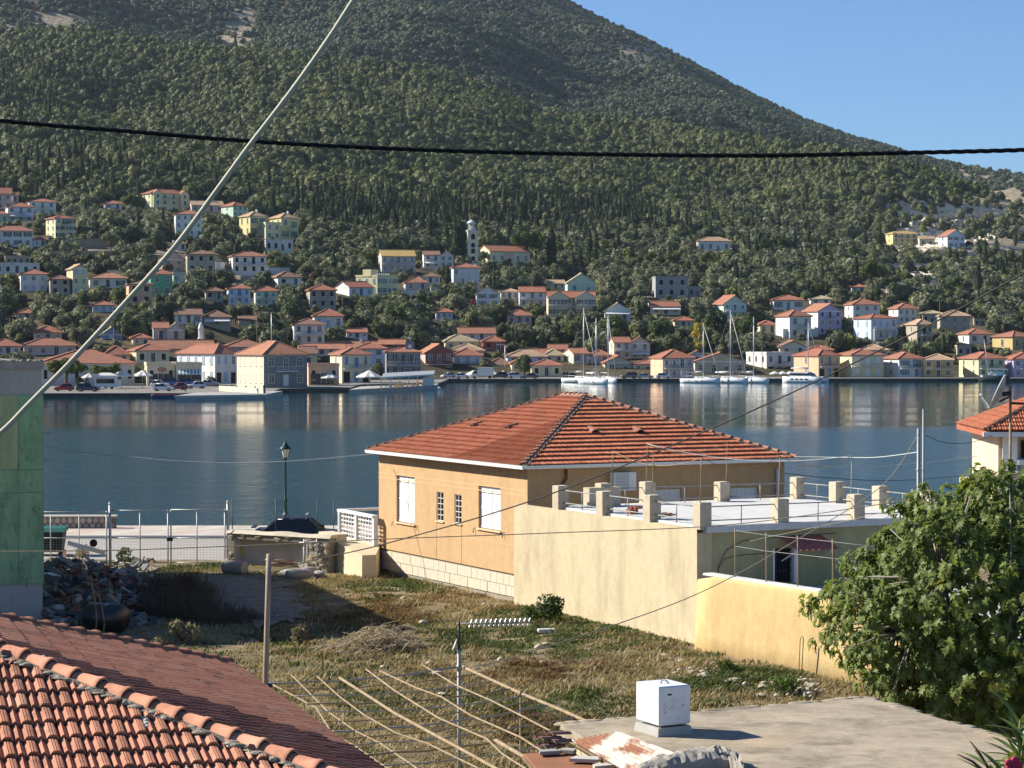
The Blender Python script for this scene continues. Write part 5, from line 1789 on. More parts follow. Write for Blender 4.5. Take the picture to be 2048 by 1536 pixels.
def food_kiosk():
 p = G(212, 778, ZQ)
 o = empty('food_kiosk', p, .05, "white food kiosk trailer with canopy on the quay", 'kiosk')
 m = MB()
 m.box(-2.2, 2.2, -.9, .9, .4, 2.3)
 m.box(2.2, 2.9, -.8, .8, .5, 1.7)
 m.build('trailer', M_WHT, o)
 m = MB()
 m.box(-1.8, 1.8, -.94, -.9, 1.15, 2.05)
 m.build('hatch', M_GLASS, o)
 m = MB()
 m.loft([[(-2.5, -1.6, 2.35), (2.5, -1.6, 2.35), (2.5, 1.1, 2.35), (-2.5, 1.1, 2.35)], [(-2.4, -1.4, 2.75), (2.4, -1.4, 2.75), (2.4, 1, 2.75), (-2.4, 1, 2.75)], [(-.9, -.4, 3.3), (.9, -.4, 3.3), (.9, .3, 3.3), (-.9, .3, 3.3)]])
 m.build('canopy', M_CANV, o)
 for x in (-1.3, 1.3):
  inst('wheel', car_meshes('hatch', (0.7, 0.7, 0.68))['wheel'], o, (x, -.8, .32))


food_kiosk()


def parasol(px, row, wpx, hpx, label, col=None, z=ZQ):
 p = G(px, row, z)
 k = p.y / FPX
 w, h = wpx * k, hpx * k
 o = empty('cafe_parasol', p, .15, label, 'parasol', 'cafe parasols')
 m = MB()
 m.tube([(0, 0, 0), (0, 0, h)], .05, 6)
 m.lathe([(.35, 0), (.35, .08), (.06, .12)], 8)
 m.build('pole', M_ALU, o)
 m = MB()
 zr = h - w * .24
 n = 8
 top = Vector((0, 0, h))
 pts = [Vector((math.cos(a) * w / 2, math.sin(a) * w / 2, zr)) for a in (2 * math.pi * (i + .5) / n for i in range(n))]
 for i in range(n):
  a, b = pts[i], pts[(i + 1) % n]
  m.add([top, a, b, (a + b) / 2 * .97 + top * .0 + Vector((0, 0, .02 * zr * .0 - .04))], [(0, 1, 3), (0, 3, 2)])
  m.add([a, b, b - Vector((0, 0, .22)), a - Vector((0, 0, .22))], [(0, 1, 2, 3)])
 m.build('canopy', col or M_CANV, o)


for a in ((243, 776, 46, 36, "left white parasol of the pair by the kiosk"), (285, 776, 44, 36, "right white parasol of the pair by the kiosk"), (178, 776, 34, 30, "cream parasol behind the food kiosk"),
          (738, 772, 54, 32, "beige parasol on the taverna terrace"), (947, 755, 36, 15, "white cafe parasol left of the white box truck"), (985, 755, 30, 14, "white cafe parasol above the dark car"), (1007, 755, 30, 14, "white cafe parasol right of the dark car"),
          (1549, 757, 20, 15, "left of three white parasols by the orange doorway"), (1565, 757, 20, 15, "middle of three white parasols by the orange doorway"), (1580, 757, 20, 15, "right of three white parasols by the orange doorway"),
          (660, 771, 40, 26, "white awning parasol beside the grey hotel")):
 parasol(*a)


def pier():
 o = empty('pier', (0, 0, 0), 0, "low concrete pier with pale edge jutting into the harbour", 'pier')
 a, b = G(357, 791, ZQ), G(541, 787.5, ZQ)
 m = MB()
 m.add([(a.x, a.y - 4, -3), (b.x, b.y - 7, -3), (b.x, b.y + 22, -3), (a.x, a.y + 22, -3), (a.x, a.y - 4, ZQ + .05), (b.x, b.y - 7, ZQ + .05), (b.x, b.y + 22, ZQ + .05), (a.x, a.y + 22, ZQ + .05)], [(0, 1, 5, 4), (1, 2, 6, 5), (3, 0, 4, 7), (4, 5, 6, 7)])
 m.build('deck', M_CONC, o)
 m = MB()
 m.add([(a.x - .15, a.y - 4.2, ZQ - .25), (b.x + .1, b.y - 7.2, ZQ - .25), (b.x + .1, b.y - 7.2, ZQ + .08), (a.x - .15, a.y - 4.2, ZQ + .08), (b.x + .1, b.y - 6.7, ZQ + .08), (a.x - .15, a.y - 3.7, ZQ + .08)], [(0, 1, 2, 3), (3, 2, 4, 5)])
 m.build('kerb', plaster((0.58, 0.54, 0.46), .2), o)
 # low cream parapet
 w = empty('parapet_wall', G(440, 782, ZQ), 0, "low cream parapet wall along the pier", 'wall')
 w['kind'] = 'thing'
 q, r = G(440, 780, ZQ), G(527, 785, ZQ)
 m = MB()
 m.bar((0, 0, .5), tuple(r - q + Vector((0, 0, .5))), .45, 1.0)
 m.build('masonry', plaster(WALLC['C'], .3), w)
 for i in range(6):
  m = MB()
  t = (r - q) * (i / 5)
  m.box(t.x - .14, t.x + .14, t.y - .3, t.y - .02, 0, 1.25)
  m.build('post', M_IRON if i > 2 else M_WHT, w)


pier()


def taverna_deck():
 o = empty('taverna_terrace', (0, 0, 0), 0, "taverna terrace over the water under a long white canopy", 'terrace')
 a, b = G(700, 779, ZQ + .1), G(874, 769, ZQ + .1)
 m = MB()
 m.add([(a.x, a.y - 3, -2), (b.x, b.y - 8, -2), (b.x, b.y + 12, -2), (a.x, a.y + 30, -2), (a.x, a.y - 3, ZQ + .12), (b.x, b.y - 8, ZQ + .12), (b.x, b.y + 12, ZQ + .12), (a.x, a.y + 30, ZQ + .12)], [(0, 1, 5, 4), (1, 2, 6, 5), (3, 0, 4, 7), (4, 5, 6, 7)])
 m.build('deck', M_CONC, o)
 A, B = Vector((a.x + 6, a.y + 3, 0)), Vector((b.x - .5, b.y - 6, 0))
 s = Vector((0, 9, 0))
 m = MB()
 hz = 3.3
 m.add([A + Vector((0, 0, hz)), B + Vector((0, 0, hz)), B + s + Vector((0, 0, hz + .7)), A + s + Vector((0, 0, hz + .7)), A + Vector((0, 0, hz - .3)), B + Vector((0, 0, hz - .3))], [(0, 1, 2, 3), (4, 5, 1, 0)])
 m.build('canopy', M_CANV, o)
 for i in range(7):
  m = MB()
  p = A.lerp(B, i / 6)
  m.box(p.x - .07, p.x + .07, p.y, p.y + .14, ZQ, hz)
  m.build('post', M_WHT, o)
 m = MB()
 c = A.lerp(B, .78)
 m.add([c + Vector((0, .2, ZQ)), B + Vector((0, .2, ZQ)), B + Vector((0, .2, 2.6)), c + Vector((0, .2, 2.6))], [(0, 1, 2, 3)])
 m.build('wind_screen', M_CANV, o)
 rng = random.Random(4)
 for i in range(9):
  t = A.lerp(B, .06 + i * .08) + Vector((0, 2.2 + rng.uniform(-.5, 1.5), ZQ + .12))
  e = empty('cafe_table', t, rng.uniform(0, 1), "%sdark table with chairs on the taverna terrace, counted from the left" % ORD[i].replace('', '', 1) if i else "first dark table with chairs on the taverna terrace, counted from left", 'table', 'taverna tables')
  m = MB()
  m.box(-.4, .4, -.4, .4, .70, .74)
  m.build('table_top', M_WOOD, e)
  m = MB()
  m.tube([(0, 0, 0), (0, 0, .7)], .05, 6)
  m.build('leg', M_IRON, e)
  for sx in (-1, 1):
   m = MB()
   m.box(sx * .75 - .2, sx * .75 + .2, -.2, .2, .4, .45)
   x = sx * .95
   m.box(x - .02, x + .02, -.2, .2, .4, .9)
   m.box(sx * .75 - .2, sx * .75 - .15, -.2, .2, 0, .4)
   m.box(sx * .75 + .15, sx * .75 + .2, -.2, .2, 0, .4)
   m.build('seat', M_WOOD, e)


taverna_deck()


# ------------------------------------------------------------------ boats
def yacht(px, row, L, head, mast, label, furl=True, cover=True, hull=None, arch=False):
 p = G(px, row, 0.0)
 k = p.y / FPX
 o = empty('sailing_yacht', p, head, label, 'yacht', 'yachts moored along the quay')
 B = L * .3
 m = MB()
 secs = []
 for t in np.linspace(0, 1, 9):
  x = (t - .5) * L
  w = B / 2 * min(1, (.72 + .5 * t) if t < .5 else (1 - ((t - .5) / .5) ** 2.2) * .97)
  w = max(w, .03)
  zt = 1.05 + .35 * t * t
  zb = -.35
  rake = .0 if t < 1 else .25
  secs.append([(x + .2 * t, -w, zt), (x, -w * .93, .35), (x - .0, -w * .55, zb), (x, w * .55, zb), (x, w * .93, .35), (x + .2 * t, w, zt)])
 m.loft(secs, 0, True, True, True)
 m.build('hull', hull or M_HULL, o)
 m = MB()
 m.loft([[(-.12 * L, -B * .3, 1.1), (-.12 * L, B * .3, 1.1), (-.12 * L, B * .26, 1.6), (-.12 * L, -B * .26, 1.6)], [(.1 * L, -B * .28, 1.15), (.1 * L, B * .28, 1.15), (.1 * L, B * .22, 1.6), (.1 * L, -B * .22, 1.6)], [(.26 * L, -B * .14, 1.2), (.26 * L, B * .14, 1.2), (.26 * L, B * .1, 1.3), (.26 * L, -B * .1, 1.3)]])
 m.build('cabin', M_HULL, o)
 for s in (-1, 1):
  for i in range(2):
   m = MB()
   x = -.05 * L + i * .09 * L
   m.box(x, x + .06 * L, s * B * .285 - .02, s * B * .285 + .02, 1.28, 1.46)
   m.build('cabin_window', M_CGLASS, o)
  for i in range(3):
   m = MB()
   x = (-.25 + i * .17) * L
   w = B / 2 * .97
   m.box(x, x + .5, s * w - .02, s * w + .02, .55, .72)
   m.build('porthole', M_CGLASS, o)
 m = MB()
 m.tube([(.06 * L, 0, 1.2), (.06 * L, 0, mast)], [.11, .08], 8)
 m.build('mast', M_ALU, o)
 m = MB()
 m.tube([(.06 * L, 0, 2.5), (-.33 * L, 0, 2.6)], .08, 6)
 m.build('boom', M_ALU, o)
 if cover:
  m = MB()
  m.tube([(.05 * L, 0, 2.9), (-.1 * L, 0, 2.78), (-.32 * L, 0, 2.72)], [.2, .17, .1], 8)
  m.build('sail_cover', M_CANV, o)
 m = MB()
 if furl:
  m.tube([(.49 * L, 0, 1.6), (.08 * L, 0, mast * .93)], [.10, .05], 6)
 m.build('furled_sail', M_CANV, o) if furl else None
 m = MB()
 for s in (-1, 1):
  m.tube([(.05 * L, s * B * .46, 1.15), (.06 * L, s * .5, mast * .6), (.06 * L, 0, mast * .97)], .018, 4)
 m.tube([(-.49 * L, 0, 1.1), (.06 * L, 0, mast * .99)], .018, 4)
 m.bar((.06 * L, -.7, mast * .6), (.06 * L, .7, mast * .6), .06, .04)
 m.build('rigging', M_ALU, o)
 m = MB()
 for s in (-1, 1):
  pts = [(x, s * max(.1, B / 2 * min(1, (.72 + .5 * (x / L + .5)) if x < 0 else 1 - ((x / L) / .5) ** 2.2)) * .95, 1.75) for x in np.linspace(-.46 * L, .44 * L, 6)]
  m.tube(pts, .02, 4)
  for q in pts:
   m.tube([(q[0], q[1], 1.1), q], .018, 4)
 m.build('guard_rail', M_ALU, o)
 if arch:
  m = MB()
  for s in (-1, 1):
   m.tube([(-.46 * L, s * B * .4, 1.1), (-.46 * L, s * B * .38, 2.9), (-.2 * L, s * B * .36, 3.0)], .04, 5)
  m.build('bimini_frame', M_ALU, o)
  m = MB()
  m.add([(-.46 * L, -B * .4, 2.95), (-.46 * L, B * .4, 2.95), (-.18 * L, B * .38, 3.05), (-.18 * L, -B * .38, 3.05)], [(0, 1, 2, 3)])
  m.build('bimini', M_CANV, o)


for a in ((1163, 765, 11.5, -.72, 19.0, "white yacht with stern arch, left of the three moored first", True, True, None, True),
          (1189, 768, 10.5, -.95, 16.2, "white yacht nearest the camera among the first three", False, True),
          (1214, 766, 10.5, -1.15, 17.2, "white yacht right of the three moored first", True, False),
          (1402, 766, 11.0, -.62, 15.2, "white yacht left of the three behind the tiled roof", True, True, None, True),
          (1456, 766, 12.0, -.70, 18.4, "white yacht with the tallest mast, middle of its three", True, True),
          (1503, 766, 11.0, -.78, 16.6, "white yacht right of the three by the warehouse", False, True, None, True)):
 yacht(*a)


def catamaran():
 p = G(1612, 765, 0)
 o = empty('catamaran', p, -.55, "white catamaran in front of the peach house", 'catamaran')
 L = 10.5
 for s in (-1, 1):
  m = MB()
  secs = []
  for t in np.linspace(0, 1, 7):
   w = max(.04, .75 * (1 if t < .6 else 1 - ((t - .6) / .4) ** 2))
   x = (t - .5) * L
   secs.append([(x, s * 2.3 - w, 1.5), (x, s * 2.3 - w * .8, -.3), (x, s * 2.3 + w * .8, -.3), (x, s * 2.3 + w, 1.5)])
  m.loft(secs, 0, True, True, True)
  m.build('hull', M_HULL, o)
  m = MB()
  for i in range(4):
   m.box(-3 + i * 1.3, -2.2 + i * 1.3, s * 3.0 - (.03 if s < 0 else -.0), s * 3.03 + .02, .8, 1.05)
  for i in range(4):
   m = MB()
   m.box(-3 + i * 1.3, -2.2 + i * 1.3, s * 3.02 - .03, s * 3.02 + .03, .8, 1.05)
   m.build('porthole', M_CGLASS, o)
 m = MB()
 m.box(-4, 2.5, -2.2, 2.2, 1.0, 1.5)
 m.loft([[(-3.6, -2, 1.5), (2.4, -1.8, 1.5), (2.4, 1.8, 1.5), (-3.6, 2, 1.5)], [(-3.4, -1.8, 2.7), (.9, -1.4, 2.7), (.9, 1.4, 2.7), (-3.4, 1.8, 2.7)]])
 m.build('cabin', M_HULL, o)
 m = MB()
 m.loft([[(-3.5, -2.02, 1.85), (2.1, -1.8, 1.85), (2.1, 1.8, 1.85), (-3.5, 2.02, 1.85)], [(-3.5, -1.92, 2.4), (1.45, -1.62, 2.4), (1.45, 1.62, 2.4), (-3.5, 1.92, 2.4)]], 0, True, False)
 m.build('cabin_window', M_CGLASS, o)
 m = MB()
 m.tube([(.6, 0, 2.6), (.6, 0, 15.2)], [.12, .08], 8)
 m.build('mast', M_ALU, o)
 m = MB()
 m.tube([(.5, 0, 3.6), (-2, 0, 3.75), (-4.2, 0, 3.6)], [.25, .2, .12], 8)
 m.build('sail_cover', M_CANV, o)
 m = MB()
 for s in (-1, 1):
  m.tube([(.2, s * 2.3, 1.5), (.6, 0, 14.5)], .02, 4)
 m.tube([(5, 0, 1.5), (.6, 0, 14.8)], .03, 4)
 m.build('rigging', M_ALU, o)


catamaran()


def small_boats():
 # motor cruiser, dark hull
 p = G(1988, 763, 0)
 o = empty('motor_cruiser', p, math.pi - .3, "dark hulled motor cruiser with white top at the quay", 'boat')
 m = MB()
 secs = [[(x, -w, zt), (x, -w * .8, -.2), (x, w * .8, -.2), (x, w, zt)] for x, w, zt in ((-4, 1.5, 1.5), (0, 1.6, 1.6), (2.5, 1.2, 1.8), (4, .1, 2.0))]
 m.loft(secs, 0, True, True, True)
 m.build('hull', paint((0.05, 0.06, 0.06), .3, .1, 1, name='dark_hull'), o)
 m = MB()
 m.loft([[(-2.5, -1.2, 1.6), (1.8, -1.1, 1.6), (1.8, 1.1, 1.6), (-2.5, 1.2, 1.6)], [(-2.4, -1.1, 2.6), (.8, -1, 2.6), (.8, 1, 2.6), (-2.4, 1.1, 2.6)]])
 m.build('cabin', M_HULL, o)
 m = MB()
 m.box(-3.6, 1.2, -1.3, 1.3, 3.1, 3.25)
 for x in (-3.3, .9):
  for y in (-1.1, 1.1):
   m.bar((x, y, 1.5), (x, y, 3.1), .06, .06)
 m.build('hard_top', M_HULL, o)
 m = MB()
 m.tube([(1.5, 0, 2), (2.6, 0, 11)], [.08, .05], 6)
 m.build('mast', M_ALU, o)
 # blue rowing boat
 for nm, px, row, col, rimc, lab, hd in (('rowing_boat', 331, 796, (0.03, 0.05, 0.16), (0.35, 0.06, 0.05), "dark blue wooden rowing boat with red rim at the quay", .1), ('rowing_boat', 932, 762, (0.6, 0.6, 0.58), (0.6, 0.6, 0.58), "small white tender moored in front of the silver hatchback", .05),
          ('rowing_boat', 1238, 763, (0.03, 0.06, 0.2), (0.5, 0.5, 0.5), "small dark blue motor boat right of the first yachts", .1)):
  p = G(px, row, 0)
  o = empty(nm, p, hd, lab, 'boat')
  L, Wb = 5.2 if px < 400 else 3.6, .8
  m, rm = MB(), MB()
  secs, edge = [], [[], []]
  for t in np.linspace(0, 1, 8):
   w = max(.05, Wb * math.sin(max(.12, min(1, 1.15 - t * 1.1)) * 1.57))
   x = (t - .5) * L
   zt = .55 + .35 * abs(t - .35) ** 1.5
   secs.append([(x, -w, zt), (x, -w * .6, -.15), (x, w * .6, -.15), (x, w, zt), (x, w * .85, zt - .02), (x, w * .5, .1), (x, -w * .5, .1), (x, -w * .85, zt - .02)])
   edge[0].append((x, -w, zt))
   edge[1].append((x, w, zt))
  m.loft(secs, 0, True, True, True)
  m.build('hull', paint(col, .4, .15, 2, name='boat_paint'), o)
  for e in edge:
   rm = MB()
   rm.tube(e, .05, 5)
   rm.build('gunwale', paint(rimc, .5, .15, 2, name='gunwale_paint'), o)
  for x in (-.5, .7):
   th = MB()
   th.box(x - .12, x + .12, -.6, .6, .4, .44)
   th.build('thwart', M_WOOD, o)
 p = G(878, 780, 0)
 o = empty('mooring_buoy', p, 0, "white mooring buoy off the taverna terrace", 'buoy')
 m = MB()
 m.lathe([(.05, -.3), (.45, -.1), (.55, .2), (.45, .5), (.1, .68)], 12)
 m.build('float', M_HULL, o)
 m = MB()
 m.tube([(0, 0, .66), (0, 0, .85)], .06, 6)
 m.build('ring', M_IRON, o)


small_boats()


# ------------------------------------------------------------------ people on the pier
def person(p, facing, shirt, trousers, hair, label, pose='stand'):
 o = bpy.data.objects.new('person', bpy.data.meshes.new('person'))
 me = o.data
 if pose == 'stand':
  J = dict(pel=(0, 0, .95), wst=(0, .01, 1.12), che=(0, 0, 1.36), nek=(0, .01, 1.52), hed=(0, -.02, 1.63), top=(0, 0, 1.75), shl=(.19, 0, 1.44), shr=(-.19, 0, 1.44), ell=(.24, .03, 1.17), elr=(-.24, .03, 1.17), hal=(.24, -.07, .93), har=(-.24, -.07, .93),
                 hil=(.1, 0, .9), hir=(-.1, 0, .9), knl=(.11, -.03, .5), knr=(-.12, -.01, .5), anl=(.11, .02, .08), anr=(-.13, .04, .08), tol=(.12, -.17, .04), tor=(-.14, -.15, .04))
 else:
  J = dict(pel=(0, 0, .48), wst=(0, .03, .66), che=(0, .0, .9), nek=(0, -.02, 1.06), hed=(0, -.06, 1.17), top=(0, -.05, 1.29), shl=(.19, 0, .98), shr=(-.19, 0, .98), ell=(.25, -.08, .72), elr=(-.25, -.08, .72), hal=(.13, -.3, .62), har=(-.13, -.3, .62),
                 hil=(.1, -.03, .47), hir=(-.1, -.03, .47), knl=(.13, -.46, .5), knr=(-.13, -.46, .5), anl=(.13, -.5, .08), anr=(-.13, -.5, .08), tol=(.14, -.68, .04), tor=(-.14, -.68, .04))
 rad = dict(pel=.14, wst=.125, che=.15, nek=.055, hed=.10, top=.085, shl=.07, shr=.07, ell=.045, elr=.045, hal=.035, har=.035, hil=.095, hir=.095, knl=.06, knr=.06, anl=.042, anr=.042, tol=.035, tor=.035)
 E = [('pel', 'wst'), ('wst', 'che'), ('che', 'nek'), ('nek', 'hed'), ('hed', 'top'), ('che', 'shl'), ('che', 'shr'), ('shl', 'ell'), ('shr', 'elr'), ('ell', 'hal'), ('elr', 'har'), ('pel', 'hil'), ('pel', 'hir'), ('hil', 'knl'), ('hir', 'knr'), ('knl', 'anl'), ('knr', 'anr'), ('anl', 'tol'), ('anr', 'tor')]
 ks = list(J)
 me.from_pydata([J[k] for k in ks], [(ks.index(a), ks.index(b)) for a, b in E], [])
 COL.objects.link(o)
 sk = o.modifiers.new('skin', 'SKIN')
 if not me.skin_vertices:
  me.skin_vertices.new()
 for i, k in enumerate(ks):
  me.skin_vertices[0].data[i].radius = (rad[k], rad[k] * .8 if k in ('che', 'wst', 'pel') else rad[k])
 me.skin_vertices[0].data[0].use_root = True
 o.modifiers.new('smooth', 'SUBSURF').render_levels = 2
 t = NT('person_clothes')
 sx = t.n('ShaderNodeSeparateXYZ')
 t.l(t.objco(), sx.inputs[0])
 hs = 1.75 if pose == 'stand' else 1.3
 z = t.math('DIVIDE', sx.outputs[2], 2.0)
 w0 = (.97 if pose == 'stand' else .52) / 2
 nk = (1.5 if pose == 'stand' else 1.04) / 2
 hr = (1.70 if pose == 'stand' else 1.23) / 2
 col = t.ramp(z, [(0, (0.05, 0.05, 0.05)), (.04, trousers), (w0, shirt), (nk, (0.45, 0.28, 0.2)), (hr, hair)], 'CONSTANT')
 me.materials.append(t.out(col, .8))
 o.location = p
 o.rotation_euler = (0, 0, facing)
 tag(o, label, 'person')


person(G(515, 789, ZQ + .05), .4, (0.75, 0.75, 0.73), (0.3, 0.28, 0.25), (0.5, 0.48, 0.45), "person in a white shirt sitting at the pier end", 'sit')
person(G(528, 787, ZQ + .05), -.5, (0.03, 0.03, 0.035), (0.04, 0.04, 0.05), (0.03, 0.02, 0.02), "person in dark clothes standing at the pier end")
person(G(371, 784, ZQ + .05), 1.2, (0.04, 0.045, 0.06), (0.05, 0.05, 0.06), (0.03, 0.02, 0.02), "person in dark clothes walking past the dark red car")


# ------------------------------------------------------------------ poles and lamps across the bay
def utility_pole(px, row, toprow, label, arm=True, lamp=False):
 p = hill(px, row) if row < 740 else G(px, row, ZQ)
 h = (row - toprow) * p.y / FPX
 o = empty('utility_pole' if not lamp else 'street_lamp', p, .3, label, 'pole' if not lamp else 'street lamp', 'poles in the harbour town')
 m = MB()
 m.tube([(0, 0, -1), (0, 0, h)], [.14, .09], 6)
 m.build('pole', M_WOOD if not lamp else M_ALU, o)
 m = MB()
 if lamp:
  m.tube([(0, 0, h - .1), (-.8, 0, h + .15), (-1.6, 0, h + .1)], .05, 5)
  m.box(-2.3, -1.5, -.15, .15, h, h + .14)
  m.build('lamp_head', M_ALU, o)
 else:
  m.bar((-.9, 0, h - .4), (.9, 0, h - .4), .1, .1)
  m.build('cross_arm', M_WOOD, o)
  for x in (-.8, 0, .8):
   q = MB()
   q.tube([(x, 0, h - .35), (x, 0, h - .12)], .05, 5)
   q.build('insulator', M_WHT, o)


for a in ((543, 705, 625, "tall street lamp rising behind the grey hotel", False, True), (514, 706, 634, "thin bare pole left of the tall street lamp", True), (20, 700, 636, "utility pole at the left edge above the harbour", True), (115, 690, 636, "utility pole behind the cream cottage", True),
          (228, 688, 648, "white pole beside the sky blue house", True), (244, 690, 646, "second white pole right of the sky blue house", True), (318, 690, 655, "dark pole in front of the small pavilion", True), (828, 614, 550, "black utility pole beside the grey wall below the church", True),
          (1064, 612, 556, "utility pole in front of the long balcony", True), (1033, 564, 531, "utility pole on the slope below the church", True), (929, 602, 577, "street lamp at the top of the ramp", False, True), (427, 570, 536, "utility pole left of the white mansion", True),
          (665, 568, 538, "utility pole behind the pale blue house", True), (685, 628, 588, "utility pole beside the pale blue house's lower wall", True), (1200, 620, 558, "utility pole right of the double gabled house", True), (1749, 482, 447, "utility pole left of the yellow hillside villa", True),
          (1879, 662, 600, "utility pole beside the large stone house", True), (1010, 735, 690, "pole with white lamp above the low tiled house", False, True), (1524, 752, 690, "dark mast beside the orange doorway", True)):
 utility_pole(*a)
# ------------------------------------------------------------------ this side of the bay
ZG = 1.3
TH = math.atan2(.463, .886)
U2, V2 = Vector((.886, .463, 0)), Vector((-.463, .886, 0))


def clay(name, c, lich=.5):
 """clay tile: every tile its own shade, dark lichen in blotches"""
 t = NT(name)
 co = t.pos()
 oi = t.n('ShaderNodeObjectInfo').outputs['Random']
 isl = t.n('ShaderNodeNewGeometry').outputs['Random Per Island']
 r = t.math('FRACT', t.math('ADD', oi, isl))
 col = t.ramp(r, [(0, sh(c, .72)), (.35, sh(c, .95)), (.7, sh(c, 1.06)), (1, (c[0] * 1.05, c[1] * 1.3, c[2] * 1.4))])
 col = t.mix(t.ramp(t.noise(co, 9, 6, .7), [(.35, (0, 0, 0)), (.7, (.35, .35, .35))]), col, sh(c, 1.5))
 col = t.mix(t.ramp(t.noise(co, 2.2, 7, .78), [(.5, (0, 0, 0)), (.68, (lich, lich, lich))]), col, (0.055, 0.042, 0.034))
 t.bump(t.noise(co, 60, 4), .3, .01)
 return t.out(col, .85, 0, .2)


M_TILE = clay('clay_tile', (0.46, 0.205, 0.125), .55)
M_TILE2 = clay('clay_tile_old_dimmed', (0.29, 0.13, 0.085), .85)  # old lichened tile; dimness of the grazing-lit end face is put into its colour
M_TILE3 = clay('clay_tile_red', (0.38, 0.125, 0.065), .4)
M_MORT = pebble('mortar', [(.3, (.17, .145, .105)), (.7, (.46, .40, .31))], 14, .6, .02)
M_OCHRE = plaster((0.55, 0.355, 0.185), .4, (0.36, 0.235, 0.125), .8, 3.0, True, .35, name='ochre_render')
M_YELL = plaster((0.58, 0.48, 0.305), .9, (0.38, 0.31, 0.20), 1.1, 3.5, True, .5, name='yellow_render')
M_YELL2 = plaster((0.60, 0.435, 0.205), .9, (0.44, 0.30, 0.13), 1.3, 3.5, True, .6, name='bright_yellow_render')
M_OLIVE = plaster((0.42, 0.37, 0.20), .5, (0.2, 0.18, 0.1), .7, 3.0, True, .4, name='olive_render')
M_BLOCK = plaster((0.62, 0.55, 0.42), .35, (0.4, 0.34, 0.25), 2.0, 9.0, False, .5, name='concrete_block')
M_RUST = paint((0.33, 0.25, 0.15), .8, .3, 6, dirt=.75, dirtc=(0.20, 0.095, 0.04), bump=.3, name='rusty_pipe')
M_WHITE = paint((0.80, 0.79, 0.76), .5, .05, 3, name='white_enamel')
M_GREY = paint((0.36, 0.36, 0.36), .6, .1, 3, name='grey_metal')
M_GALV = paint((0.30, 0.30, 0.29), .55, .2, 5, metal=.3, name='galvanised_steel')
M_SLAB = plaster((0.60, 0.59, 0.56), .35, (0.38, 0.36, 0.33), .8, 4, False, .2, name='terrace_screed')
M_DKGRN = paint((0.012, 0.045, 0.035), .4, .15, 4, name='dark_green_enamel')


def line_dir(px0, py0, px1, py1, z):
 return G(px0, py0, z), G(px1, py1, z)


# ground of the vacant lot, road and near quay
def near_ground():
 rng = np.random.default_rng(8)
 nx, ny = 150, 110
 xs, ys = np.linspace(-75, 75, nx), np.linspace(12, 92, ny)
 X, Y = np.meshgrid(xs, ys)
 Z = ZG - .05 + .05 * wav(X, Y, 2.1, .3) + .06 * wav(X, Y, 5.5, 1.1)
 i = np.arange(nx * ny).reshape(ny, nx)
 f = np.stack([i[:-1, :-1], i[:-1, 1:], i[1:, 1:], i[1:, :-1]], -1).reshape(-1, 4)
 m = pebble('dry_soil', [(.28, (.12, .09, .052)), (.5, (.27, .205, .12)), (.74, (.44, .36, .235))], 1.3, .9, .06, (.22, (.15, .13, .065)))
 me = fast_mesh('ground', np.stack([X, Y, Z], -1).reshape(-1, 3), f, m)
 me.polygons.foreach_set('use_smooth', np.ones(len(f), bool))
 tag(inst('ground', me), kind='structure')
 q = MB()
 q.poly([(-120, 92, 1.22), (120, 92, 1.22), (120, 103.2, 1.22), (-120, 103.2, 1.22)])
 tag(q.build('road', pebble('pale_asphalt', [(.3, (.30, .28, .25)), (.7, (.46, .43, .38))], 2.5, .3, .01, (.15, (.36, .33, .29)))), kind='structure')
 q = MB()
 q.box(-120, 120, 103.2, 103.5, 1.0, 1.34)
 tag(q.build('kerb', plaster((.62, .6, .55), .3, name='kerb_stone')), kind='structure')
 pv = MB()
 pv.poly([(-120, 103.5, 1.27), (120, 103.5, 1.27), (120, 109, 1.27), (-120, 109, 1.27)])
 pv.poly([(-120, 109, -3), (120, 109, -3), (120, 109, 1.27), (-120, 109, 1.27)])
 po = tag(pv.build('pavement', M_CONC), kind='structure')
 r2 = random.Random(9)
 for i in range(34):
  x = -30 + i * .98
  for j in range(2):
   s = MB()
   y0 = 103.53 + j * 2.72
   sk = .9
   s.add([(x, y0, 1.27), (x + .96, y0, 1.27), (x + .96 + sk, y0 + 2.7, 1.27), (x + sk, y0 + 2.7, 1.27), (x, y0, 1.33), (x + .96, y0, 1.33), (x + .96 + sk, y0 + 2.7, 1.33), (x + sk, y0 + 2.7, 1.33)], [(4, 5, 6, 7), (0, 1, 5, 4), (1, 2, 6, 5), (3, 0, 4, 7)])
   c = r2.choice([(.52, .42, .35), (.55, .49, .40), (.5, .44, .37), (.58, .52, .43)])
   s.build('paving_slab', plaster(c, .3, scale=1.2, streak=False, name='paving_stone'), po)
 # bare trodden path
 q = MB()
 pts = [(318, 1152), (440, 1143), (560, 1160), (612, 1190), (604, 1236), (520, 1250), (420, 1218), (340, 1184)]
 w = [G(a, b, ZG + .05) for a, b in pts]
 c = sum(w, Vector()) / len(w)
 ring = []
 for k in range(len(w)):
  a, b = w[k], w[(k + 1) % len(w)]
  for s in range(14):
   t = s / 14
   p = a.lerp(b, t)
   ring.append(p + Vector((r2.uniform(-.3, .3), r2.uniform(-.8, .8), -.03)))
 n = len(ring)
 q.add([c + Vector((0, 0, .07))] + ring, [(0, 1 + k, 1 + (k + 1) % n) for k in range(n)])
 tag(q.build('path', pebble('pale_gravel', [(.3, (.12, .095, .062)), (.5, (.22, .18, .125)), (.7, (.34, .29, .22))], 2.2, .7, .03)), kind='structure')


near_ground()


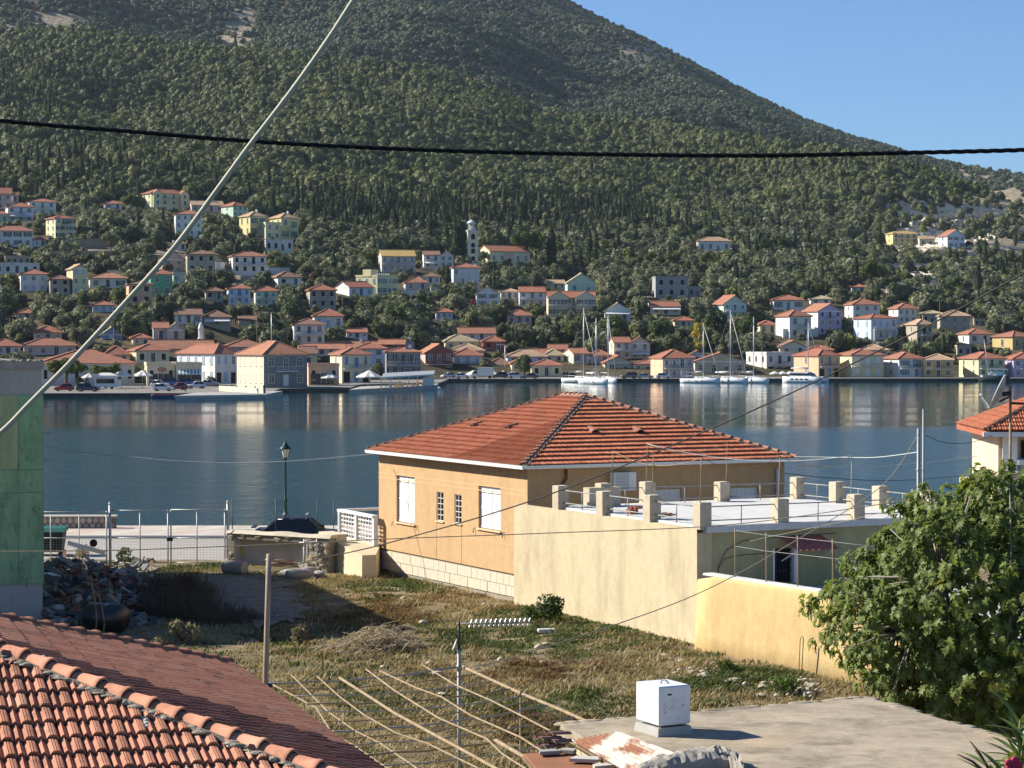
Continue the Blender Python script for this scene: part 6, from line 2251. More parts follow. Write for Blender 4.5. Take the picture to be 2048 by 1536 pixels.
# walls with real openings
def holed(m, L, H, holes, z0=0.0, depth=.18, axis='y', mi=0, rev=0):
 """wall panel from 0..L, z0..H in its own plane; holes (a0, a1, b0, b1); outer face at 0, reveal goes inwards by depth. axis: 'y' panel on x=0 facing -x running along y; 'x' panel on y=0 facing -y running along x"""
 As = sorted({0.0, L, *[h[0] for h in holes], *[h[1] for h in holes]})
 Bs = sorted({z0, H, *[h[2] for h in holes], *[h[3] for h in holes]})

 def pt(a, b, dd=0.0):
  return (dd, a, b) if axis == 'y' else (a, dd, b)
 for a0, a1 in zip(As[:-1], As[1:]):
  for b0, b1 in zip(Bs[:-1], Bs[1:]):
   if any(h[0] <= a0 + 1e-6 and h[1] >= a1 - 1e-6 and h[2] <= b0 + 1e-6 and h[3] >= b1 - 1e-6 for h in holes):
    continue
   m.poly([pt(a0, b0), pt(a1, b0), pt(a1, b1), pt(a0, b1)], mi)
 for a0, a1, b0, b1 in holes:
  m.poly([pt(a0, b0), pt(a0, b1), pt(a0, b1, depth), pt(a0, b0, depth)], rev)
  m.poly([pt(a1, b0), pt(a1, b1), pt(a1, b1, depth), pt(a1, b0, depth)], rev)
  m.poly([pt(a0, b0), pt(a1, b0), pt(a1, b0, depth), pt(a0, b0, depth)], rev)
  m.poly([pt(a0, b1), pt(a1, b1), pt(a1, b1, depth), pt(a0, b1, depth)], rev)


def shutter_leaf(w, h, slats=14):
 """louvred leaf, lies in the xz plane facing -y, origin at lower left"""
 m = MB()
 b = .06
 m.box(0, b, -.02, .02, 0, h)
 m.box(w - b, w, -.02, .02, 0, h)
 for z in (0, h * .5 - b / 2, h - b):
  m.box(b, w - b, -.02, .02, z, z + b)
 for k in range(slats):
  for z0, z1 in ((b, h * .5 - b / 2), (h * .5 + b / 2, h - b)):
   z = z0 + (z1 - z0) * (k + .5) / slats
   s = (z1 - z0) / slats * .55
   m.add([(b, -.015, z - s), (w - b, -.015, z - s), (w - b, .015, z + s), (b, .015, z + s)], [(0, 1, 2, 3)])
 return m


def tile_mesh(name, w, L, mat, detail=True, th=.028, lift=.045, amp=1.0):
 if detail:
  pr = [(0, .004), (.07, .032), (.17, .046), (.27, .030), (.35, .004), (.42, .008), (.50, .038), (.585, .05), (.60, .040), (.625, .040), (.64, .051), (.71, .051), (.725, .040), (.75, .040), (.765, .050), (.85, .046), (.93, .018), (1.0, .0)]
 else:
  pr = [(0, 0), (.1, .03), (.2, .042), (.32, .015), (.42, .0), (.52, .03), (.68, .045), (.85, .035), (1, 0)]
 pr = [(x, z * amp) for x, z in pr]
 m = MB()
 n = len(pr)
 lo = [(x * w, 0, z + lift) for x, z in pr]
 hi = [(x * w, L, z) for x, z in pr]
 un = [(x * w, .006, z + lift - th) for x, z in pr]
 m.add(lo + hi, [(i, i + 1, n + i + 1, n + i) for i in range(n - 1)], 0, False)
 m.add(un + lo, [(i, i + 1, n + i + 1, n + i) for i in range(n - 1)], 0, False)
 return m.mesh(name, mat)


def lay_tiles(root_part, poly, O, e, s, w, re, mesh, limit, skip=None, stuffmesh=None, jit=.004, name='tile'):
 """cover a roof face with tiles. O eave corner, e along eave, s up the slope (unit); poly: list of (a,b) face outline in (e,s) metres"""
 nrm = e.cross(s).normalized()
 R3 = Matrix((e, s, nrm)).transposed()
 rng = random.Random(3)
 A = [p[0] for p in poly]
 B = [p[1] for p in poly]

 def inside(a, b):
  c = False
  n = len(poly)
  for i in range(n):
   (x0, y0), (x1, y1) = poly[i], poly[(i + 1) % n]
   if (y0 > b) != (y1 > b) and a < (x1 - x0) * (b - y0) / (y1 - y0) + x0:
    c = not c
  return c
 out = []
 for j in range(int(max(B) / re) + 1):
  b = j * re
  for i in range(int(min(A) / w) - 1, int(max(A) / w) + 2):
   a = i * w
   if not inside(a + w / 2, min(b + re * .5, max(B) - .01)):
    continue
   out.append((a + rng.uniform(-jit, jit), b + rng.uniform(-jit, jit) * 2 - .05))
 W0 = [O + e * (a + w / 2) + s * (b + re / 2) for a, b in out]
 # nearest the camera first; those in the frame before the others
 def rank(p):
  x, y = scr(p)
  return (0 if -60 < x < 2108 and y < 1590 else 1, (p - CAM).length)
 order = sorted(range(len(out)), key=lambda i: rank(W0[i]))
 rest = []
 for k, i in enumerate(order):
  a, b = out[i]
  p = O + e * a + s * b
  Mx = Matrix.Translation(p) @ R3.to_4x4() @ Matrix.Rotation(rng.uniform(-.012, .012), 4, 'Z') @ Matrix.Rotation(rng.uniform(-.008, .008), 4, 'X')
  if k < limit:
   o = inst(name, mesh, root_part)
   o.matrix_local = root_part_inv(root_part) @ Mx
  else:
   rest.append(Mx)
 if rest:
  me = stuffmesh or mesh
  nv = len(me.vertices)
  co = np.zeros(nv * 3, np.float32)
  me.vertices.foreach_get('co', co)
  co = co.reshape(-1, 3)
  fc = np.array([list(p.vertices) for p in me.polygons], np.int32)
  inv = root_part_inv(root_part)
  vs, fs = [], []
  for n_, Mx in enumerate(rest):
   Mq = np.array(inv @ Mx)
   vs.append(co @ Mq[:3, :3].T + Mq[:3, 3])
   fs.append(fc + n_ * nv)
  q = inst('tile_field', fast_mesh('tile_field', np.concatenate(vs), np.concatenate(fs), list(me.materials)), root_part)
  tag(q, kind='stuff')


_INV = {}


def root_part_inv(o):
 if o.name not in _INV:
  M_ = Matrix.Identity(4)
  q = o
  chain = []
  while q:
   chain.append(q)
   q = q.parent
  for q in reversed(chain):
   M_ = M_ @ (Matrix.Translation(q.location) @ q.rotation_euler.to_matrix().to_4x4())
  _INV[o.name] = M_.inverted()
 return _INV[o.name]


def ridge_mesh(L, r, mat, name='ridge_tile'):
 """half round ridge tile with a thick collar at its lower end; runs along +y from the lower end"""
 m = MB()
 secs = []
 for y, rr in ((0, r * 1.12), (.05, r * 1.12), (.055, r * 1.0), (L, r * .86)):
  secs.append([(math.cos(a) * rr, y, math.sin(a) * rr * .85) for a in np.linspace(-.15, math.pi + .15, 9)])
 m.loft(secs, 0, False, False, True)
 inn = [(math.cos(a) * r * .93, .0, math.sin(a) * r * .75) for a in np.linspace(-.15, math.pi + .15, 9)]
 m.add(secs[0] + inn, [(i, i + 1, 10 + i, 9 + i) for i in range(8)])
 m.add(inn, [tuple(range(9))], 1)
 return m.mesh(name, [mat, M_DARK])


def lay_ridge(part, a, b, step, mesh, up=.02, name='ridge_tile'):
 a, b = Vector(a), Vector(b)
 t = (b - a).normalized()
 n = int((b - a).length / step)
 x = t.cross(Vector((0, 0, 1))).normalized()
 R3 = Matrix((x, t, x.cross(t))).transposed().to_4x4()
 rng = random.Random(2)
 for i in range(n + 1):
  Mx = Matrix.Translation(a + t * (i * step) + Vector((0, 0, up))) @ R3 @ Matrix.Rotation(rng.uniform(-.03, .03), 4, 'Z') @ Matrix.Rotation(-.05, 4, 'X')
  o = inst(name, mesh, part)
  o.matrix_local = root_part_inv(part) @ Mx


# ------------------------------------------------------------------ ochre house
def ochre_house():
 O = Vector((.53, 77, ZG))
 r = empty('ochre_house', O, TH, "ochre rendered house with terracotta hip roof and white shutters at the water", 'house')
 Lx, Ly, H, rise, oh = 10.6, 12.4, 4.62, 2.2, .32

 def lw(px, py):
  p = hit_plane(px, py, O, -U2) - O
  return p.dot(V2), p.z

 def fw(px, py):
  p = hit_plane(px, py, O, -V2) - O
  return p.dot(U2), p.z

 def rect(f, x0, y0, x1, y1):
  a, b = f(x0, (y0 + y1) / 2), f(x1, (y0 + y1) / 2)
  z1, z0 = f((x0 + x1) / 2, y0)[1], f((x0 + x1) / 2, y1)[1]
  return (min(a[0], b[0]), max(a[0], b[0]), z0, z1)
 S1, S2 = rect(lw, 793, 952, 829, 1046), rect(lw, 957, 974, 1001, 1059)
 W1, W2 = rect(lw, 873, 984, 887, 1042), rect(lw, 909, 989, 923, 1047)
 F1, F2 = rect(fw, 1307, 978, 1363, 1022), rect(fw, 1462, 975, 1516, 1020)
 zb = .87
 m = MB()
 holed(m, Ly, H, [S1, S2, W1, W2], zb, .16, 'y')
 holed(m, Lx, H, [F1, F2], 0, .14, 'x')
 m.poly([(Lx, 0, 0), (Lx, Ly, 0), (Lx, Ly, H), (Lx, 0, H)])
 m.poly([(0, Ly, 0), (Lx, Ly, 0), (Lx, Ly, H), (0, Ly, H)])
 m.poly([(0, 0, zb), (0, Ly, zb), (.06, Ly, zb), (.06, 0, zb)])
 m.poly([(0, 0, H), (Lx, 0, H), (Lx, Ly, H), (0, Ly, H)])
 wall = m.build('wall', M_OCHRE, r)
 # bare block base on the lit side
 m = MB()
 m.box(.06, .5, .05, Ly - .05, -.5, zb)
 base = m.build('foundation', M_MORT, r)
 rng = random.Random(6)
 for j in range(2):
  y = .1
  i = 0
  while y < Ly - .3:
   bw = rng.uniform(.42, .6)
   if j == 0 and i == 0:
    bw *= .6
   z0 = zb - .06 - (j + 1) * .37
   q = MB()
   yy = min(y + bw - .02, Ly - .1)
   q.box(.02 + rng.uniform(-.008, .008), .07, y, yy, z0, z0 + .352)
   q.build('block', M_BLOCK, base)
   y += bw
   i += 1
 # rendered joints near the eaves
 m = MB()
 for z in (H - .82, H - 1.0):
  m.box(-.004, -.001, 0, Ly, z, z + .03)
 for y in np.linspace(.9, Ly - 1.1, 9):
  m.box(-.004, -.001, y, y + .03, H - .8, H)
 m.box(-.004, -.001, 0, Ly, .95 + .9, .97 + .9)
 m.build('plaster_joint', plaster((0.66, 0.45, 0.24), .2, name='light_joint'), wall)
 # windows
 for k, (y0, y1, z0, z1) in enumerate((S1, S2)):
  w = (y1 - y0)
  b = MB()
  b.poly([(.155, y0, z0), (.155, y1, z0), (.155, y1, z1), (.155, y0, z1)])
  win = b.build('window', M_DARK, r)
  for s in range(2):
   lf = shutter_leaf(w / 2 - .01, z1 - z0 - .04).build('shutter', M_WHITE, win, (.10, y1 - .005 - s * w / 2, z0 + .02), (0, 0, -math.pi / 2))
  b = MB()
  b.box(-.07, .155, y0 - .08, y1 + .08, z0 - .06, z0 - .001)
  b.build('sill', plaster((.66, .5, .3), .2, name='sill_render'), win)
  for yy in (y0 - .28, y1 + .28):
   b = MB()
   b.tube([(0, yy, z0 - .02), (-.06, yy, z0 - .06), (-.07, yy, z0 - .2)], .015, 5)
   b.build('shutter_hook', M_IRON, win)
 for (y0, y1, z0, z1) in (W1, W2):
  b = MB()
  b.poly([(.155, y0, z0), (.155, y1, z0), (.155, y1, z1), (.155, y0, z1)])
  win = b.build('window', M_GLASS, r)
  b = MB()
  for a in (0, .5, 1):
   yy = y0 + .03 + (y1 - y0 - .06) * a
   b.box(.03, .05, yy - .012, yy + .012, z0, z1)
  for a in np.linspace(0, 1, 6):
   zz = z0 + .02 + (z1 - z0 - .04) * a
   b.box(.03, .05, y0, y1, zz - .01, zz + .01)
  b.build('grille', M_WHITE, win)
  b = MB()
  b.box(-.05, .155, y0 - .05, y1 + .05, z0 - .05, z0 - .001)
  b.build('sill', plaster((.66, .5, .3), .2, name='sill_render'), win)
 for (x0, x1, z0, z1) in (F1, F2):
  b = MB()
  b.poly([(x0, .135, z0), (x1, .135, z0), (x1, .135, z1), (x0, .135, z1)])
  win = b.build('window', M_DARK, r)
  w = x1 - x0
  for s in range(3):
   shutter_leaf(w / 3 - .01, z1 - z0 - .03, 5).build('shutter', M_WHITE, win, (x0 + s * w / 3 + .005, .09, z0 + .015))
 # gutter
 prof = [(0, .10), (-.02, .0), (-.12, -.02), (-.15, .10)]

 def gut(a, b, side):
  g = MB()
  g.loft([[Vector(p) + side * q[0] + Vector((0, 0, q[1])) for q in prof] for p in (a, b)], 0, True, True)
  return g
 zg = H - .02
 gut((-oh, -oh - .15, zg), (-oh, Ly + oh, zg), Vector((1, 0, 0))).build('gutter', M_WHITE, r)
 gut((-oh, -oh, zg), (Lx + oh, -oh, zg), Vector((0, 1, 0))).build('gutter', M_WHITE, r)
 # roof
 x0, x1, y0, y1 = -oh, Lx + oh, -oh, Ly + oh
 zE = H + .06
 hx = (x1 - x0) / 2
 a3, b3 = Vector((x0 + hx, y0 + hx, zE + rise)), Vector((x0 + hx, y1 - hx, zE + rise))
 m = MB()
 dn = Vector((0, 0, -.05))
 C = [Vector((x0, y0, zE)), Vector((x1, y0, zE)), Vector((x1, y1, zE)), Vector((x0, y1, zE))]
 m.poly([C[0] + dn, C[1] + dn, a3 + dn])
 m.poly([C[1] + dn, C[2] + dn, b3 + dn, a3 + dn])
 m.poly([C[2] + dn, C[3] + dn, b3 + dn])
 m.poly([C[3] + dn, C[0] + dn, a3 + dn, b3 + dn])
 m.poly([C[0] + dn * 2, C[3] + dn * 2, C[2] + dn * 2, C[1] + dn * 2])
 roof = m.build('roof', M_TILE3, r)
 Mw = Matrix.Translation(O) @ Matrix.Rotation(TH, 4, 'Z')
 R = Mw.to_3x3()
 sl = math.hypot(hx, rise)
 tm = tile_mesh('tile', .225, .40, M_TILE3, False, .04, .075)
 # lit left face: eave from far corner C3 to near corner C0
 e = R @ Vector((0, -1, 0))
 s = (R @ Vector((hx, 0, rise))).normalized()
 Wd = y1 - y0
 lay_tiles(roof, [(0, 0), (Wd, 0), (Wd - hx, sl), (hx, sl)], Mw @ C[3], e, s, .225, .36, tm, 140)
 e = R @ Vector((1, 0, 0))
 s = (R @ Vector((0, hx, rise))).normalized()
 lay_tiles(roof, [(0, 0), (x1 - x0, 0), (hx, sl)], Mw @ C[0], e, s, .225, .36, tm, 150)
 rm = ridge_mesh(.42, .13, M_TILE2)
 for p, q in ((C[0], a3), (C[3], b3), (C[1], a3), (a3, b3), (C[2], b3)):
  lay_ridge(roof, Mw @ p, Mw @ q, .36, rm, .03)
 m = MB()
 for p, q in ((C[0], a3), (C[3], b3), (C[1], a3), (a3, b3)):
  m.bar(p + Vector((0, 0, .03)), q + Vector((0, 0, .03)), .3, .07)
 m.build('mortar', M_MORT, roof)
 # ventilation tiles
 for px, py, face in ((945, 857, 0), (1015, 861, 0), (1190, 869, 1), (1280, 869, 1)):
  n = (R @ (Vector((-rise, 0, hx)) if face == 0 else Vector((0, -rise, hx)))).normalized()
  o_ = Mw @ (C[3] if face == 0 else C[0])
  p = hit_plane(px, py, o_, n)
  s = (R @ (Vector((hx, 0, rise)) if face == 0 else Vector((0, hx, rise)))).normalized()
  x = s.cross(n)
  o = inst('vent_tile', ridge_mesh(.45, .15, M_TILE2, 'vent_tile'), roof)
  o.matrix_local = root_part_inv(roof) @ (Matrix.Translation(p + n * .06) @ Matrix((x, s, n)).transposed().to_4x4())
 # small fittings
 x, z = fw(1131, 940)
 b = MB()
 b.tube([(x, -.06, H - .1), (x, -.08, z - .3), (x - .12, -.08, z - .45), (x - .12, -.08, z - 1.2)], .05, 8)
 b.build('drain_pipe', paint((.2, .09, .05), .6, name='brown_pipe'), r)
 b = MB()
 b.tube([(Lx - .35, -.08, H - .3), (Lx - .35, -.08, 0)], .055, 8)
 b.build('drain_pipe', M_WHITE, r)
 # stain streaks below the small windows
 for (y0, y1, z0, z1) in (W1, W2):
  b = MB()
  yy = y0 if z0 == W2[2] else y1
  b.box(-.0035, -.001, yy - .02, yy + .012, zb, z0 - .05)
  b.build('rust_streak', paint((.30, .17, .08), .9, .3, 4, name='rust_stain'), wall)
 # air conditioner
 ax, az = fw(1240, 962)
 a = empty('air_conditioner', O + U2 * ax + Vector((0, 0, az)), TH, "white air conditioner on the shaded ochre wall", 'air conditioner')
 m = MB()
 m.box(-.45, .45, -.36, -.04, -.32, .32)
 m.build('case', M_WHITE, a)
 m = MB()
 for k in range(11):
  z = -.27 + k * .054
  m.box(-.40, .16, -.375, -.361, z, z + .022)
 m.build('grille', M_GREY, a)
 for x in (-.35, .35):
  m = MB()
  m.bar((x, -.36, -.34), (x, 0, -.34), .04, .03)
  m.build('bracket', M_GALV, a)


ochre_house()


# ------------------------------------------------------------------ flat roofed yellow building with terrace
def terrace_house():
 O = Vector((5.45, 66.1, ZG))
 r = empty('flat_roofed_house', O, TH, "yellow flat roofed house with grey roof terrace beside the ochre house", 'house')
 Lx, Ly, H = 9.4, 8.9, 3.3

 def fw(px, py):
  p = hit_plane(px, py, O, -V2) - O
  return p.dot(U2), p.z
 d0, d1 = fw(1549, 1130), fw(1591, 1130)
 dz0, dz1 = fw(1570, 1166)[1], fw(1570, 1096)[1]
 m = MB()
 holed(m, Lx, H, [(d0[0], d1[0], dz0, dz1)], -.3, .2, 'x')
 m.poly([(Lx, 0, -.3), (Lx, Ly, -.3), (Lx, Ly, H), (Lx, 0, H)])
 m.poly([(0, Ly, -.3), (Lx, Ly, -.3), (Lx, Ly, H), (0, Ly, H)])
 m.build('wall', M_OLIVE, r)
 m = MB()
 # long lit flank, runs up to the ochre house
 m.poly([(-.01, 0, -.3), (-.01, 11.6, -.3), (-.01, 11.6, H + .12), (-.01, 0, H + .12)])
 m.poly([(-.01, 0, -.3), (.5, -.01, -.3), (.5, -.01, H - .02), (-.01, 0, H - .02)])
 m.poly([(-.01, 11.6, -.3), (.3, 11.6, -.3), (.3, 11.6, H + .12), (-.01, 11.6, H + .12)])
 m.poly([(-.01, 0, H + .12), (-.01, 11.6, H + .12), (.2, 11.6, H + .12), (.2, 0, H + .12)])
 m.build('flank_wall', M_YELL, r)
 m = MB()
 m.box(.2, Lx + .15, -.22, Ly + .1, H, H + .2)
 slab = m.build('roof_slab', M_SLAB, r)
 # door
 m = MB()
 m.poly([(d0[0], .195, dz0), (d1[0], .195, dz0), (d1[0], .195, dz1), (d0[0], .195, dz1)])
 dr = m.build('door', M_DARK, r)
 m = MB()
 for x in np.linspace(d0[0] + .03, d1[0] - .03, 7):
  m.box(x - .012, x + .012, .1, .125, dz0, dz1)
 for z in np.linspace(dz0 + .03, dz1 - .03, 4):
  m.box(d0[0], d1[0], .1, .125, z - .015, z + .015)
 m.build('grille', M_IRON, dr)
 m = MB()
 m.box(d1[0] - .07, d1[0] + .09, -.03, .19, dz0, dz1)
 m.box(d0[0] - .06, d0[0] - .0, -.02, .1, dz0, dz1)
 m.build('door_frame', M_WHITE, dr)
 # wires on the wall
 m = MB()
 m.tube([(.7, -.03, 1.5), (.72, -.04, 2.3), (1.0, -.04, 2.75), (1.6, -.04, 3.0), (3, -.03, 3.08), (5, -.03, 3.1)], .01, 5)
 m.tube([(.72, -.03, 2.2), (.95, -.04, 2.5), (1.5, -.04, 2.58), (2.4, -.03, 2.6)], .008, 5)
 m.build('wall_cable', M_IRON, r)
 # awning
 a = empty('tiled_awning', O + U2 * fw(1600, 1085)[0] + Vector((0, 0, fw(1600, 1072)[1])), TH, "small red tiled awning over the barred door", 'awning')
 a.scale = (1, .9, .66)
 m = MB()
 w = 1.55
 n = 7
 for i in range(n):
  for j in range(3):
   x = -w / 2 + i * w / n
   y, z = -.35 * j - .05, -.17 * j
   m.add([(x, y, z), (x + w / n * .5, y, z + .05), (x + w / n, y, z), (x, y - .4, z - .19), (x + w / n * .5, y - .4, z - .14), (x + w / n, y - .4, z - .19)], [(0, 1, 4, 3), (1, 2, 5, 4)])
 m.build('tile_sheet', paint((.50, .13, .10), .6, .2, 3, name='red_tile_sheet'), a)
 for x in (-w / 2 + .1, w / 2 - .1):
  m = MB()
  m.bar((x, -.02, -1.1), (x, -.98, -.5), .04, .04)
  m.bar((x, -.02, -.05), (x, -1.0, -.52), .04, .04)
  m.build('bracket', M_WHITE, a)
 # posts and railings of the terrace
 zt = H + .2
 posts = [(.2, 8.7), (.2, 5.8), (.2, 2.9), (.2, .05), (1.7, 8.5), (3.4, 8.5), (6.3, 8.4), (9.35, 8.3), (2.95, .05), (5.75, .05), (8.6, .05), (9.35, 6.0), (9.2, 3.4), (9.1, .9)]
 pm = plaster((.56, .47, .34), .5, (.25, .2, .13), 2.5, 9, False, .6, name='rough_post')
 for x, y in posts:
  m = MB()
  rg = random.Random(int(x * 10 + y * 100))
  w = .2
  hh = .70 + rg.uniform(-.04, .06)
  m.loft([[(x - w, y - w, zt - .1), (x + w, y - w, zt - .1), (x + w, y + w, zt - .1), (x - w, y + w, zt - .1)], [(x - w, y - w, zt + hh - .02), (x + w, y - w, zt + hh - .02), (x + w, y + w, zt + hh - .02), (x - w, y + w, zt + hh - .02)],
    [(x - w + .02, y - w + .02, zt + hh), (x + w - .02, y - w + .02, zt + hh), (x + w - .02, y + w - .02, zt + hh + .01), (x - w + .02, y + w - .02, zt + hh)]])
  m.build('post', pm, slab)
 m = MB()
 m.box(1.0, 2.2, 8.2, 8.6, zt, zt + .62)
 m.build('parapet', pm, slab)
 runs = [((.2, 8.7), (.2, 5.8)), ((.2, 5.8), (.2, 2.9)), ((.2, 2.9), (.2, .05)), ((.2, .05), (2.95, .05)), ((2.95, .05), (5.75, .05)), ((5.75, .05), (8.6, .05)), ((1.7, 8.5), (3.4, 8.5)), ((3.4, 8.5), (6.3, 8.4)), ((6.3, 8.4), (9.35, 8.3)), ((9.35, 8.3), (9.35, 6)), ((9.35, 6), (9.2, 3.4)), ((9.2, 3.4), (9.1, .9))]
 for p, q in runs:
  m = MB()
  for z in (.14, .55):
   m.tube([(p[0], p[1], zt + z), (q[0], q[1], zt + z)], .02, 6)
  c = ((p[0] + q[0]) / 2, (p[1] + q[1]) / 2)
  m.tube([(c[0], c[1], zt - .02), (c[0], c[1], zt + .56)], .018, 6)
  m.build('railing', M_GALV, slab)
 # things on the terrace
 o = empty('brick_stack', O + U2 * .75 + V2 * 5.0 + Vector((0, 0, zt)), TH + .2, "small heap of red bricks on the terrace edge", 'bricks')
 rg = random.Random(4)
 bm = paint((.42, .15, .08), .9, .25, 6, name='red_brick')
 for i in range(9):
  m = MB()
  m.box(-.12, .12, -.06, .06, 0, .075)
  m.build('brick', bm, o, (rg.uniform(-.2, .2), rg.uniform(-.15, .15), .077 * (i // 3)), (0, 0, rg.uniform(-.3, .3)))
 o = empty('timber_pile', O + U2 * 1.2 + V2 * 3.9 + Vector((0, 0, zt)), TH + .7, "pile of dark boards lying on the terrace", 'boards')
 for i in range(5):
  m = MB()
  m.box(-.5, .5, -.06, .06, 0, .03)
  m.build('board', M_WOOD, o, (rg.uniform(-.1, .1), i * .1 - .2, .032 * (i % 2)), (0, 0, rg.uniform(-.25, .25)))
 # thin line poles with clothes lines
 tops = []
 for k, (px, tr, br, lb) in enumerate(((1220, 902, 985, "leftmost thin clothes line pole on the terrace"), (1291, 888, 975, "thin rusty pole rising behind the second terrace post"), (1303, 910, 995, "thin pole beside the third terrace post"), (1399, 915, 1010, "thin pole on the front corner post"), (1451, 884, 968, "thin pole on the rear middle post"), (1556, 912, 1006, "thin pole on the front middle post"), (1700, 911, 998, "thin grey pole right of the ochre house"))):
  y = {1220: 72.0, 1291: 75.2, 1303: 69.1, 1399: 66.1, 1451: 76.4, 1556: 67.4, 1700: 74.0}[px]
  a, b = P(px + (4 if px != 1220 else 6), tr, y), P(px, br + 20, y)
  o = empty('line_pole', b, 0, lb, 'pole', 'clothes line poles on the terrace')
  m = MB()
  m.tube([(0, 0, 0), (a - b) * .5 + Vector((.01, 0, 0)), a - b], .018, 6)
  m.build('rod', M_RUST if px != 1700 else M_GALV, o)
  m = MB()
  m.box(-.04, .04, -.04, .04, 0, .05)
  m.build('foot', M_GALV, o)
  tops.append(a)
 for i, (p, q, lb) in enumerate(((tops[0], tops[3], "clothes line from the leftmost pole to the corner pole"), (tops[1], tops[4], "clothes line between the two rear terrace poles"), (tops[1], tops[6], "white clothes line stretched across the roof front"), (tops[3], tops[5], "clothes line between the two front terrace poles"), (tops[5], tops[6], "clothes line reaching the grey pole"))):
  wire('clothes_line', p, q, .35, .011, M_WHITE if i in (2,) else M_RUST, lb, 'clothes line')


def wire(name, a, b, sag, rad, mat, label, cat='wire', n=14):
 a, b = Vector(a), Vector(b)
 o = empty(name, a, 0, label, cat)
 m = MB()
 pts = []
 for i in range(n + 1):
  t = i / n
  pts.append((b - a) * t - Vector((0, 0, sag * 4 * t * (1 - t))))
 m.tube(pts, rad, 5)
 m.build('strand', mat, o)
 return o


terrace_house()


# low garden wall with rods, courtyard
def low_wall():
 O = Vector((5.35, 65.0, ZG))
 B = Vector((11.6, 54.5, ZG))
 dv = B - O
 o = empty('garden_wall', O, 0, "bright yellow garden wall with white coping in front of the courtyard", 'wall')
 o['kind'] = 'thing'
 n = 14
 rng = random.Random(3)
 s = Vector((dv.y, -dv.x, 0)).normalized() * -.35
 face, top = [], []
 m = MB()
 secs = []
 for i in range(n + 1):
  p = dv * (i / n)
  w = Vector((rng.uniform(-.05, .05), rng.uniform(-.05, .05), 0))
  h = 2.2 if i else 2.05
  flare = s * -.22
  secs.append([p + flare + Vector((0, 0, -.3)), p + flare * .5 + w + Vector((0, 0, .5)), p + w * .5 + Vector((0, 0, h * .6)), p + Vector((0, 0, h - .12)), p + s * .1 + Vector((0, 0, h)), p + s + Vector((0, 0, h)), p + s + Vector((0, 0, -.3))])
 m.loft(secs, 0, True, True, True)
 m.build('masonry', M_YELL2, o)
 m = MB()
 m.bar(s * .6 + dv * .02 + Vector((0, 0, 2.22)), s * .6 + dv + Vector((0, 0, 2.22)), .34, .06)
 m.build('coping', plaster((.66, .65, .6), .3, name='whitewashed_coping'), o)
 # courtyard floor behind
 q = MB()
 a, b = O + s + Vector((0, 0, 1.65)), B + s + Vector((0, 0, 1.65))
 c, d = b + U2 * 8, O + U2 * 9 + Vector((0, 0, 1.65))
 q.poly([a, b, c, d])
 tag(q.build('courtyard_floor', plaster((.5, .5, .5), .4, name='courtyard_screed')), kind='structure')
 tops = []
 for px, t, b_, lb in ((1470, 1056, 1156, "first rusty rod on the yellow wall, from the left"), (1532, 1065, 1165, "second rusty rod on the yellow wall"), (1595, 1071, 1176, "third rusty rod on the yellow wall"), (1665, 1078, 1187, "fourth rusty rod on the yellow wall")):
  p = hit_plane(px, b_, O + s * .6, s.normalized())
  e = empty('iron_rod', p, 0, lb, 'rod', 'rods on the yellow wall')
  h = (b_ - t) / FPX * p.y
  m = MB()
  m.tube([(0, 0, -.1), (.01, 0, h * .5), (.0, 0, h)], .022, 6)
  m.build('rod', M_RUST, e)
  m = MB()
  m.lathe([(.05, -.02), (.04, .04)], 6)
  m.build('foot', M_MORT, e)
  tops.append(p + Vector((0, 0, h)))
 for k, f in ((0, .95), (1, .62)):
  o2 = empty('fence_wire', tops[0], 0, ("upper" if k == 0 else "lower") + " thin wire strung between the rusty rods", 'wire')
  m = MB()
  pts = [p - tops[0] - Vector((0, 0, 1.35 * (1 - f))) for p in tops] + [tops[-1] - tops[0] + dv.normalized() * 2 - Vector((0, 0, 1.35 * (1 - f)))]
  m.tube(pts, .008, 4)
  m.build('strand', M_GALV, o2)
 # steel hoop sticking out of the ground
 p = G(1600, 1348, ZG)
 e = empty('steel_hoop', p, 0, "rusty reinforcing bar hoop standing by the yellow wall", 'steel bar')
 m = MB()
 m.tube([(-.04, 0, -.2), (0, 0, .9), (.02, 0, 1.0), (.06, 0, 1.02), (.09, 0, .96), (.07, 0, .5), (.05, 0, .1)], .014, 6)
 m.build('bar', M_RUST, e)


low_wall()
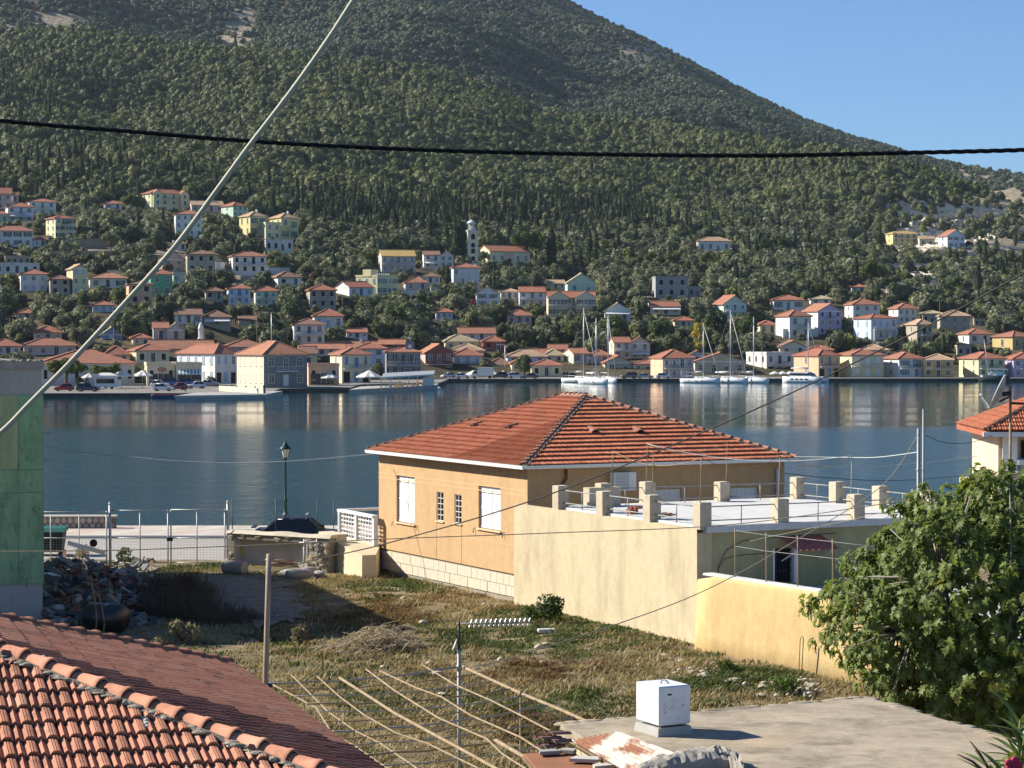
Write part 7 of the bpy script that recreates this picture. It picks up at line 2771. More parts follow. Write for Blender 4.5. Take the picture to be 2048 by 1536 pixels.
# ------------------------------------------------------------------ near tiled roof (lower left)
def near_roof():
 k = 32.0
 C = P(455, 1334, k)
 v, u = Vector((.309, -.951, 0)), Vector((-.951, -.309, 0))
 Wd, tp = .338 * k, .338
 N = C + v * Wd
 A = C + (v + u) * (Wd / 2) + Vector((0, 0, Wd / 2 * tp))
 r = empty('tiled_roof_house', C, 0, "weathered terracotta hip roof with mortared ridge tiles in front", 'house')
 far = 14.5
 N2, A2 = N + u * far, A + u * (far - Wd / 2)
 C2 = C + u * far
 m = MB()
 dn = Vector((0, 0, -.05))
 q = lambda p: p - C + dn
 m.poly([q(N), q(C), q(A)])
 m.poly([q(N2), q(N), q(A), q(A2)])
 m.poly([q(C), q(C2), q(A2), q(A)])
 m.poly([q(C), q(N), q(N2), q(C2)])
 roof = m.build('roof', M_TILE2, r)
 m = MB()
 zz = Vector((0, 0, -.25))
 ins = [N - v * .4 + u * .4, C + v * .4 + u * .4, C2 + v * .4, N2 - v * .4]
 for a, b in zip(ins, ins[1:] + ins[:1]):
  a, b = a - C + zz, b - C + zz
  m.poly([a, b, Vector((b.x, b.y, ZG - C.z - .3)), Vector((a.x, a.y, ZG - C.z - .3))])
 m.build('wall', M_YELL, r)
 ln = math.hypot(1, tp)
 near = tile_mesh('tile', .222, .40, M_TILE, True)
 endt = tile_mesh('tile', .222, .40, M_TILE2, True, .03, .05, 1.35)
 simple = tile_mesh('tile', .222, .40, M_TILE2, False, .03, .05, 1.35)
 half = Wd / 2 * ln
 # near, sunlit face: eave from N2 to N (left to right), slope up = -v
 s = (-v + Vector((0, 0, tp))).normalized()
 lay_tiles(roof, [(0, 0), (far, 0), (far - Wd / 2, half), (0, half)], N2, -u, s, .222, .335, near, 170)
 # end face towards the lot: eave from N to C, slope up = u
 s = (u + Vector((0, 0, tp))).normalized()
 lay_tiles(roof, [(0, 0), (Wd, 0), (Wd / 2, half)], N, -v, s, .222, .335, endt, 125, None, simple)
 rm = ridge_mesh(.42, .115, M_TILE)
 rm2 = ridge_mesh(.42, .115, M_TILE2)
 lay_ridge(roof, N, A, .345, rm, .045)
 lay_ridge(roof, C, A, .345, rm2, .045)
 lay_ridge(roof, A, A2, .345, rm2, .045)
 m = MB()
 rng = random.Random(5)
 t = (A - N).normalized()
 x = t.cross(Vector((0, 0, 1))).normalized()
 L = (A - N).length
 for a0, b0 in ((N, A), (C, A)):
  m.bar(a0 - C + Vector((0, 0, .03)), b0 - C + Vector((0, 0, .03)), .25, .06)
 for i in range(260):
  p = N + t * rng.uniform(0, L) + x * rng.choice((-1, 1)) * rng.uniform(.10, .16) - C
  m.blob(p + Vector((0, 0, .03)), (rng.uniform(.05, .09), rng.uniform(.04, .07), rng.uniform(.015, .03)), rng, 2, .3)
 m.build('mortar', M_MORT, roof)
 # mortar patches on the field
 wm = paint((.46, .43, .37), .9, .15, 9, bump=.5, name='white_mortar')
 Cn = -v.cross(Vector((0, 0, 1)))
 nN = Vector(((-v.x) * -tp, (-v.y) * -tp, 1)).normalized()
 nE = Vector((-u.x * tp, -u.y * tp, 1)).normalized()
 for i, (px, py, face) in enumerate(((88, 1330, 0), (160, 1360, 0), (232, 1396, 0), (303, 1430, 0), (292, 1452, 0), (455, 1490, 0), (372, 1334, 1), (497, 1398, 1), (508, 1405, 1), (520, 1411, 1), (535, 1424, 1), (552, 1440, 1), (470, 1460, 1))):
  o_, n_ = (N, nN) if face == 0 else (C, nE)
  p = hit_plane(px, py, o_, n_) - C + n_ * .07
  sdir = (-v + Vector((0, 0, tp))).normalized() if face == 0 else (u + Vector((0, 0, tp))).normalized()
  b = MB()
  for k2 in range(4):
   b.blob(p + sdir * (k2 - 1.5) * .06 - n_ * .03, (.03 + .012 * rng.random(), .05, .028), rng, 2, .2, 0, True)
  b.build('mortar_patch', wm, roof)


near_roof()


# ------------------------------------------------------------------ unfinished green-clad building at the left edge
def green_building():
 d = 72.0
 x1 = P(84, 900, d).x
 zt = rowz(716, d)
 o = empty('unfinished_building', (x1, d, ZG), math.atan2(.32, .95), "unfinished concrete building clad in green formwork panels at the left edge", 'building')
 H = zt - ZG
 L = 9.0
 k = d / FPX
 m = MB()
 m.box(-L, 0, 0, 17.5, -.3, H - .25)
 m.build('frame_concrete', M_CONC, o)
 m = MB()
 m.box(-L, .06, -.08, 17.55, H - .35, H - .1)
 m.build('ring_beam', plaster((.33, .31, .27), .6, (.12, .11, .09), 1.2, name='stained_concrete'), o)
 m = MB()
 rng = random.Random(8)
 for i in range(26):
  m.blob((-rng.uniform(0, 1.6), rng.uniform(-.02, .3), H - .09), (.1, .09, .05), rng, 1, .3)
 m.build('mortar_crumbs', M_MORT, o)

 def row(y):
  return rowz(y, d) - ZG
 gt = NT('green_foam')
 co = gt.objco()
 col = gt.ramp(gt.noise(co, 1.6, 6, .7, (1, 1, .3)), [(.3, (.15, .24, .12)), (.55, (.28, .44, .24)), (.8, (.36, .52, .31))])
 col = gt.mix(gt.ramp(gt.noise(co, 1.1, 7, .75), [(.54, (0, 0, 0)), (.72, (.8, .8, .8))]), col, (.05, .055, .035))
 w = gt.n('ShaderNodeTexWave', wave_type='BANDS', bands_direction='X')
 w.inputs['Scale'].default_value = 9
 gt.l(co, w.inputs['Vector'])
 gt.bump(w.outputs['Fac'], .35, .01)
 gm = gt.out(col, .8)
 gt2 = plaster((.42, .46, .25), .6, (.10, .14, .06), .8, name='faded_green_foam')
 for xa, xb, ya, yb, mt, prd in ((-.75, .03, 790, 938, gm, .05), (-2.2, -.76, 790, 938, gt2, .04), (-2.2, .035, 939, 984, gm, .055), (-.75, .03, 985, 1166, gm, .05), (-1.5, -.76, 985, 1166, gm, .045), (-2.2, -1.51, 985, 1166, gm, .05)):
  m = MB()
  m.box(xa, xb, -prd, 0, row(yb), row(ya))
  m.build('formwork_panel', mt, o)
 m = MB()
 m.box(.0, .05, .01, 17.4, row(1166), row(790))
 m.build('formwork_panel', gm, o)
 # tie wires sticking out
 for i in range(22):
  z = row(rng.choice((818, 835, 850, 870, 920, 1010, 1040, 1080, 1115, 1150)) + rng.uniform(-6, 6))
  m = MB()
  if i < 9:
   a = Vector((.05, rng.uniform(.2, 5), z))
   e = a + Vector((rng.uniform(.2, .4), -.1, rng.uniform(-.15, .12)))
  else:
   a = Vector((-rng.uniform(.1, 1.4), -.05, z))
   e = a + Vector((rng.uniform(-.1, .12), -.22, -rng.uniform(.15, .35)))
  m.tube([a, (a + e) / 2 + Vector((0, 0, .03)), e], .008, 4)
  m.build('tie_wire', M_IRON, o)


green_building()


# ------------------------------------------------------------------ fence, gate and quay wall
def fence():
 M_GALV = paint((.50, .50, .47), .5, .15, 5, metal=.2, name='pale_galvanised')
 d = 90.0
 zb = ZG
 o = empty('gate_fence', (0, 0, 0), 0, "tall steel mesh gate and fence between the lot and the quay road", 'fence')

 def X(px):
  return (px - 1024) / FPX * d
 zt = rowz(1021, d)
 zm = rowz(1076, d)
 for px, top, rr in ((219, 1009, .055), (335, 1020, .03), (341, 1020, .03), (449, 1018, .03), (455, 1006, .055), (100, 1024, .02), (157, 1024, .02), (212, 1022, .03), (279, 1022, .025), (393, 1020, .025)):
  m = MB()
  zt_ = rowz(top, d)
  m.tube([(X(px), d, zb - .3), (X(px), d, zt_)], rr, 8)
  if rr > .05:
   m.lathe([(.07, zt_), (.06, zt_ + .05), (.02, zt_ + .1)], 8, (X(px), d, 0))
  m.build('post', M_GALV, o)
 for a, b, z in ((40, 212, rowz(1024, d)), (222, 335, zt), (341, 452, zt + .03), (40, 212, zm), (222, 335, zm), (341, 452, zm), (40, 212, zb + .12), (222, 335, zb + .08), (341, 452, zb + .08)):
  m = MB()
  m.tube([(X(a), d, z), (X(b), d, z)], .024, 6)
  m.build('rail', M_GALV, o)
 m = MB()
 for a, b in ((40, 212), (222, 335), (341, 452)):
  for x in np.arange(X(a), X(b), .13):
   m.add([(x, d, zb + .08), (x + .005, d, zb + .08), (x + .005, d, zm), (x, d, zm)], [(0, 1, 2, 3)])
  for z in np.arange(zb + .1, zm, .1):
   m.add([(X(a), d + .003, z), (X(b), d + .003, z), (X(b), d + .003, z + .005), (X(a), d + .003, z + .005)], [(0, 1, 2, 3)])
 tag(m.build('wire_mesh', M_GALV, o), kind='stuff')
 m = MB()
 m.box(X(333), X(345), d - .06, d - .02, zm - .12, zm + .02)
 m.build('latch', M_IRON, o)
 m = MB()
 m.M = Matrix.Translation((X(186), d - .03, rowz(1086, d))) @ Matrix.Rotation(math.pi / 2, 4, 'X')
 m.lathe([(.02, -.02), (.15, -.015), (.16, .0), (.15, .02), (.02, .02)], 12)
 m.build('plate', M_IRON, o)
 # dark chain link beyond
 o = empty('chain_link_fence', (0, 0, 0), 0, "faint dark chain link fence behind the parked black saloon", 'fence')
 d = 91.2
 for px in (464, 551, 634, 667):
  m = MB()
  m.tube([((px - 1024) / FPX * d, d, ZG), ((px - 1024) / FPX * d, d, rowz(999, d))], .02, 6)
  m.build('post', M_IRON, o)
 m = MB()
 x0, x1 = (464 - 1024) / FPX * d, (670 - 1024) / FPX * d
 z0, z1 = ZG + 1.2, rowz(1002, d)
 st = .12
 for i in range(int((x1 - x0 + z1 - z0) / st)):
  for s in (1, -1):
   a = x0 + i * st - (z1 - z0) * (1 if s == 1 else 0)
   p, q = Vector((a, d, z0)), Vector((a + (z1 - z0), d, z1))
   if s == -1:
    p, q = Vector((a, d, z0)), Vector((a - (z1 - z0), d, z1))
   if min(p.x, q.x) < x0 or max(p.x, q.x) > x1:
    continue
   m.add([p, p + Vector((.004, 0, 0)), q + Vector((.004, 0, 0)), q], [(0, 1, 2, 3)])
 tag(m.build('wire_mesh', M_IRON, o), kind='stuff')
 # honeycomb stone wall on the quay
 d = 107.4
 o = empty('quay_parapet', (0, 0, 0), 0, "low parapet of six sided stones on the quay edge", 'parapet')
 xa, xb = (-40 - 1024) / FPX * d, (229 - 1024) / FPX * d
 zt = rowz(1031, d)
 m = MB()
 m.box(xa, xb, d, d + .4, 1.2, zt - .08)
 body = m.build('core', plaster((.17, .15, .13), .5, name='dark_mortar'), o)
 m = MB()
 m.box(xa, xb + .05, d - .06, d + .46, zt - .08, zt)
 m.build('coping', plaster((.62, .58, .5), .3, name='pale_coping'), o)
 rng = random.Random(4)
 rr = .175
 j = 0
 z = 1.42
 while z < zt - .1:
  x = xb - .16 - (j % 2) * rr * .87
  while x > xa + 8 * 0 and x > (70 - 1024) / FPX * d:
   m = MB()
   pts = [(x + math.cos(a) * rr * .93 * rng.uniform(.9, 1.04), z + math.sin(a) * rr * .93 * rng.uniform(.9, 1.04)) for a in (math.pi / 6 + i * math.pi / 3 for i in range(6))]
   pts = [(a, min(b, zt - .085)) for a, b in pts]
   m.loft([[(a, d + .01, b) for a, b in pts], [(x + (a - x) * .9, d - .045, z + (b - z) * .9) for a, b in pts]])
   m.build('stone', plaster(rng.choice([(.42, .34, .28), (.47, .39, .32), (.38, .32, .27)]), .3, scale=2, streak=False, name='hex_stone'), body)
   x -= rr * 1.74
  z += rr * 1.52
  j += 1


fence()


def stone_wall_and_yard():
 A, B = P(455, 1100, 89.8), P(657, 1100, 87.2)
 A.z = B.z = 0
 dv = B - A
 L = dv.length
 zt = rowz(1070, 88.5)
 o = empty('rubble_wall', A, math.atan2(dv.y, dv.x), "old rubble stone wall with a recessed niche below the black saloon", 'wall')
 o['kind'] = 'thing'
 n0, n1, nz = L * .07, L * .80, zt - .24
 m = MB()
 m.box(0, n0, 0, .5, ZG - .2, zt)
 m.box(n1, L, 0, .5, ZG - .2, zt)
 m.box(n0, n1, 0, .5, nz, zt)
 m.box(n0, n1, .42, .5, ZG - .2, nz)
 core = m.build('core', M_STONE, o)
 m = MB()
 m.box(n0, n0 + .06, -.02, .42, ZG, nz)
 m.box(n1 - .06, n1, -.02, .42, ZG, nz)
 m.box(n0 + .06, n1 - .06, .36, .419, ZG, nz - .002)
 m.build('niche_lining', plaster((.55, .5, .42), .4, name='niche_render'), o)
 m = MB()
 m.loft([[(x, -.06, zt - .03), (x, .55, zt - .03), (x, .45, zt + .09 + .03 * math.sin(x * 3)), (x, .05, zt + .08 + .03 * math.sin(x * 3))] for x in np.linspace(-.05, L + .1, 14)])
 m.build('coping', plaster((.62, .55, .42), .4, name='lime_coping'), o)
 rng = random.Random(12)
 for i in range(60):
  x = rng.uniform(n1, L) if i < 42 else (rng.uniform(0, n0) if i < 50 else rng.uniform(n0, n1))
  z = rng.uniform(ZG + .1, zt - .1) if i < 50 else rng.uniform(nz + .04, zt - .05)
  m = MB()
  s = rng.uniform(.07, .15)
  m.blob((x, 0, z), (s * 1.3, .05, s * .8), rng, 1, .25)
  m.build('stone', plaster(rng.choice([(.38, .31, .22), (.30, .24, .17), (.46, .38, .27)]), .4, scale=3, streak=False, name='field_stone'), core)
 # rendered end block and sloping buttress, in line with the house
 F = P(660, 1100, 88.2)
 F.z = ZG
 o = empty('rendered_buttress', F, TH, "pale rendered buttress block between rubble wall and ochre house", 'buttress')
 bm = plaster((.66, .56, .38), .35, (.45, .36, .22), .8, 3, True, .4, name='cream_render')
 m = MB()
 m.loft([[(-.1, .9, -.3), (-.1, -.5, -.3), (.5, -.5, -.3), (.5, .9, -.3)], [(-.1, .9, 1.42), (-.1, -.5, 1.40), (.5, -.5, 1.40), (.5, .9, 1.42)]])
 m.build('block', bm, o)
 m = MB()
 m.add([(.0, -.5, -.3), (0, -3.1, -.3), (.62, -3.1, -.3), (2.0, -.5, -.3), (.03, -.5, 1.12), (.03, -3.05, .80), (.6, -3.05, .80), (2.0, -.5, 1.05)], [(0, 1, 5, 4), (1, 2, 6, 5), (4, 5, 6, 7), (2, 3, 7, 6)])
 m.build('slope', bm, o)
 # white breeze block balustrade
 A, B = P(681, 1050, 91.0), P(750, 1050, 87.6)
 A.z = B.z = 0
 zt, zb = 3.36, 2.36
 o = empty('balustrade', A, 0, "white pierced block balustrade against the ochre house", 'balustrade')
 dv = B - A
 L = dv.length
 ax = dv.normalized()
 th = math.atan2(ax.y, ax.x)
 o.rotation_euler = (0, 0, th)
 m = MB()
 m.box(-.08, L, -.12, .12, zt, zt + .1)
 m.build('handrail', M_WHITE, o)
 for x in (0, L * .5, L):
  m = MB()
  m.box(x - .07, x + .07, -.09, .09, zb - .6, zt)
  m.build('post', M_WHITE, o)
 m = MB()
 m.box(0, L, -.08, .08, zb - 1.1, zb)
 m.build('plinth', bm, o)
 for i in range(2):
  m = MB()
  w = L * .5 - .14
  x0 = .07 + i * L * .5
  nc, nr = 6, 6
  for a in range(nc + 1):
   x = x0 + w * a / nc
   m.box(x - .016, x + .016, -.02, .02, zb, zt)
  for a in range(nr + 1):
   z = zb + (zt - zb) * a / nr
   m.box(x0, x0 + w, -.018, .018, z - .02, z + .02)
  for a in range(nc):
   for b2 in range(nr):
    x, z = x0 + w * (a + .5) / nc, zb + (zt - zb) * (b2 + .5) / nr
    for sx, sz in ((-1, -1), (1, 1), (-1, 1), (1, -1)):
     q = .055
     m.add([(x + sx * w / nc * .5, -.03, z + sz * (zt - zb) / nr * .5), (x + sx * (w / nc * .5 - q), -.03, z + sz * (zt - zb) / nr * .5), (x + sx * w / nc * .5, -.03, z + sz * ((zt - zb) / nr * .5 - q))], [(0, 1, 2)])
  m.build('pierced_panel', M_WHITE, o)
 m = MB()
 m.box(-.1, .1, .1, 2.6, zt, zt + .1)
 m.box(.1, L, 2.4, 2.6, zt - .02, zt + .08)
 m.build('handrail', M_WHITE, o)


stone_wall_and_yard()


def black_saloon():
 o = car('sedan', Vector(((602 - 1024) / FPX * 97, 97, 1.224)), math.pi + .03, (0.016, 0.018, 0.03), "black saloon with roof bars parked on the quay road", None)
 for x in (-.25, .75):
  m = MB()
  m.bar((x, -.62, 1.56), (x, .62, 1.56), .07, .05)
  for s in (-1, 1):
   m.bar((x, s * .6, 1.38), (x, s * .58, 1.56), .05, .06)
  m.build('roof_bar', M_GREY, o)
 m = MB()
 m.bar((2.0, -.75, 1.05), (2.0, .75, 1.05), .22, .03)
 m.build('spoiler', paint((0.016, 0.018, 0.03), .3, spec=.6, name='black_paint'), o)
 for s in (-1, 1):
  m = MB()
  m.box(-.95, -.8, s * .86 - .06, s * .86 + .06, .92, 1.05)
  m.build('wing_mirror', paint((0.016, 0.018, 0.03), .3, spec=.6, name='black_paint'), o)


black_saloon()


def quay_lamp():
 d = 104.4
 p = Vector(((570.5 - 1024) / FPX * d, d, 1.3))
 o = empty('street_lamp', p, 0, "dark green lantern street lamp on the near quay", 'street lamp')
 H = rowz(882, d) - 1.3
 m = MB()
 m.lathe([(.16, 0), (.16, .08), (.10, .14), (.09, .9), (.12, .95), (.12, 1.0), (.075, 1.06), (.07, 1.5), (.105, 1.53), (.105, 1.58), (.06, 1.64), (.048, H - .95), (.085, H - .9), (.05, H - .84), (.08, H - .8)], 12)
 m.build('pole', M_DKGRN, o)
 m = MB()
 zb, zt = H - .78, H - .36
 for i in range(6):
  a, b = i * math.pi / 3, (i + 1) * math.pi / 3
  m.add([(math.cos(a) * .10, math.sin(a) * .10, zb), (math.cos(b) * .10, math.sin(b) * .10, zb), (math.cos(b) * .2, math.sin(b) * .2, zt), (math.cos(a) * .2, math.sin(a) * .2, zt)], [(0, 1, 2, 3)])
 m.build('lantern_glass', paint((.62, .6, .5), .3, .1, 3, name='milky_glass'), o)
 m = MB()
 for i in range(6):
  a = i * math.pi / 3
  m.tube([(math.cos(a) * .105, math.sin(a) * .105, zb), (math.cos(a) * .205, math.sin(a) * .205, zt)], .014, 5)
 m.lathe([(.12, zb - .03), (.12, zb)], 6)
 m.build('lantern_frame', M_DKGRN, o)
 m = MB()
 m.lathe([(.30, zt - .02), (.28, zt + .03), (.17, zt + .12), (.09, zt + .24), (.035, zt + .3), (.045, zt + .33), (.01, zt + .42)], 12)
 m.build('cap', M_DKGRN, o)


quay_lamp()


def yard_things():
 rng = random.Random(31)
 # wheeled bin behind the fence
 p = Vector(((100 - 1024) / FPX * 95, 95, 1.23))
 o = empty('waste_container', p, .05, "black waste container with green lid beside the green building", 'waste container')
 m = MB()
 m.loft([[(-.6, -.45, .15), (.5, -.45, .15), (.5, .45, .15), (-.6, .45, .15)], [(-.7, -.55, 1.0), (.6, -.55, 1.0), (.6, .55, 1.0), (-.7, .55, 1.0)]])
 m.build('bin', paint((.015, .02, .018), .6, .1, 3, name='black_plastic'), o)
 m = MB()
 m.loft([[(x, -.6, 1.0), (x, -.4, 1.16), (x, .0, 1.22), (x, .4, 1.16), (x, .6, 1.0)] for x in (-.75, .66)], 0, True, True)
 m.build('lid', paint((.03, .14, .11), .5, .1, 3, name='green_plastic'), o)
 for x in (-.5, .45):
  for y in (-.4, .4):
   m = MB()
   m.M = Matrix.Translation((x, y, .08)) @ Matrix.Rotation(math.pi / 2, 4, 'X')
   m.lathe([(.08, -.03), (.08, .03)], 10)
   m.build('caster', M_TYRE, o)
 # concrete pipe
 p = G(470, 1150, ZG) + Vector((0, 0, .30))
 o = empty('concrete_pipe', p, math.radians(-28), "short concrete pipe lying in front of the rubble wall", 'pipe')
 m = MB()
 m.M = Matrix.Rotation(math.pi / 2, 4, 'Y')
 m.lathe([(.21, -.45), (.29, -.45), (.31, -.40), (.26, -.32), (.26, .45), (.21, .45)], 18)
 m.build('pipe_wall', plaster((.36, .32, .27), .4, name='pipe_concrete'), o)
 m = MB()
 m.M = Matrix.Rotation(math.pi / 2, 4, 'Y')
 m.lathe([(.209, -.44), (.209, .449)], 18)
 m.build('bore', M_DARK, o)
 # yellow crate
 p = G(487, 1131, ZG) + Vector((0, .35, .35))
 o = empty('yellow_crate', p, .1, "yellow plastic crate in the niche of the rubble wall", 'crate')
 ym = paint((.62, .46, .03), .6, .1, 4, name='yellow_plastic')
 for k in range(4):
  m = MB()
  m.box(-.24, .24, -.17, .17, 0 if k == 0 else k * .09, .02 if k == 0 else k * .09 + .06)
  m.build('slat', ym, o)
 for x in (-.24, .24):
  for y in (-.17, .17):
   m = MB()
   m.box(x - .025, x + .025, y - .025, y + .025, 0, .36)
   m.build('post', ym, o)
 # plank stacks, boards and scrap
 for i, (px, py, L, n, c, lab) in enumerate(((575, 1136, 1.5, 5, (.34, .22, .16), "stack of brown boards in front of the niche"), (615, 1134, .9, 4, (.45, .30, .22), "short stack of reddish boards under the niche corner"), (560, 1124, 1.6, 3, (.62, .60, .56), "white boards lying on the board stack"),
            (600, 1112, 1.2, 3, (.66, .58, .36), "cream plastic ducts heaped in the niche"))):
  p = G(px, py, ZG)
  o = empty('board_stack', p, rng.uniform(-.15, .15), lab, 'boards')
  bm = paint(c, .8, .2, 4, name='board_wood')
  for k in range(n):
   m = MB()
   m.box(-L / 2, L / 2, -.12, .12, 0, .06)
   m.build('board', bm, o, (rng.uniform(-.1, .1), rng.uniform(-.06, .06), .064 * k + (.25 if i == 2 else .5 if i == 3 else 0)), (0, rng.uniform(-.05, .05), rng.uniform(-.12, .12)))
 p = G(622, 1143, ZG)
 o = empty('metal_frame', p, -.1, "white metal frame leaning against the rubble wall", 'frame')
 for a, b in (((-.3, 0, 0), (-.3, .15, 1.25)), ((.2, 0, 0), (.2, .15, 1.25)), ((-.5, .14, 1.1), (.5, .14, 1.15)), ((-.3, .1, .7), (.2, .1, .7))):
  m = MB()
  m.tube([a, b], .025, 6)
  m.build('tube', M_WHITE, o)
 for px, py, s, lab in ((600, 1158, .5, "grey cement sack nearest the plank pole"), (575, 1152, .35, "second grey sack behind the first"), (618, 1150, .4, "flat grey sack below the board stack"), (635, 1156, .35, "torn sack beside the grass")):
  p = G(px, py, ZG)
  o = empty('cement_sack', p, rng.uniform(0, 3), lab, 'sack')
  m = MB()
  m.blob((0, 0, s * .32), (s, s * .55, s * .42), rng, 3, .22, 0, True)
  m.build('bag', paint((.36, .33, .30), .9, .2, 5, bump=.4, name='sack_paper'), o)
  m = MB()
  m.blob((s * .9, 0, s * .32), (s * .25, s * .3, s * .15), rng, 2, .2, 0, True)
  m.build('knot', paint((.36, .33, .30), .9, .2, 5, bump=.4, name='sack_paper'), o)
 # black tank
 p = G(212, 1262, ZG) + Vector((0, 0, .42))
 o = empty('black_barrel', p, math.radians(-32), "big black steel drum lying behind the tiled roof", 'drum')
 m = MB()
 m.M = Matrix.Rotation(math.pi / 2, 4, 'Y')
 m.lathe([(.02, -.62), (.42, -.62), (.44, -.58), (.43, -.2), (.45, -.18), (.45, -.14), (.43, -.12), (.43, .2), (.45, .22), (.45, .26), (.43, .28), (.44, .58), (.42, .62), (.02, .62)], 24)
 m.build('shell', paint((.012, .013, .015), .35, .2, 3, metal=.2, spec=.6, name='black_steel'), o)
 m = MB()
 m.M = Matrix.Rotation(math.pi / 2, 4, 'Y')
 m.lathe([(.03, .62), (.05, .63), (.05, .66), (.03, .66)], 10, (.2, .1, 0))
 m.build('bung', M_IRON, o)
 # rubble heap
 m = MB()
 mats = [plaster((.26, .22, .17), .4, scale=2, streak=False, name='broken_plaster'), paint((.16, .15, .13), .9, .2, 4, name='grey_scrap'), paint((.20, .08, .05), .9, .25, 5, name='broken_tile'), paint((.34, .33, .31), .7, .15, 4, name='broken_tileware'), M_WOOD, paint((.06, .065, .07), .7, .2, 4, name='dark_scrap')]
 for i in range(520):
  t = rng.random()
  px = 92 + 215 * rng.random() ** 1.2
  py = rng.uniform(1128, 1262) - (px - 92) * .05
  q = G(px, py, ZG)
  hgt = max(0, 1.1 * math.exp(-((px - 150) / 90) ** 2) * math.exp(-((py - 1190) / 50) ** 2))
  q.z += rng.uniform(0, 1) * hgt
  s = rng.uniform(.06, .22)
  if t < .72:
   m.M = Matrix.Translation(q) @ Matrix.Rotation(rng.uniform(0, 6.28), 4, 'Z') @ Matrix.Rotation(rng.gauss(0, .5), 4, 'X') @ Matrix.Rotation(rng.gauss(0, .5), 4, 'Y')
   w_, l_, h_ = s * rng.uniform(.5, 1.5), s * rng.uniform(.4, 1.1), s * rng.uniform(.12, .7)
   tp = rng.uniform(.6, 1)
   m.loft([[(-w_, -l_, -h_), (w_, -l_ * rng.uniform(.6, 1), -h_), (w_ * rng.uniform(.6, 1), l_, -h_), (-w_, l_ * rng.uniform(.6, 1), -h_)], [(-w_ * tp, -l_, h_), (w_, -l_ * tp, h_), (w_ * tp, l_, h_), (-w_, l_ * tp, h_)]], rng.choice((0, 0, 1, 2, 3, 5)))
   m.M = None
  else:
   a = rng.uniform(0, 6.28)
   L = rng.uniform(.3, 1.1)
   m.bar(q, q + Vector((math.cos(a) * L, math.sin(a) * L, rng.uniform(-.2, .35))), rng.uniform(.03, .14), rng.uniform(.02, .05), rng.choice((4, 4, 2, 3, 5)))
 tag(m.build('rubble', mats), "heap of building rubble and scrap beside the green building", 'rubble', None, 'stuff')
 p = G(103, 1190, ZG) + Vector((0, 0, .45))
 o = empty('plastic_tub', p, .4, "white plastic tub on the rubble heap", 'tub')
 m = MB()
 m.lathe([(.02, .02), (.22, .02), (.30, .22), (.33, .24), (.31, .22), (.23, .05), (.02, .05)], 16)
 m.M = Matrix.Scale(1.25, 4, (1, 0, 0))
 m.build('basin', M_WHITE, o, (0, 0, 0), (.3, .2, 0))
 m = MB()
 m.tube([(-.4, 0, .22), (-.3, .25, .2), (-.1, .36, .2)], .02, 5)
 m.build('handle', M_WHITE, o, (0, 0, 0), (.3, .2, 0))
 p = G(150, 1130, ZG)
 o = empty('white_board', p, .3, "white board leaning on top of the rubble heap", 'board')
 m = MB()
 m.bar((-.3, 0, .9), (1.2, 0, .45), .06, .18)
 m.build('panel', M_WHITE, o)
 for i, (px, a, L) in enumerate(((225, -.2, 1.9), (240, .25, 1.4))):
  o = empty('bent_stick', G(px - 35, 1275, ZG), 0, ("longer", "shorter")[i] + " bent stick standing by the black drum", 'stick')
  m = MB()
  m.tube([(0, 0, 0), (.06, 0, L * .3), (.0, 0, L * .6), (-.12, 0, L)], .025, 6)
  m.build('stem', M_WOOD, o)
 # small white board lying in the grass
 o = empty('white_plank', G(1092, 1268, ZG), .2, "small white board lying in the grass by the yellow wall", 'board')
 m = MB()
 m.box(-.25, .25, -.12, .12, .05, .16)
 m.build('panel', paint((.6, .6, .58), .8, .2, 6, name='chalky_board'), o)
 # loose stones
 m = MB()
 for i in range(120):
  if i < 60:
   t = rng.random()
   px, py = 1290 + 340 * t + rng.uniform(-20, 20), 1300 + 60 * t + rng.uniform(-4, 40)
  elif i < 95:
   px, py = rng.uniform(1520, 1640), rng.uniform(1350, 1395)
  else:
   px, py = rng.uniform(620, 1300), rng.uniform(1180, 1400)
  if px > 1390 + (py - 1300) * 4.5:
   continue
  s = rng.uniform(.03, .11)
  m.blob(G(px, py, ZG) + Vector((0, 0, .02)), (s * 1.4, s, s * .7), rng, 1, .3)
 tag(m.build('stones', plaster((.55, .47, .35), .4, scale=3, streak=False, name='limestone')), "pale stones scattered along the foot of the yellow wall", 'stones', None, 'stuff')


yard_things()


# ------------------------------------------------------------------ concrete flat roof with tank, trellis, corrugated sheet
ZR = 4.2
K = Vector((6.0, 38.0, ZR))


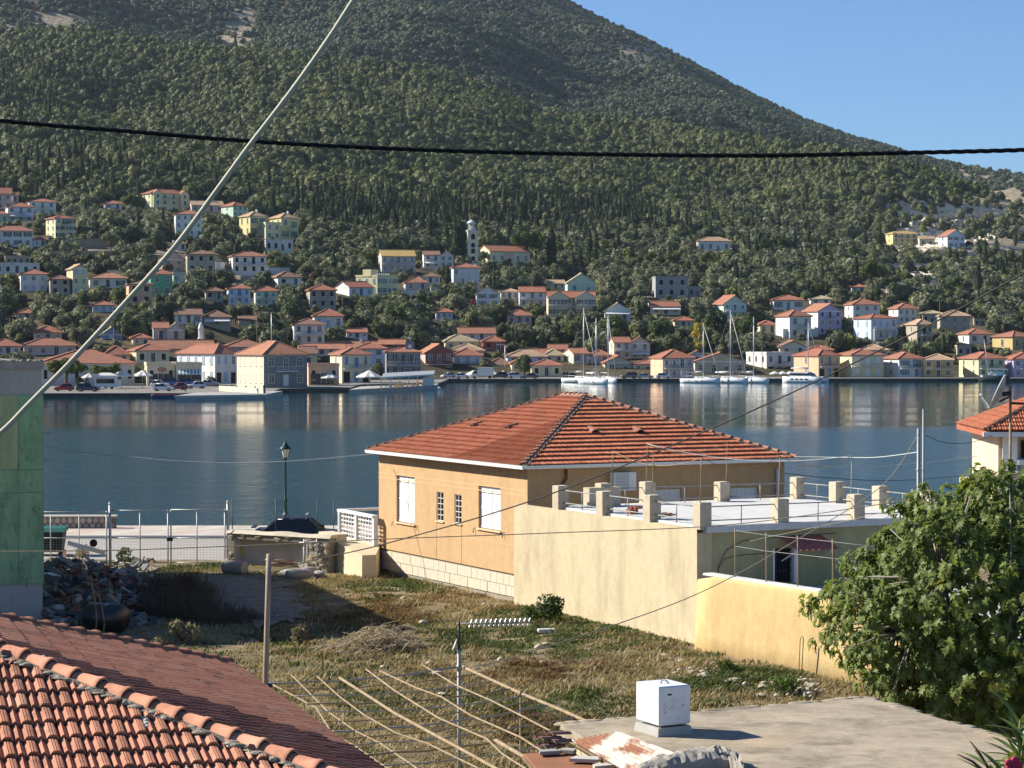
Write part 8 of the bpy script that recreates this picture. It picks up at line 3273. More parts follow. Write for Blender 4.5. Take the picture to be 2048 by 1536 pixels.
def concrete_roof():
 o = empty('concrete_roof_building', K, 0, "low building with bare concrete flat roof in front of the fig tree", 'building')
 L = Vector((.75, 35.35, ZR))
 pts = [K, L, Vector((2.4, 29.5, ZR)), Vector((5, 24, ZR)), Vector((11.5, 24, ZR)), Vector((9.8, 28, ZR))]
 t = NT('roof_concrete')
 ps = t.pos()
 col = t.ramp(t.noise(ps, 1.3, 8, .72), [(.28, (.20, .165, .12)), (.5, (.36, .30, .215)), (.72, (.47, .40, .29))])
 col = t.mix(t.ramp(t.noise(ps, 1.1, 8, .78, (.8, 1.1, 1)), [(.52, (0, 0, 0)), (.66, (.75, .75, .75))]), col, (.13, .115, .09))
 col = t.mix(t.ramp(t.noise(ps, .45, 4, .6), [(.55, (0, 0, 0)), (.75, (.5, .5, .5))]), col, (.46, .33, .2))
 t.bump(t.noise(ps, 18, 6, .7), .5, .02)
 cm = t.out(col, .92, 0, .15)
 m = MB()
 n = len(pts)
 top = [p - K for p in pts]
 lo = [p - K - Vector((0, 0, .22)) for p in pts]
 m.add(top + lo, [tuple(range(n))[::-1]] + [(i, (i + 1) % n, (i + 1) % n + n, i + n) for i in range(n)])
 m.build('roof_slab', cm, o)
 c = sum(top, Vector()) / n
 ins = [c + (p - c) * .95 for p in top]
 m = MB()
 for i in range(n):
  a, b = ins[i], ins[(i + 1) % n]
  m.poly([Vector((a.x, a.y, -.2)), Vector((b.x, b.y, -.2)), Vector((b.x, b.y, ZG - ZR - .3)), Vector((a.x, a.y, ZG - ZR - .3))])
 m.build('wall', M_YELL, o)
 rng = random.Random(2)
 m = MB()
 for a, b in ((top[0], top[1]), (top[0], top[-1])):
  for i in range(60):
   p = a.lerp(b, rng.random())
   m.blob(p - Vector((0, 0, .02)), (.16, .08, .035), rng, 2, .25, 0, True)
 m.build('rough_edge', cm, o)
 # white tank
 p = G(1317, 1474, ZR)
 e = empty('water_tank', p, TH, "white cube water tank on a concrete plinth", 'water tank')
 m = MB()
 m.loft([[(-.02, -.02, 0), (.60, -.02, 0), (.60, .70, 0), (-.02, .70, 0)], [(0, 0, .13), (.58, 0, .13), (.58, .68, .13), (0, .68, .13)]])
 m.build('plinth', M_CONC, e)
 m = MB()
 w, dd, h, b = .565, .66, .60, .02
 z0 = .16
 m.loft([[(b, b, z0), (w - b, b, z0), (w - b, dd - b, z0), (b, dd - b, z0)], [(0, 0, z0 + b), (w, 0, z0 + b), (w, dd, z0 + b), (0, dd, z0 + b)], [(0, 0, z0 + h - b), (w, 0, z0 + h - b), (w, dd, z0 + h - b), (0, dd, z0 + h - b)], [(b, b, z0 + h), (w - b, b, z0 + h), (w - b, dd - b, z0 + h), (b, dd - b, z0 + h)]])
 m.build('body', paint((.72, .73, .74), .55, .07, 4, dirt=.6, dirtc=(.42, .42, .40), name='chalky_white'), e)
 m = MB()
 for i in range(16):
  x, z = rng.choice(((rng.uniform(.08, .5), z0 + .28), (.1, z0 + rng.uniform(.2, .45)), (rng.uniform(.1, .5), z0 + rng.uniform(.08, .5))))
  m.blob((x, -.001, z), (.008, .003, .008), rng, 1, .3)
 m.blob((.2, -.001, z0 + .47), (.05, .003, .018), rng, 1, .3)
 m.build('chipped_spots', M_IRON, e)
 m = MB()
 m.tube([(.22, .3, z0 + h), (.24, .3, z0 + h + .05), (.3, .28, z0 + h + .05), (.33, .24, z0 + h)], .012, 5)
 m.build('lid_handle', M_GREY, e)
 # corrugated sheet
 q = [G(1143, 1481, ZR + .12), G(1240, 1464, ZR + .12), G(1372, 1514, ZR + .10), G(1262, 1548, ZR + .10)]
 e = empty('corrugated_sheet', q[0], 0, "rusty corrugated iron sheet beside the concrete roof", 'sheet')
 t = NT('rusty_iron')
 ps = t.pos()
 rust = t.ramp(t.noise(ps, 6, 6, .7), [(.3, (.13, .05, .025)), (.7, (.33, .13, .06))])
 zinc = t.ramp(t.noise(ps, 9, 5, .6), [(.3, (.42, .39, .32)), (.7, (.62, .58, .48))])
 rm = t.out(t.mix(t.ramp(t.noise(ps, 1.6, 5, .6, (1, .4, 1)), [(.46, (0, 0, 0)), (.54, (1, 1, 1))]), zinc, rust), .75, 0, .3)
 m = MB()
 N = 72
 row = []
 for j in range(5):
  s = j / 4
  a, b = q[0].lerp(q[3], s), q[1].lerp(q[2], s)
  row.append([a.lerp(b, i / N) - q[0] + Vector((0, 0, .025 * math.sin(i / N * 2 * math.pi * 9))) for i in range(N + 1)])
 vs = [p for r_ in row for p in r_]
 m.add(vs, [(j * (N + 1) + i, j * (N + 1) + i + 1, (j + 1) * (N + 1) + i + 1, (j + 1) * (N + 1) + i) for j in range(4) for i in range(N)], 0, True)
 m.build('sheet_iron', rm, e)
 m = MB()
 m.bar(q[0] - q[0] + Vector((.1, 0, -.06)), q[3] - q[0] + Vector((.1, 0, -.06)), .06, .06)
 m.bar(q[1] - q[0] + Vector((-.1, 0, -.06)), q[2] - q[0] + Vector((-.1, 0, -.06)), .06, .06)
 m.build('batten', M_WOOD, e)
 # flat brown sheet with broken slabs and tiles
 q = [G(1048, 1507, ZR), G(1135, 1500, ZR), G(1262, 1560, ZR), G(1100, 1570, ZR)]
 e = empty('rusty_flat_sheet', q[0], 0, "flat rust brown sheet under broken slabs", 'sheet')
 m = MB()
 m.add([p - q[0] for p in q] + [p - q[0] - Vector((0, 0, .03)) for p in q], [(3, 2, 1, 0), (0, 1, 5, 4), (1, 2, 6, 5), (3, 0, 4, 7), (2, 3, 7, 6)])
 m.build('sheet_iron', paint((.30, .13, .065), .8, .2, 2, name='brown_rust'), e)
 m = MB()
 m.bar(q[0] - q[0] + Vector((0, 0, -.06)), q[3] - q[0] + Vector((0, 0, -.06)), .05, .05)
 m.build('batten', M_WOOD, e)
 for px, py, w, h, a, lab, c in ((1098, 1507, .32, .22, .2, "grey slab left of the two on the rusty sheet", (.34, .33, .31)), (1136, 1505, .26, .24, -.5, "tilted grey slab right of the two", (.40, .37, .32)), (1172, 1522, .42, .28, -.3, "pale broken slab on the corrugated sheet", (.52, .5, .46)), (1205, 1536, .3, .2, .3, "pale slab piece at the lower edge", (.55, .52, .45))):
  s = empty('broken_slab', G(px, py, ZR + .03), a, lab, 'slab')
  m = MB()
  m.loft([[(-w / 2, -h / 2, 0), (w / 2, -h / 2 + .04, 0), (w / 2 - .05, h / 2, 0), (-w / 2 + .03, h / 2 - .03, 0)], [(-w / 2, -h / 2, .05), (w / 2, -h / 2 + .04, .05), (w / 2 - .05, h / 2, .05), (-w / 2 + .03, h / 2 - .03, .05)]])
  m.build('piece', plaster(c, .3, scale=3, streak=False, name='slab_concrete'), s)
 s = empty('tile_stack', G(1102, 1492, ZR), .35, "stack of old clay tiles beside the corrugated sheet", 'tiles')
 tm = tile_mesh('tile', .24, .42, paint((.30, .16, .12), .85, .2, 6, name='old_clay'), False)
 for i in range(4):
  inst('tile', tm, s, (-.3 + .17 * (i % 2), -.1 + .05 * i, .05 * i), (0, 0, rng.uniform(-.1, .1) - 1.2))
 # rough wall top at the lower edge with a pipe stub
 e = empty('rough_parapet', G(1290, 1530, ZR + .1), 0, "crumbling grey parapet at the roof's near edge", 'parapet')
 b0 = G(1290, 1530, ZR + .1)
 m = MB()
 secs = []
 pl = [(1250, 1560, .06), (1300, 1540, .16), (1350, 1532, .20), (1400, 1526, .23), (1450, 1524, .22), (1478, 1532, .15), (1488, 1552, .04)]
 for i in range(40):
  t = i / 39 * (len(pl) - 1.001)
  k, f = int(t), t - int(t)
  a_, b_, hh = (pl[k][c] * (1 - f) + pl[k + 1][c] * f for c in range(3))
  p = G(a_, b_, ZR) - b0
  jj = lambda s_: Vector((rng.uniform(-s_, s_), rng.uniform(-s_, s_), rng.uniform(-s_, s_)))
  secs.append([p + Vector((0, .12, -.1)), p + Vector((0, .06, hh * .7)) + jj(.02), p + Vector((0, .0, hh)) + jj(.022), p + Vector((0, -.1, hh + .02)) + jj(.02), p + Vector((0, -.22, hh + .01)) + jj(.022), p + Vector((0, -.34, hh - .02)) + jj(.022), p + Vector((0, -.46, hh * .6)) + jj(.02), p + Vector((0, -.6, -.3))])
 m.loft(secs, 0, False, False)
 m.build('concrete_lump', plaster((.36, .33, .28), .6, (.14, .13, .11), 3, 10, False, .8, name='rough_grey_concrete'), e)
 m = MB()
 p = G(1430, 1512, ZR + .15) - b0
 m.tube([p, p + Vector((0, 0, .14))], .02, 8)
 m.lathe([(.03, .12), (.03, .15)], 8, p)
 m.build('pipe_stub', M_GALV, e)


concrete_roof()


def trellis():
 ZT = 4.0

 def rod(pts, rad, lab, mat=M_RUST, z=ZT):
  w = [G(a, b, z) for a, b in pts]
  o = empty('trellis_pipe', w[0], 0, lab, 'pipe', 'pipes of the rusty trellis')
  m = MB()
  fine = []
  for a, b in zip(w[:-1], w[1:]):
   for s in range(4):
    fine.append(a.lerp(b, s / 4) - w[0])
  fine.append(w[-1] - w[0])
  m.tube(fine, rad, 7)
  m.build('rod', mat, o)
  for q in (fine[0], fine[-1]):
   m = MB()
   m.lathe([(rad * 1.25, -.02), (rad * 1.25, .02)], 7, q)
   m.build('end_cap', mat, o)
 rod([(536, 1364), (633, 1416), (664, 1466), (708, 1491), (774, 1536), (830, 1570)], .014, "first bent rusty rod of the trellis beside the tiled roof")
 rod([(583, 1350), (617, 1384), (658, 1425), (711, 1462), (761, 1487), (833, 1536), (870, 1560)], .014, "second bent rusty rod of the trellis")
 rod([(635, 1353), (680, 1394), (730, 1431), (792, 1466), (855, 1487), (955, 1536), (1000, 1560)], .014, "third bent rusty rod of the trellis")
 rod([(680, 1356), (758, 1406), (792, 1428), (914, 1494), (990, 1536), (1030, 1560)], .027, "thick rusty pipe across the middle of the trellis")
 rod([(733, 1339), (789, 1381), (877, 1436), (974, 1478), (1005, 1508), (1049, 1536), (1075, 1555)], .017, "bent rod right of the thick middle pipe")
 rod([(760, 1342), (833, 1376), (883, 1394), (942, 1431), (1042, 1475), (1071, 1494), (1110, 1515)], .017, "second bent rod right of the thick middle pipe")
 rod([(847, 1331), (911, 1370), (980, 1400), (1042, 1431), (1120, 1472), (1150, 1490)], .016, "bent rod just left of the long outer pipe")
 rod([(924, 1333), (1042, 1387), (1120, 1419), (1250, 1477)], .03, "long rusty outer pipe running to the concrete roof")
 rod([(992, 1481), (1086, 1536), (1130, 1560)], .034, "thick pale pipe in front of the rusty flat sheet")
 # cross wires
 L0 = [G(a, b, ZT + .03) for a, b in ((536, 1366), (590, 1392), (640, 1425), (668, 1466), (708, 1491), (774, 1536))]
 R0 = [G(a, b, ZT + .03) for a, b in ((918, 1333), (1042, 1389), (1120, 1421), (1250, 1478))]

 def along(pl, t):
  x = t * (len(pl) - 1)
  i = min(int(x), len(pl) - 2)
  return pl[i].lerp(pl[i + 1], x - i)
 for i in range(11):
  a, b = along(L0, i / 10 * .98), along(R0, i / 10 * .93)
  o = empty('trellis_wire', a, 0, ORD[i] + "cross wire of the trellis, counted from the lot" if i else "first cross wire of the trellis, counted from the lot", 'wire', 'wires of the rusty trellis')
  m = MB()
  m.tube([(b - a) * t - Vector((0, 0, .08 * 4 * t * (1 - t) + .01 * math.sin(t * 20 + i))) for t in np.linspace(0, 1, 9)], .012 if i % 3 else .018, 5)
  m.build('strand', M_RUST if i % 2 else M_GALV, o)
 # upright
 a = G(1041, 1388, ZT)
 o = empty('trellis_upright', a, 0, "thin upright rod holding the outer trellis pipe", 'rod')
 m = MB()
 m.tube([(0, 0, .08), (0, 0, ZG - ZT)], .02, 6)
 m.build('rod', M_RUST, o)
 m = MB()
 m.lathe([(.035, -.03), (.035, .03)], 8)
 m.build('clamp', M_RUST, o)
 # antenna mast
 a = G(918, 1336, ZT)
 top = P(919, 1242, a.y).z
 o = empty('antenna_mast', (a.x, a.y, ZG), 0, "galvanised mast carrying a television aerial above the trellis", 'mast')
 m = MB()
 m.tube([(0, 0, -.2), (0, 0, ZT + .35 - ZG)], .036, 8)
 m.build('lower_tube', M_GALV, o)
 m = MB()
 m.tube([(0, 0, ZT + .3 - ZG), (0, 0, top - ZG)], .022, 8)
 m.build('upper_tube', M_IRON, o)
 m = MB()
 m.tube([(-.04, 0, top - ZG - .35), (-.12, 0, top - ZG - .55), (-.05, 0, ZT + .45 - ZG)], .012, 5)
 m.build('cable', M_WHITE, o)
 m = MB()
 m.lathe([(.055, ZT - ZG - .05), (.055, ZT - ZG + .05)], 8)
 m.build('clamp', M_GALV, o)
 e = empty('television_aerial', (a.x, a.y, top - .05), math.radians(12), "grey television aerial with crossed elements pointing over the grass", 'aerial')
 m = MB()
 m.tube([(-.05, 0, 0), (1.42, 0, 0)], .012, 6)
 m.build('boom', M_GREY, e)
 for i in range(13):
  x = .22 + i * .095
  m = MB()
  for s in (-1, 1):
   m.bar((x - .03, -.1, s * .07), (x + .03, .1, -s * .07), .007, .007)
   m.bar((x - .035, -.02, -s * .07), (x + .035, .02, s * .07), .008, .008)
  m.build('element', M_ALU, e)


trellis()


def near_pole():
 p0, p1 = P(531, 1372, 30.0), P(538, 1108, 30.0)
 o = empty('wooden_pole', p0, 0, "bare pale pole standing at the tiled roof's eave", 'pole')
 m = MB()
 m.tube([(0, 0, -2.5), (0, 0, 0), (p1 - p0) * .5, p1 - p0], [.042, .042, .038, .036], 10)
 m.build('shaft', paint((.36, .28, .2), .8, .25, 5, bump=.3, name='weathered_pole'), o)
 m = MB()
 m.box(-.09, .09, -.06, .06, -.03, .03)
 m.build('bracket', M_IRON, o)
 m = MB()
 q = p1 - p0 - Vector((0, 0, .08))
 m.tube([q + Vector((-.05, 0, 0)), q + Vector((.06, -.02, .01)), q + Vector((.1, 0, .03))], .012, 5)
 m.build('wire_tie', M_GALV, o)
 return p1 - Vector((0, 0, .1))


TIP = near_pole()
# ------------------------------------------------------------------ house, dish and poles at the right edge
def right_house():
 d = 92.0
 O = P(1996, 1010, d)
 O.z = ZG
 th = math.radians(-3)
 o = empty('peach_blue_house', O, th, "peach and pale blue house with tiled roof behind the fig tree", 'house')
 H = rowz(868, d) - ZG
 m = MB()
 m.box(0, 9, 0, 7, -.3, H)
 m.build('wall', plaster((.66, .52, .36), .2, name='peach_render'), o)
 m = MB()
 m.box(.9, 9.03, -.06, -.002, -.3, H - .9)
 m.build('blue_wall', plaster((.46, .60, .66), .2, name='pale_blue_render'), o)
 m = MB()
 m.box(.0, .9, -.08, -.002, -.3, H - 1.6)
 m.build('corner_pillar', M_WHITE, o)
 rp, cap, gab = roof_parts('hip', 9, 7, H + .1, 1.9, .6)
 rf = rp.build('roof', M_TILE3, o)
 Mw = Matrix.Translation(O) @ Matrix.Rotation(th, 4, 'Z')
 R = Mw.to_3x3()
 hx = (7 + 1.2) / 2
 s = (R @ Vector((0, hx, 1.9))).normalized()
 tm = tile_mesh('tile', .225, .40, M_TILE3, False, .03, .05)
 sl = math.hypot(hx, 1.9)
 lay_tiles(rf, [(0, 0), (10.2, 0), (10.2 - hx, sl), (hx, sl)], Mw @ Vector((-.6, -.6, H + .17)), R @ Vector((1, 0, 0)), s, .225, .36, tm, 60)
 lay_tiles(rf, [(0, 0), (8.2, 0), (hx, sl)], Mw @ Vector((-.6, 7.6, H + .17)), R @ Vector((0, -1, 0)), (R @ Vector((hx, 0, 1.9))).normalized(), .225, .36, tm, 20)
 lay_ridge(rf, Mw @ Vector((-.6, -.6, H + .14)), Mw @ Vector((hx - .6, hx - .6, H + 2.04)), .36, ridge_mesh(.42, .13, M_TILE2), .05)
 m = MB()
 m.box(-.72, 9.6, -.74, -.6, H - .08, H + .1)
 m.build('gutter', M_WHITE, o)
 w = MB()
 w.box(.9, 2.6, -.07, -.061, H - 1.0, H - .25)
 win = w.build('window', M_DARK, o)
 sf = MB()
 sf.box(.15, .75, -.16, -.1, H - 1.55, H - .05)
 sf.build('shutter', M_WHITE, win)
 w = MB()
 w.box(.75, 3.0, -.35, -.05, H - 1.25, H - 1.05)
 w.build('sill', M_WHITE, win)
 m = MB()
 m.add([(-1.5, -1.2, H - 2.0), (.7, -1.2, H - 1.7), (.7, .5, H - 1.7), (-1.5, .5, H - 2.0), (-1.5, -1.2, H - 1.82), (.7, -1.2, H - 1.52), (.7, .5, H - 1.52), (-1.5, .5, H - 1.82)], [(0, 1, 5, 4), (1, 2, 6, 5), (2, 3, 7, 6), (3, 0, 4, 7), (4, 5, 6, 7), (3, 2, 1, 0)])
 m.build('canopy_slab', plaster((.62, .5, .36), .6, (.4, .24, .12), 3, name='flaking_paint'), o)
 m = MB()
 m.tube([(.5, -.2, H - 1.2), (.6, -.3, H - 1.5), (.9, -.3, H - 1.55), (1.5, -.25, H - 1.6)], .05, 7)
 m.build('duct', M_WHITE, o)
 # dish on its pole
 d = 50.0
 b = P(2020, 1120, d)
 t = P(2021, 772, d)
 o = empty('satellite_dish', b, 0, "satellite dish on a steel pole in front of the peach house", 'satellite dish')
 m = MB()
 m.tube([(0, 0, -1), t - b], .03, 8)
 m.build('pole', M_RUST, o)
 c = P(2003, 788, d) - b
 n = Vector((-.86, .26, .40)).normalized()
 ax = n.cross(Vector((0, 0, 1))).normalized()
 ay = ax.cross(n)
 m = MB()
 r0 = .42
 secs = []
 for k in range(6):
  q = k / 5
  secs.append([c + (ax * math.cos(a) * .9 + ay * math.sin(a)) * r0 * q + n * (.10 * q * q) for a in np.linspace(0, 2 * math.pi, 25)[:-1]])
 m.loft(secs, 0, True, False, True)
 secs = [[p - n * .012 for p in s_] for s_ in secs]
 m.loft(secs, 1, True, False, True)
 rim = [c + (ax * math.cos(a) * .9 + ay * math.sin(a)) * r0 + n * .10 for a in np.linspace(0, 2 * math.pi, 25)]
 m.tube(rim, .012, 5)
 m.build('reflector', [M_WHT, paint((.42, .36, .32), .6, .1, 3, name='dish_back')], o)
 m = MB()
 e = P(1962, 790, d - .2) - b
 lo = c - ay * r0 * .98 + n * .1
 m.tube([lo, e], .014, 6)
 m.tube([lo, (lo + e) / 2 - Vector((0, 0, .10)), e - Vector((0, 0, .02))], .006, 5)
 m.build('feed_arm', M_WHT, o)
 m = MB()
 m.tube([e - ax * .06, e + ax * .09], .03, 8)
 m.build('feed_horn', M_WHT, o)
 m = MB()
 tp = t - b
 m.bar(c - n * .02, Vector((tp.x, tp.y, c.z + .02)), .07, .1)
 m.bar(c - n * .02 - ay * .18, Vector((tp.x, tp.y, c.z - .05)), .04, .04)
 m.tube([Vector((tp.x, tp.y, c.z - .2)), Vector((tp.x + .4, tp.y, c.z - .22))], .03, 6)
 m.build('bracket', M_IRON, o)
 # twin poles behind the terrace
 for i, (px, tr, y, rr, lab) in enumerate(((1837, 857, 70.6, .05, "thicker of two steel poles behind the roof terrace"), (1847, 818, 70.9, .035, "taller thin steel pole behind the roof terrace"))):
  a = P(px, tr, y)
  o = empty('steel_pole', (a.x, a.y, 4.6), 0, lab, 'pole', 'poles behind the roof terrace')
  m = MB()
  m.tube([(0, 0, -3.0), (0, 0, a.z - 4.6)], rr, 8)
  m.build('tube', M_GALV, o)
  for z in (.6, 1.6):
   m = MB()
   m.lathe([(rr * 1.3, z - .03), (rr * 1.3, z + .03)], 8)
   m.build('clamp', M_GALV, o)


right_house()


# ------------------------------------------------------------------ wires and cables
def cables():
 def poly(name, pts, rad, mat, label, cat, strands=1):
  w = [P(*p) for p in pts]
  o = empty(name, w[0], 0, label, cat)
  # smooth curve through the surveyed points
  fine = []
  n = len(w)
  for i in range(n - 1):
   p0, p1, p2, p3 = w[max(i - 1, 0)], w[i], w[i + 1], w[min(i + 2, n - 1)]
   for s in range(16):
    t = s / 16
    fine.append(.5 * ((2 * p1) + (p2 - p0) * t + (2 * p0 - 5 * p1 + 4 * p2 - p3) * t * t + (3 * p1 - p0 - 3 * p2 + p3) * t ** 3) - w[0])
  fine.append(w[-1] - w[0])
  if strands == 1:
   m = MB()
   m.tube(fine, rad, 8)
   m.build('strand', mat, o)
  else:
   L = 0
   cum = [0]
   for a, b in zip(fine[:-1], fine[1:]):
    L += (b - a).length
    cum.append(L)
   for k in range(strands):
    pts2 = []
    N = int(L / .012)
    for i in range(N + 1):
     s = L * i / N
     j = min(int(np.searchsorted(cum, s, 'right')) - 1, len(fine) - 2)
     t = (s - cum[j]) / max(1e-6, cum[j + 1] - cum[j])
     p = fine[j].lerp(fine[j + 1], t)
     a = s / .16 * 2 * math.pi + k * 2 * math.pi / strands
     pts2.append(p + Vector((0, math.cos(a), math.sin(a))) * rad * .5)
    m = MB()
    m.tube(pts2, rad * .56, 6)
    m.build('strand', mat, o)
  return o
 blk = paint((.008, .008, .008), .5, .1, 5, name='black_cable')
 rope = paint((.50, .46, .33), .7, .12, 40, name='cream_cable')
 d = 9.0
 poly('black_cable', [(-300, 205, d), (0, 241, d), (250, 262, d), (512, 283, d), (780, 297, d), (1024, 305, d), (1300, 310, d), (1536, 311, d), (1800, 306, d), (2048, 300, d), (2350, 290, d)], .0095, blk, "thick twisted black cable crossing the whole view", 'cable', 3)
 d = 7.0
 poly('cream_cable', [(-120, 962, d), (0, 866, d), (60, 806, d), (150, 715, d), (250, 606, d), (350, 493, d), (440, 372, d), (500, 290, d), (580, 186, d), (650, 88, d), (712, -8, d), (800, -150, d)], .0082, rope, "cream cable slanting across the left of the view", 'cable')
 thin = paint((.035, .03, .026), .7, .1, 5, name='thin_black_wire')
 poly('service_wire', [(538, 1148, 30.2), (620, 1122, 29), (780, 1085, 27), (1090, 992, 24), (1480, 832, 21), (1800, 680, 19), (2048, 546, 17.5), (2300, 400, 16)], .0075, thin, "thin black wire rising from the bare pole to the upper right", 'wire')
 tan = paint((.40, .33, .22), .7, .1, 5, name='tan_wire')
 poly('tan_wire', [(-200, 1106, 40), (0, 1103, 41), (250, 1100, 42), (540, 1089, 44), (800, 1077, 46), (1100, 1066, 48), (1450, 1050, 50), (1750, 1010, 50), (2048, 960, 50)], .010, tan, "tan wire running level across the ochre house", 'wire')
 poly('guy_wire', [(940, 1335, 42), (1060, 1304, 44), (1385, 1192, 52), (1600, 1076, 60), (1765, 970, 67), (1837, 868, 70.5)], .012, tan, "slanting guy wire from the trellis to the twin poles", 'wire')
 pale = paint((.50, .52, .48), .6, .05, 5, name='pale_line')
 poly('pale_line', [(40, 885, 86), (88, 893, 86), (180, 906, 86), (290, 917, 86), (370, 923, 86), (480, 926, 86), (600, 921, 86), (745, 908, 87)], .018, pale, "pale line from the green building to the ochre house", 'line')
 dark = paint((.02, .03, .05), .7, .05, 5, name='dark_line')
 poly('pale_line', [(1560, 913, 82), (1700, 915, 80), (1760, 914, 76), (1837, 904, 71)], .014, pale, "upper pale line from the ochre house to the twin poles", 'line')
 poly('pale_line', [(1585, 933, 84), (1720, 934, 86), (1850, 925, 90), (1955, 912, 92)], .012, pale, "lower pale line reaching the peach house", 'line')
 poly('dark_line', [(1560, 946, 82), (1690, 958, 84), (1800, 961, 88), (1920, 952, 92)], .012, dark, "dark sagging line above the water", 'line')
 poly('dark_line', [(1850, 870, 71), (1890, 885, 78), (1940, 885, 86), (1990, 870, 92)], .012, dark, "dark line from the twin poles to the peach house", 'line')
 poly('pale_line', [(1500, 1082, 64), (1700, 1040, 62), (1840, 1010, 60), (2060, 985, 56)], .008, tan, "thin line passing in front of the terrace and fig tree", 'line')


cables()


# ------------------------------------------------------------------ plants of the lot
def grass():
 def tuft(name, seed, n, h, r, mat, droop=.5, w=.012):
  rng = random.Random(seed)
  vs, fs = [], []
  for i in range(n):
   a = rng.uniform(0, 6.283)
   b = Vector((rng.gauss(0, r), rng.gauss(0, r), 0))
   hh = h * rng.uniform(.5, 1.2)
   dv = Vector((math.cos(a), math.sin(a), 0))
   sd_ = Vector((-dv.y, dv.x, 0)) * w * rng.uniform(.7, 1.4)
   k = len(vs)
   m1, tp = b + dv * hh * droop * .35 + Vector((0, 0, hh * .6)), b + dv * hh * droop + Vector((0, 0, hh * rng.uniform(.75, 1)))
   vs += [b - sd_, b + sd_, m1 + sd_ * .8, m1 - sd_ * .8, tp]
   fs += [(k, k + 1, k + 2), (k, k + 2, k + 3), (k + 3, k + 2, k + 4)]
  return fast_mesh(name, np.array([tuple(v) for v in vs]), np.array(fs), mat)
 dry = leafmat('dry_grass', (.17, .13, .07), (.42, .33, .19), None, .7, .9, 6, .3)
 brn = leafmat('brown_grass', (.10, .062, .030), (.24, .15, .07), None, .7, .9, 6, .3)
 grn = leafmat('green_grass', (.035, .05, .014), (.115, .14, .045), None, .7, .8, 6, .3)
 drk = leafmat('dark_thicket', (.05, .035, .025), (.13, .09, .06), None, .7, .9, 6, .2)
 protos = [tuft('dry_tuft', 1, 26, .085, .12, dry, 1.0), tuft('dry_tuft', 2, 26, .13, .12, dry, .9), tuft('brown_tuft', 3, 30, .08, .13, brn, 1.1), tuft('brown_tuft', 4, 30, .12, .12, brn, .9), tuft('green_tuft', 5, 34, .09, .13, grn, .9, .016), tuft('green_tuft', 6, 34, .06, .14, grn, 1.1, .018), tuft('thicket', 7, 40, .5, .2, drk, .7, .007), tuft('thicket', 8, 44, .35, .2, drk, .9, .007)]
 rng = np.random.default_rng(12)
 n = 52000
 x, y = rng.uniform(-17, 9.5, n), rng.uniform(43, 89.5, n)
 px = 1024 + FPX * x / y
 py = 685 + (CAMZ - ZG) * FPX / y
 wallx = np.interp(y, [43, 58.4, 65, 66, 77, 89], [11, 9.0, 5.1, 5.2, .4, -5.3]) - .12
 ok = (x < wallx) & (px > 60) & (px < 2000)
 path = ((px - 465) / 155) ** 2 + ((py - 1192) / 50) ** 2 < .8
 path |= (px < 330) & (py < 1275)
 path |= (np.abs(px - 600) < 150) & (py < 1150)
 ok &= ~path | (rng.uniform(0, 1, n) < .10)
 g = .5 + .28 * wav(x * 1.0, y * .5, .9, .2) + .22 * wav(x, y * .6, 2.6, 1.3)

 def spot(cx, cy, rx, ry):
  return np.exp(-(((px - cx) / rx) ** 2 + ((py - cy) / ry) ** 2))
 green = .14 + .45 * g + .75 * spot(1050, 1280, 190, 40) + .9 * spot(790, 1180, 90, 20) + .6 * spot(1150, 1400, 130, 30) + .9 * spot(1480, 1365, 130, 18) + .6 * spot(700, 1400, 80, 30) + .5 * spot(420, 1300, 60, 14) + .9 * spot(370, 1135, 120, 8) - .7 * spot(1100, 1345, 130, 22) - .5 * spot(900, 1200, 130, 22)
 brown = .5 * g + .5 * spot(1080, 1440, 120, 40) + .6 * spot(1050, 1340, 160, 25) + .5 * spot(780, 1230, 160, 40)
 bare = .9 * spot(420, 1290, 200, 22) + .8 * spot(950, 1195, 150, 22) + .7 * spot(600, 1330, 150, 18) + .6 * spot(1560, 1385, 90, 16) + .6 * spot(1480, 1330, 120, 12)
 ok &= rng.uniform(0, 1, n) > bare
 ok &= rng.uniform(0, 1, n) < .10 + .62 * np.clip(g, 0, 1)
 q = rng.uniform(.25, .75, n)
 pick = np.where(green > q + .1, 4 + rng.integers(0, 2, n), np.where(brown > q, 2 + rng.integers(0, 2, n), rng.integers(0, 2, n)))
 thick = spot(350, 1205, 75, 34) + spot(455, 1240, 60, 10)
 isT = (thick > .35) & (rng.uniform(0, 1, n) < .22)
 ok |= isT & (px > 265) & (px < 560) & (py < 1262)
 pick = np.where(isT, 6 + rng.integers(0, 2, n), pick)
 sel = np.nonzero(ok)[0]
 z = ZG - .05 + .05 * wav(x, y, 2.1, .3) + .06 * wav(x, y, 5.5, 1.1)
 s = rng.uniform(.7, 1.5, n)
 scatter('grass', np.stack([x, y, z - .01], -1)[sel], s[sel], (s * rng.uniform(.7, 1.3, n))[sel], rng.uniform(0, 6.28, len(sel)), pick[sel], protos, "dry and green grass growing over the vacant lot", 'grass')
 # weeds and bushes one can point at
 M_WEED = leafmat('weed_leaves', (.025, .05, .010), (.10, .15, .035), None, .5, .7, 4, .3)
 M_TAN = leafmat('dry_shrub_leaves', (.12, .10, .06), (.33, .28, .18), None, .5, .9, 4, .3)

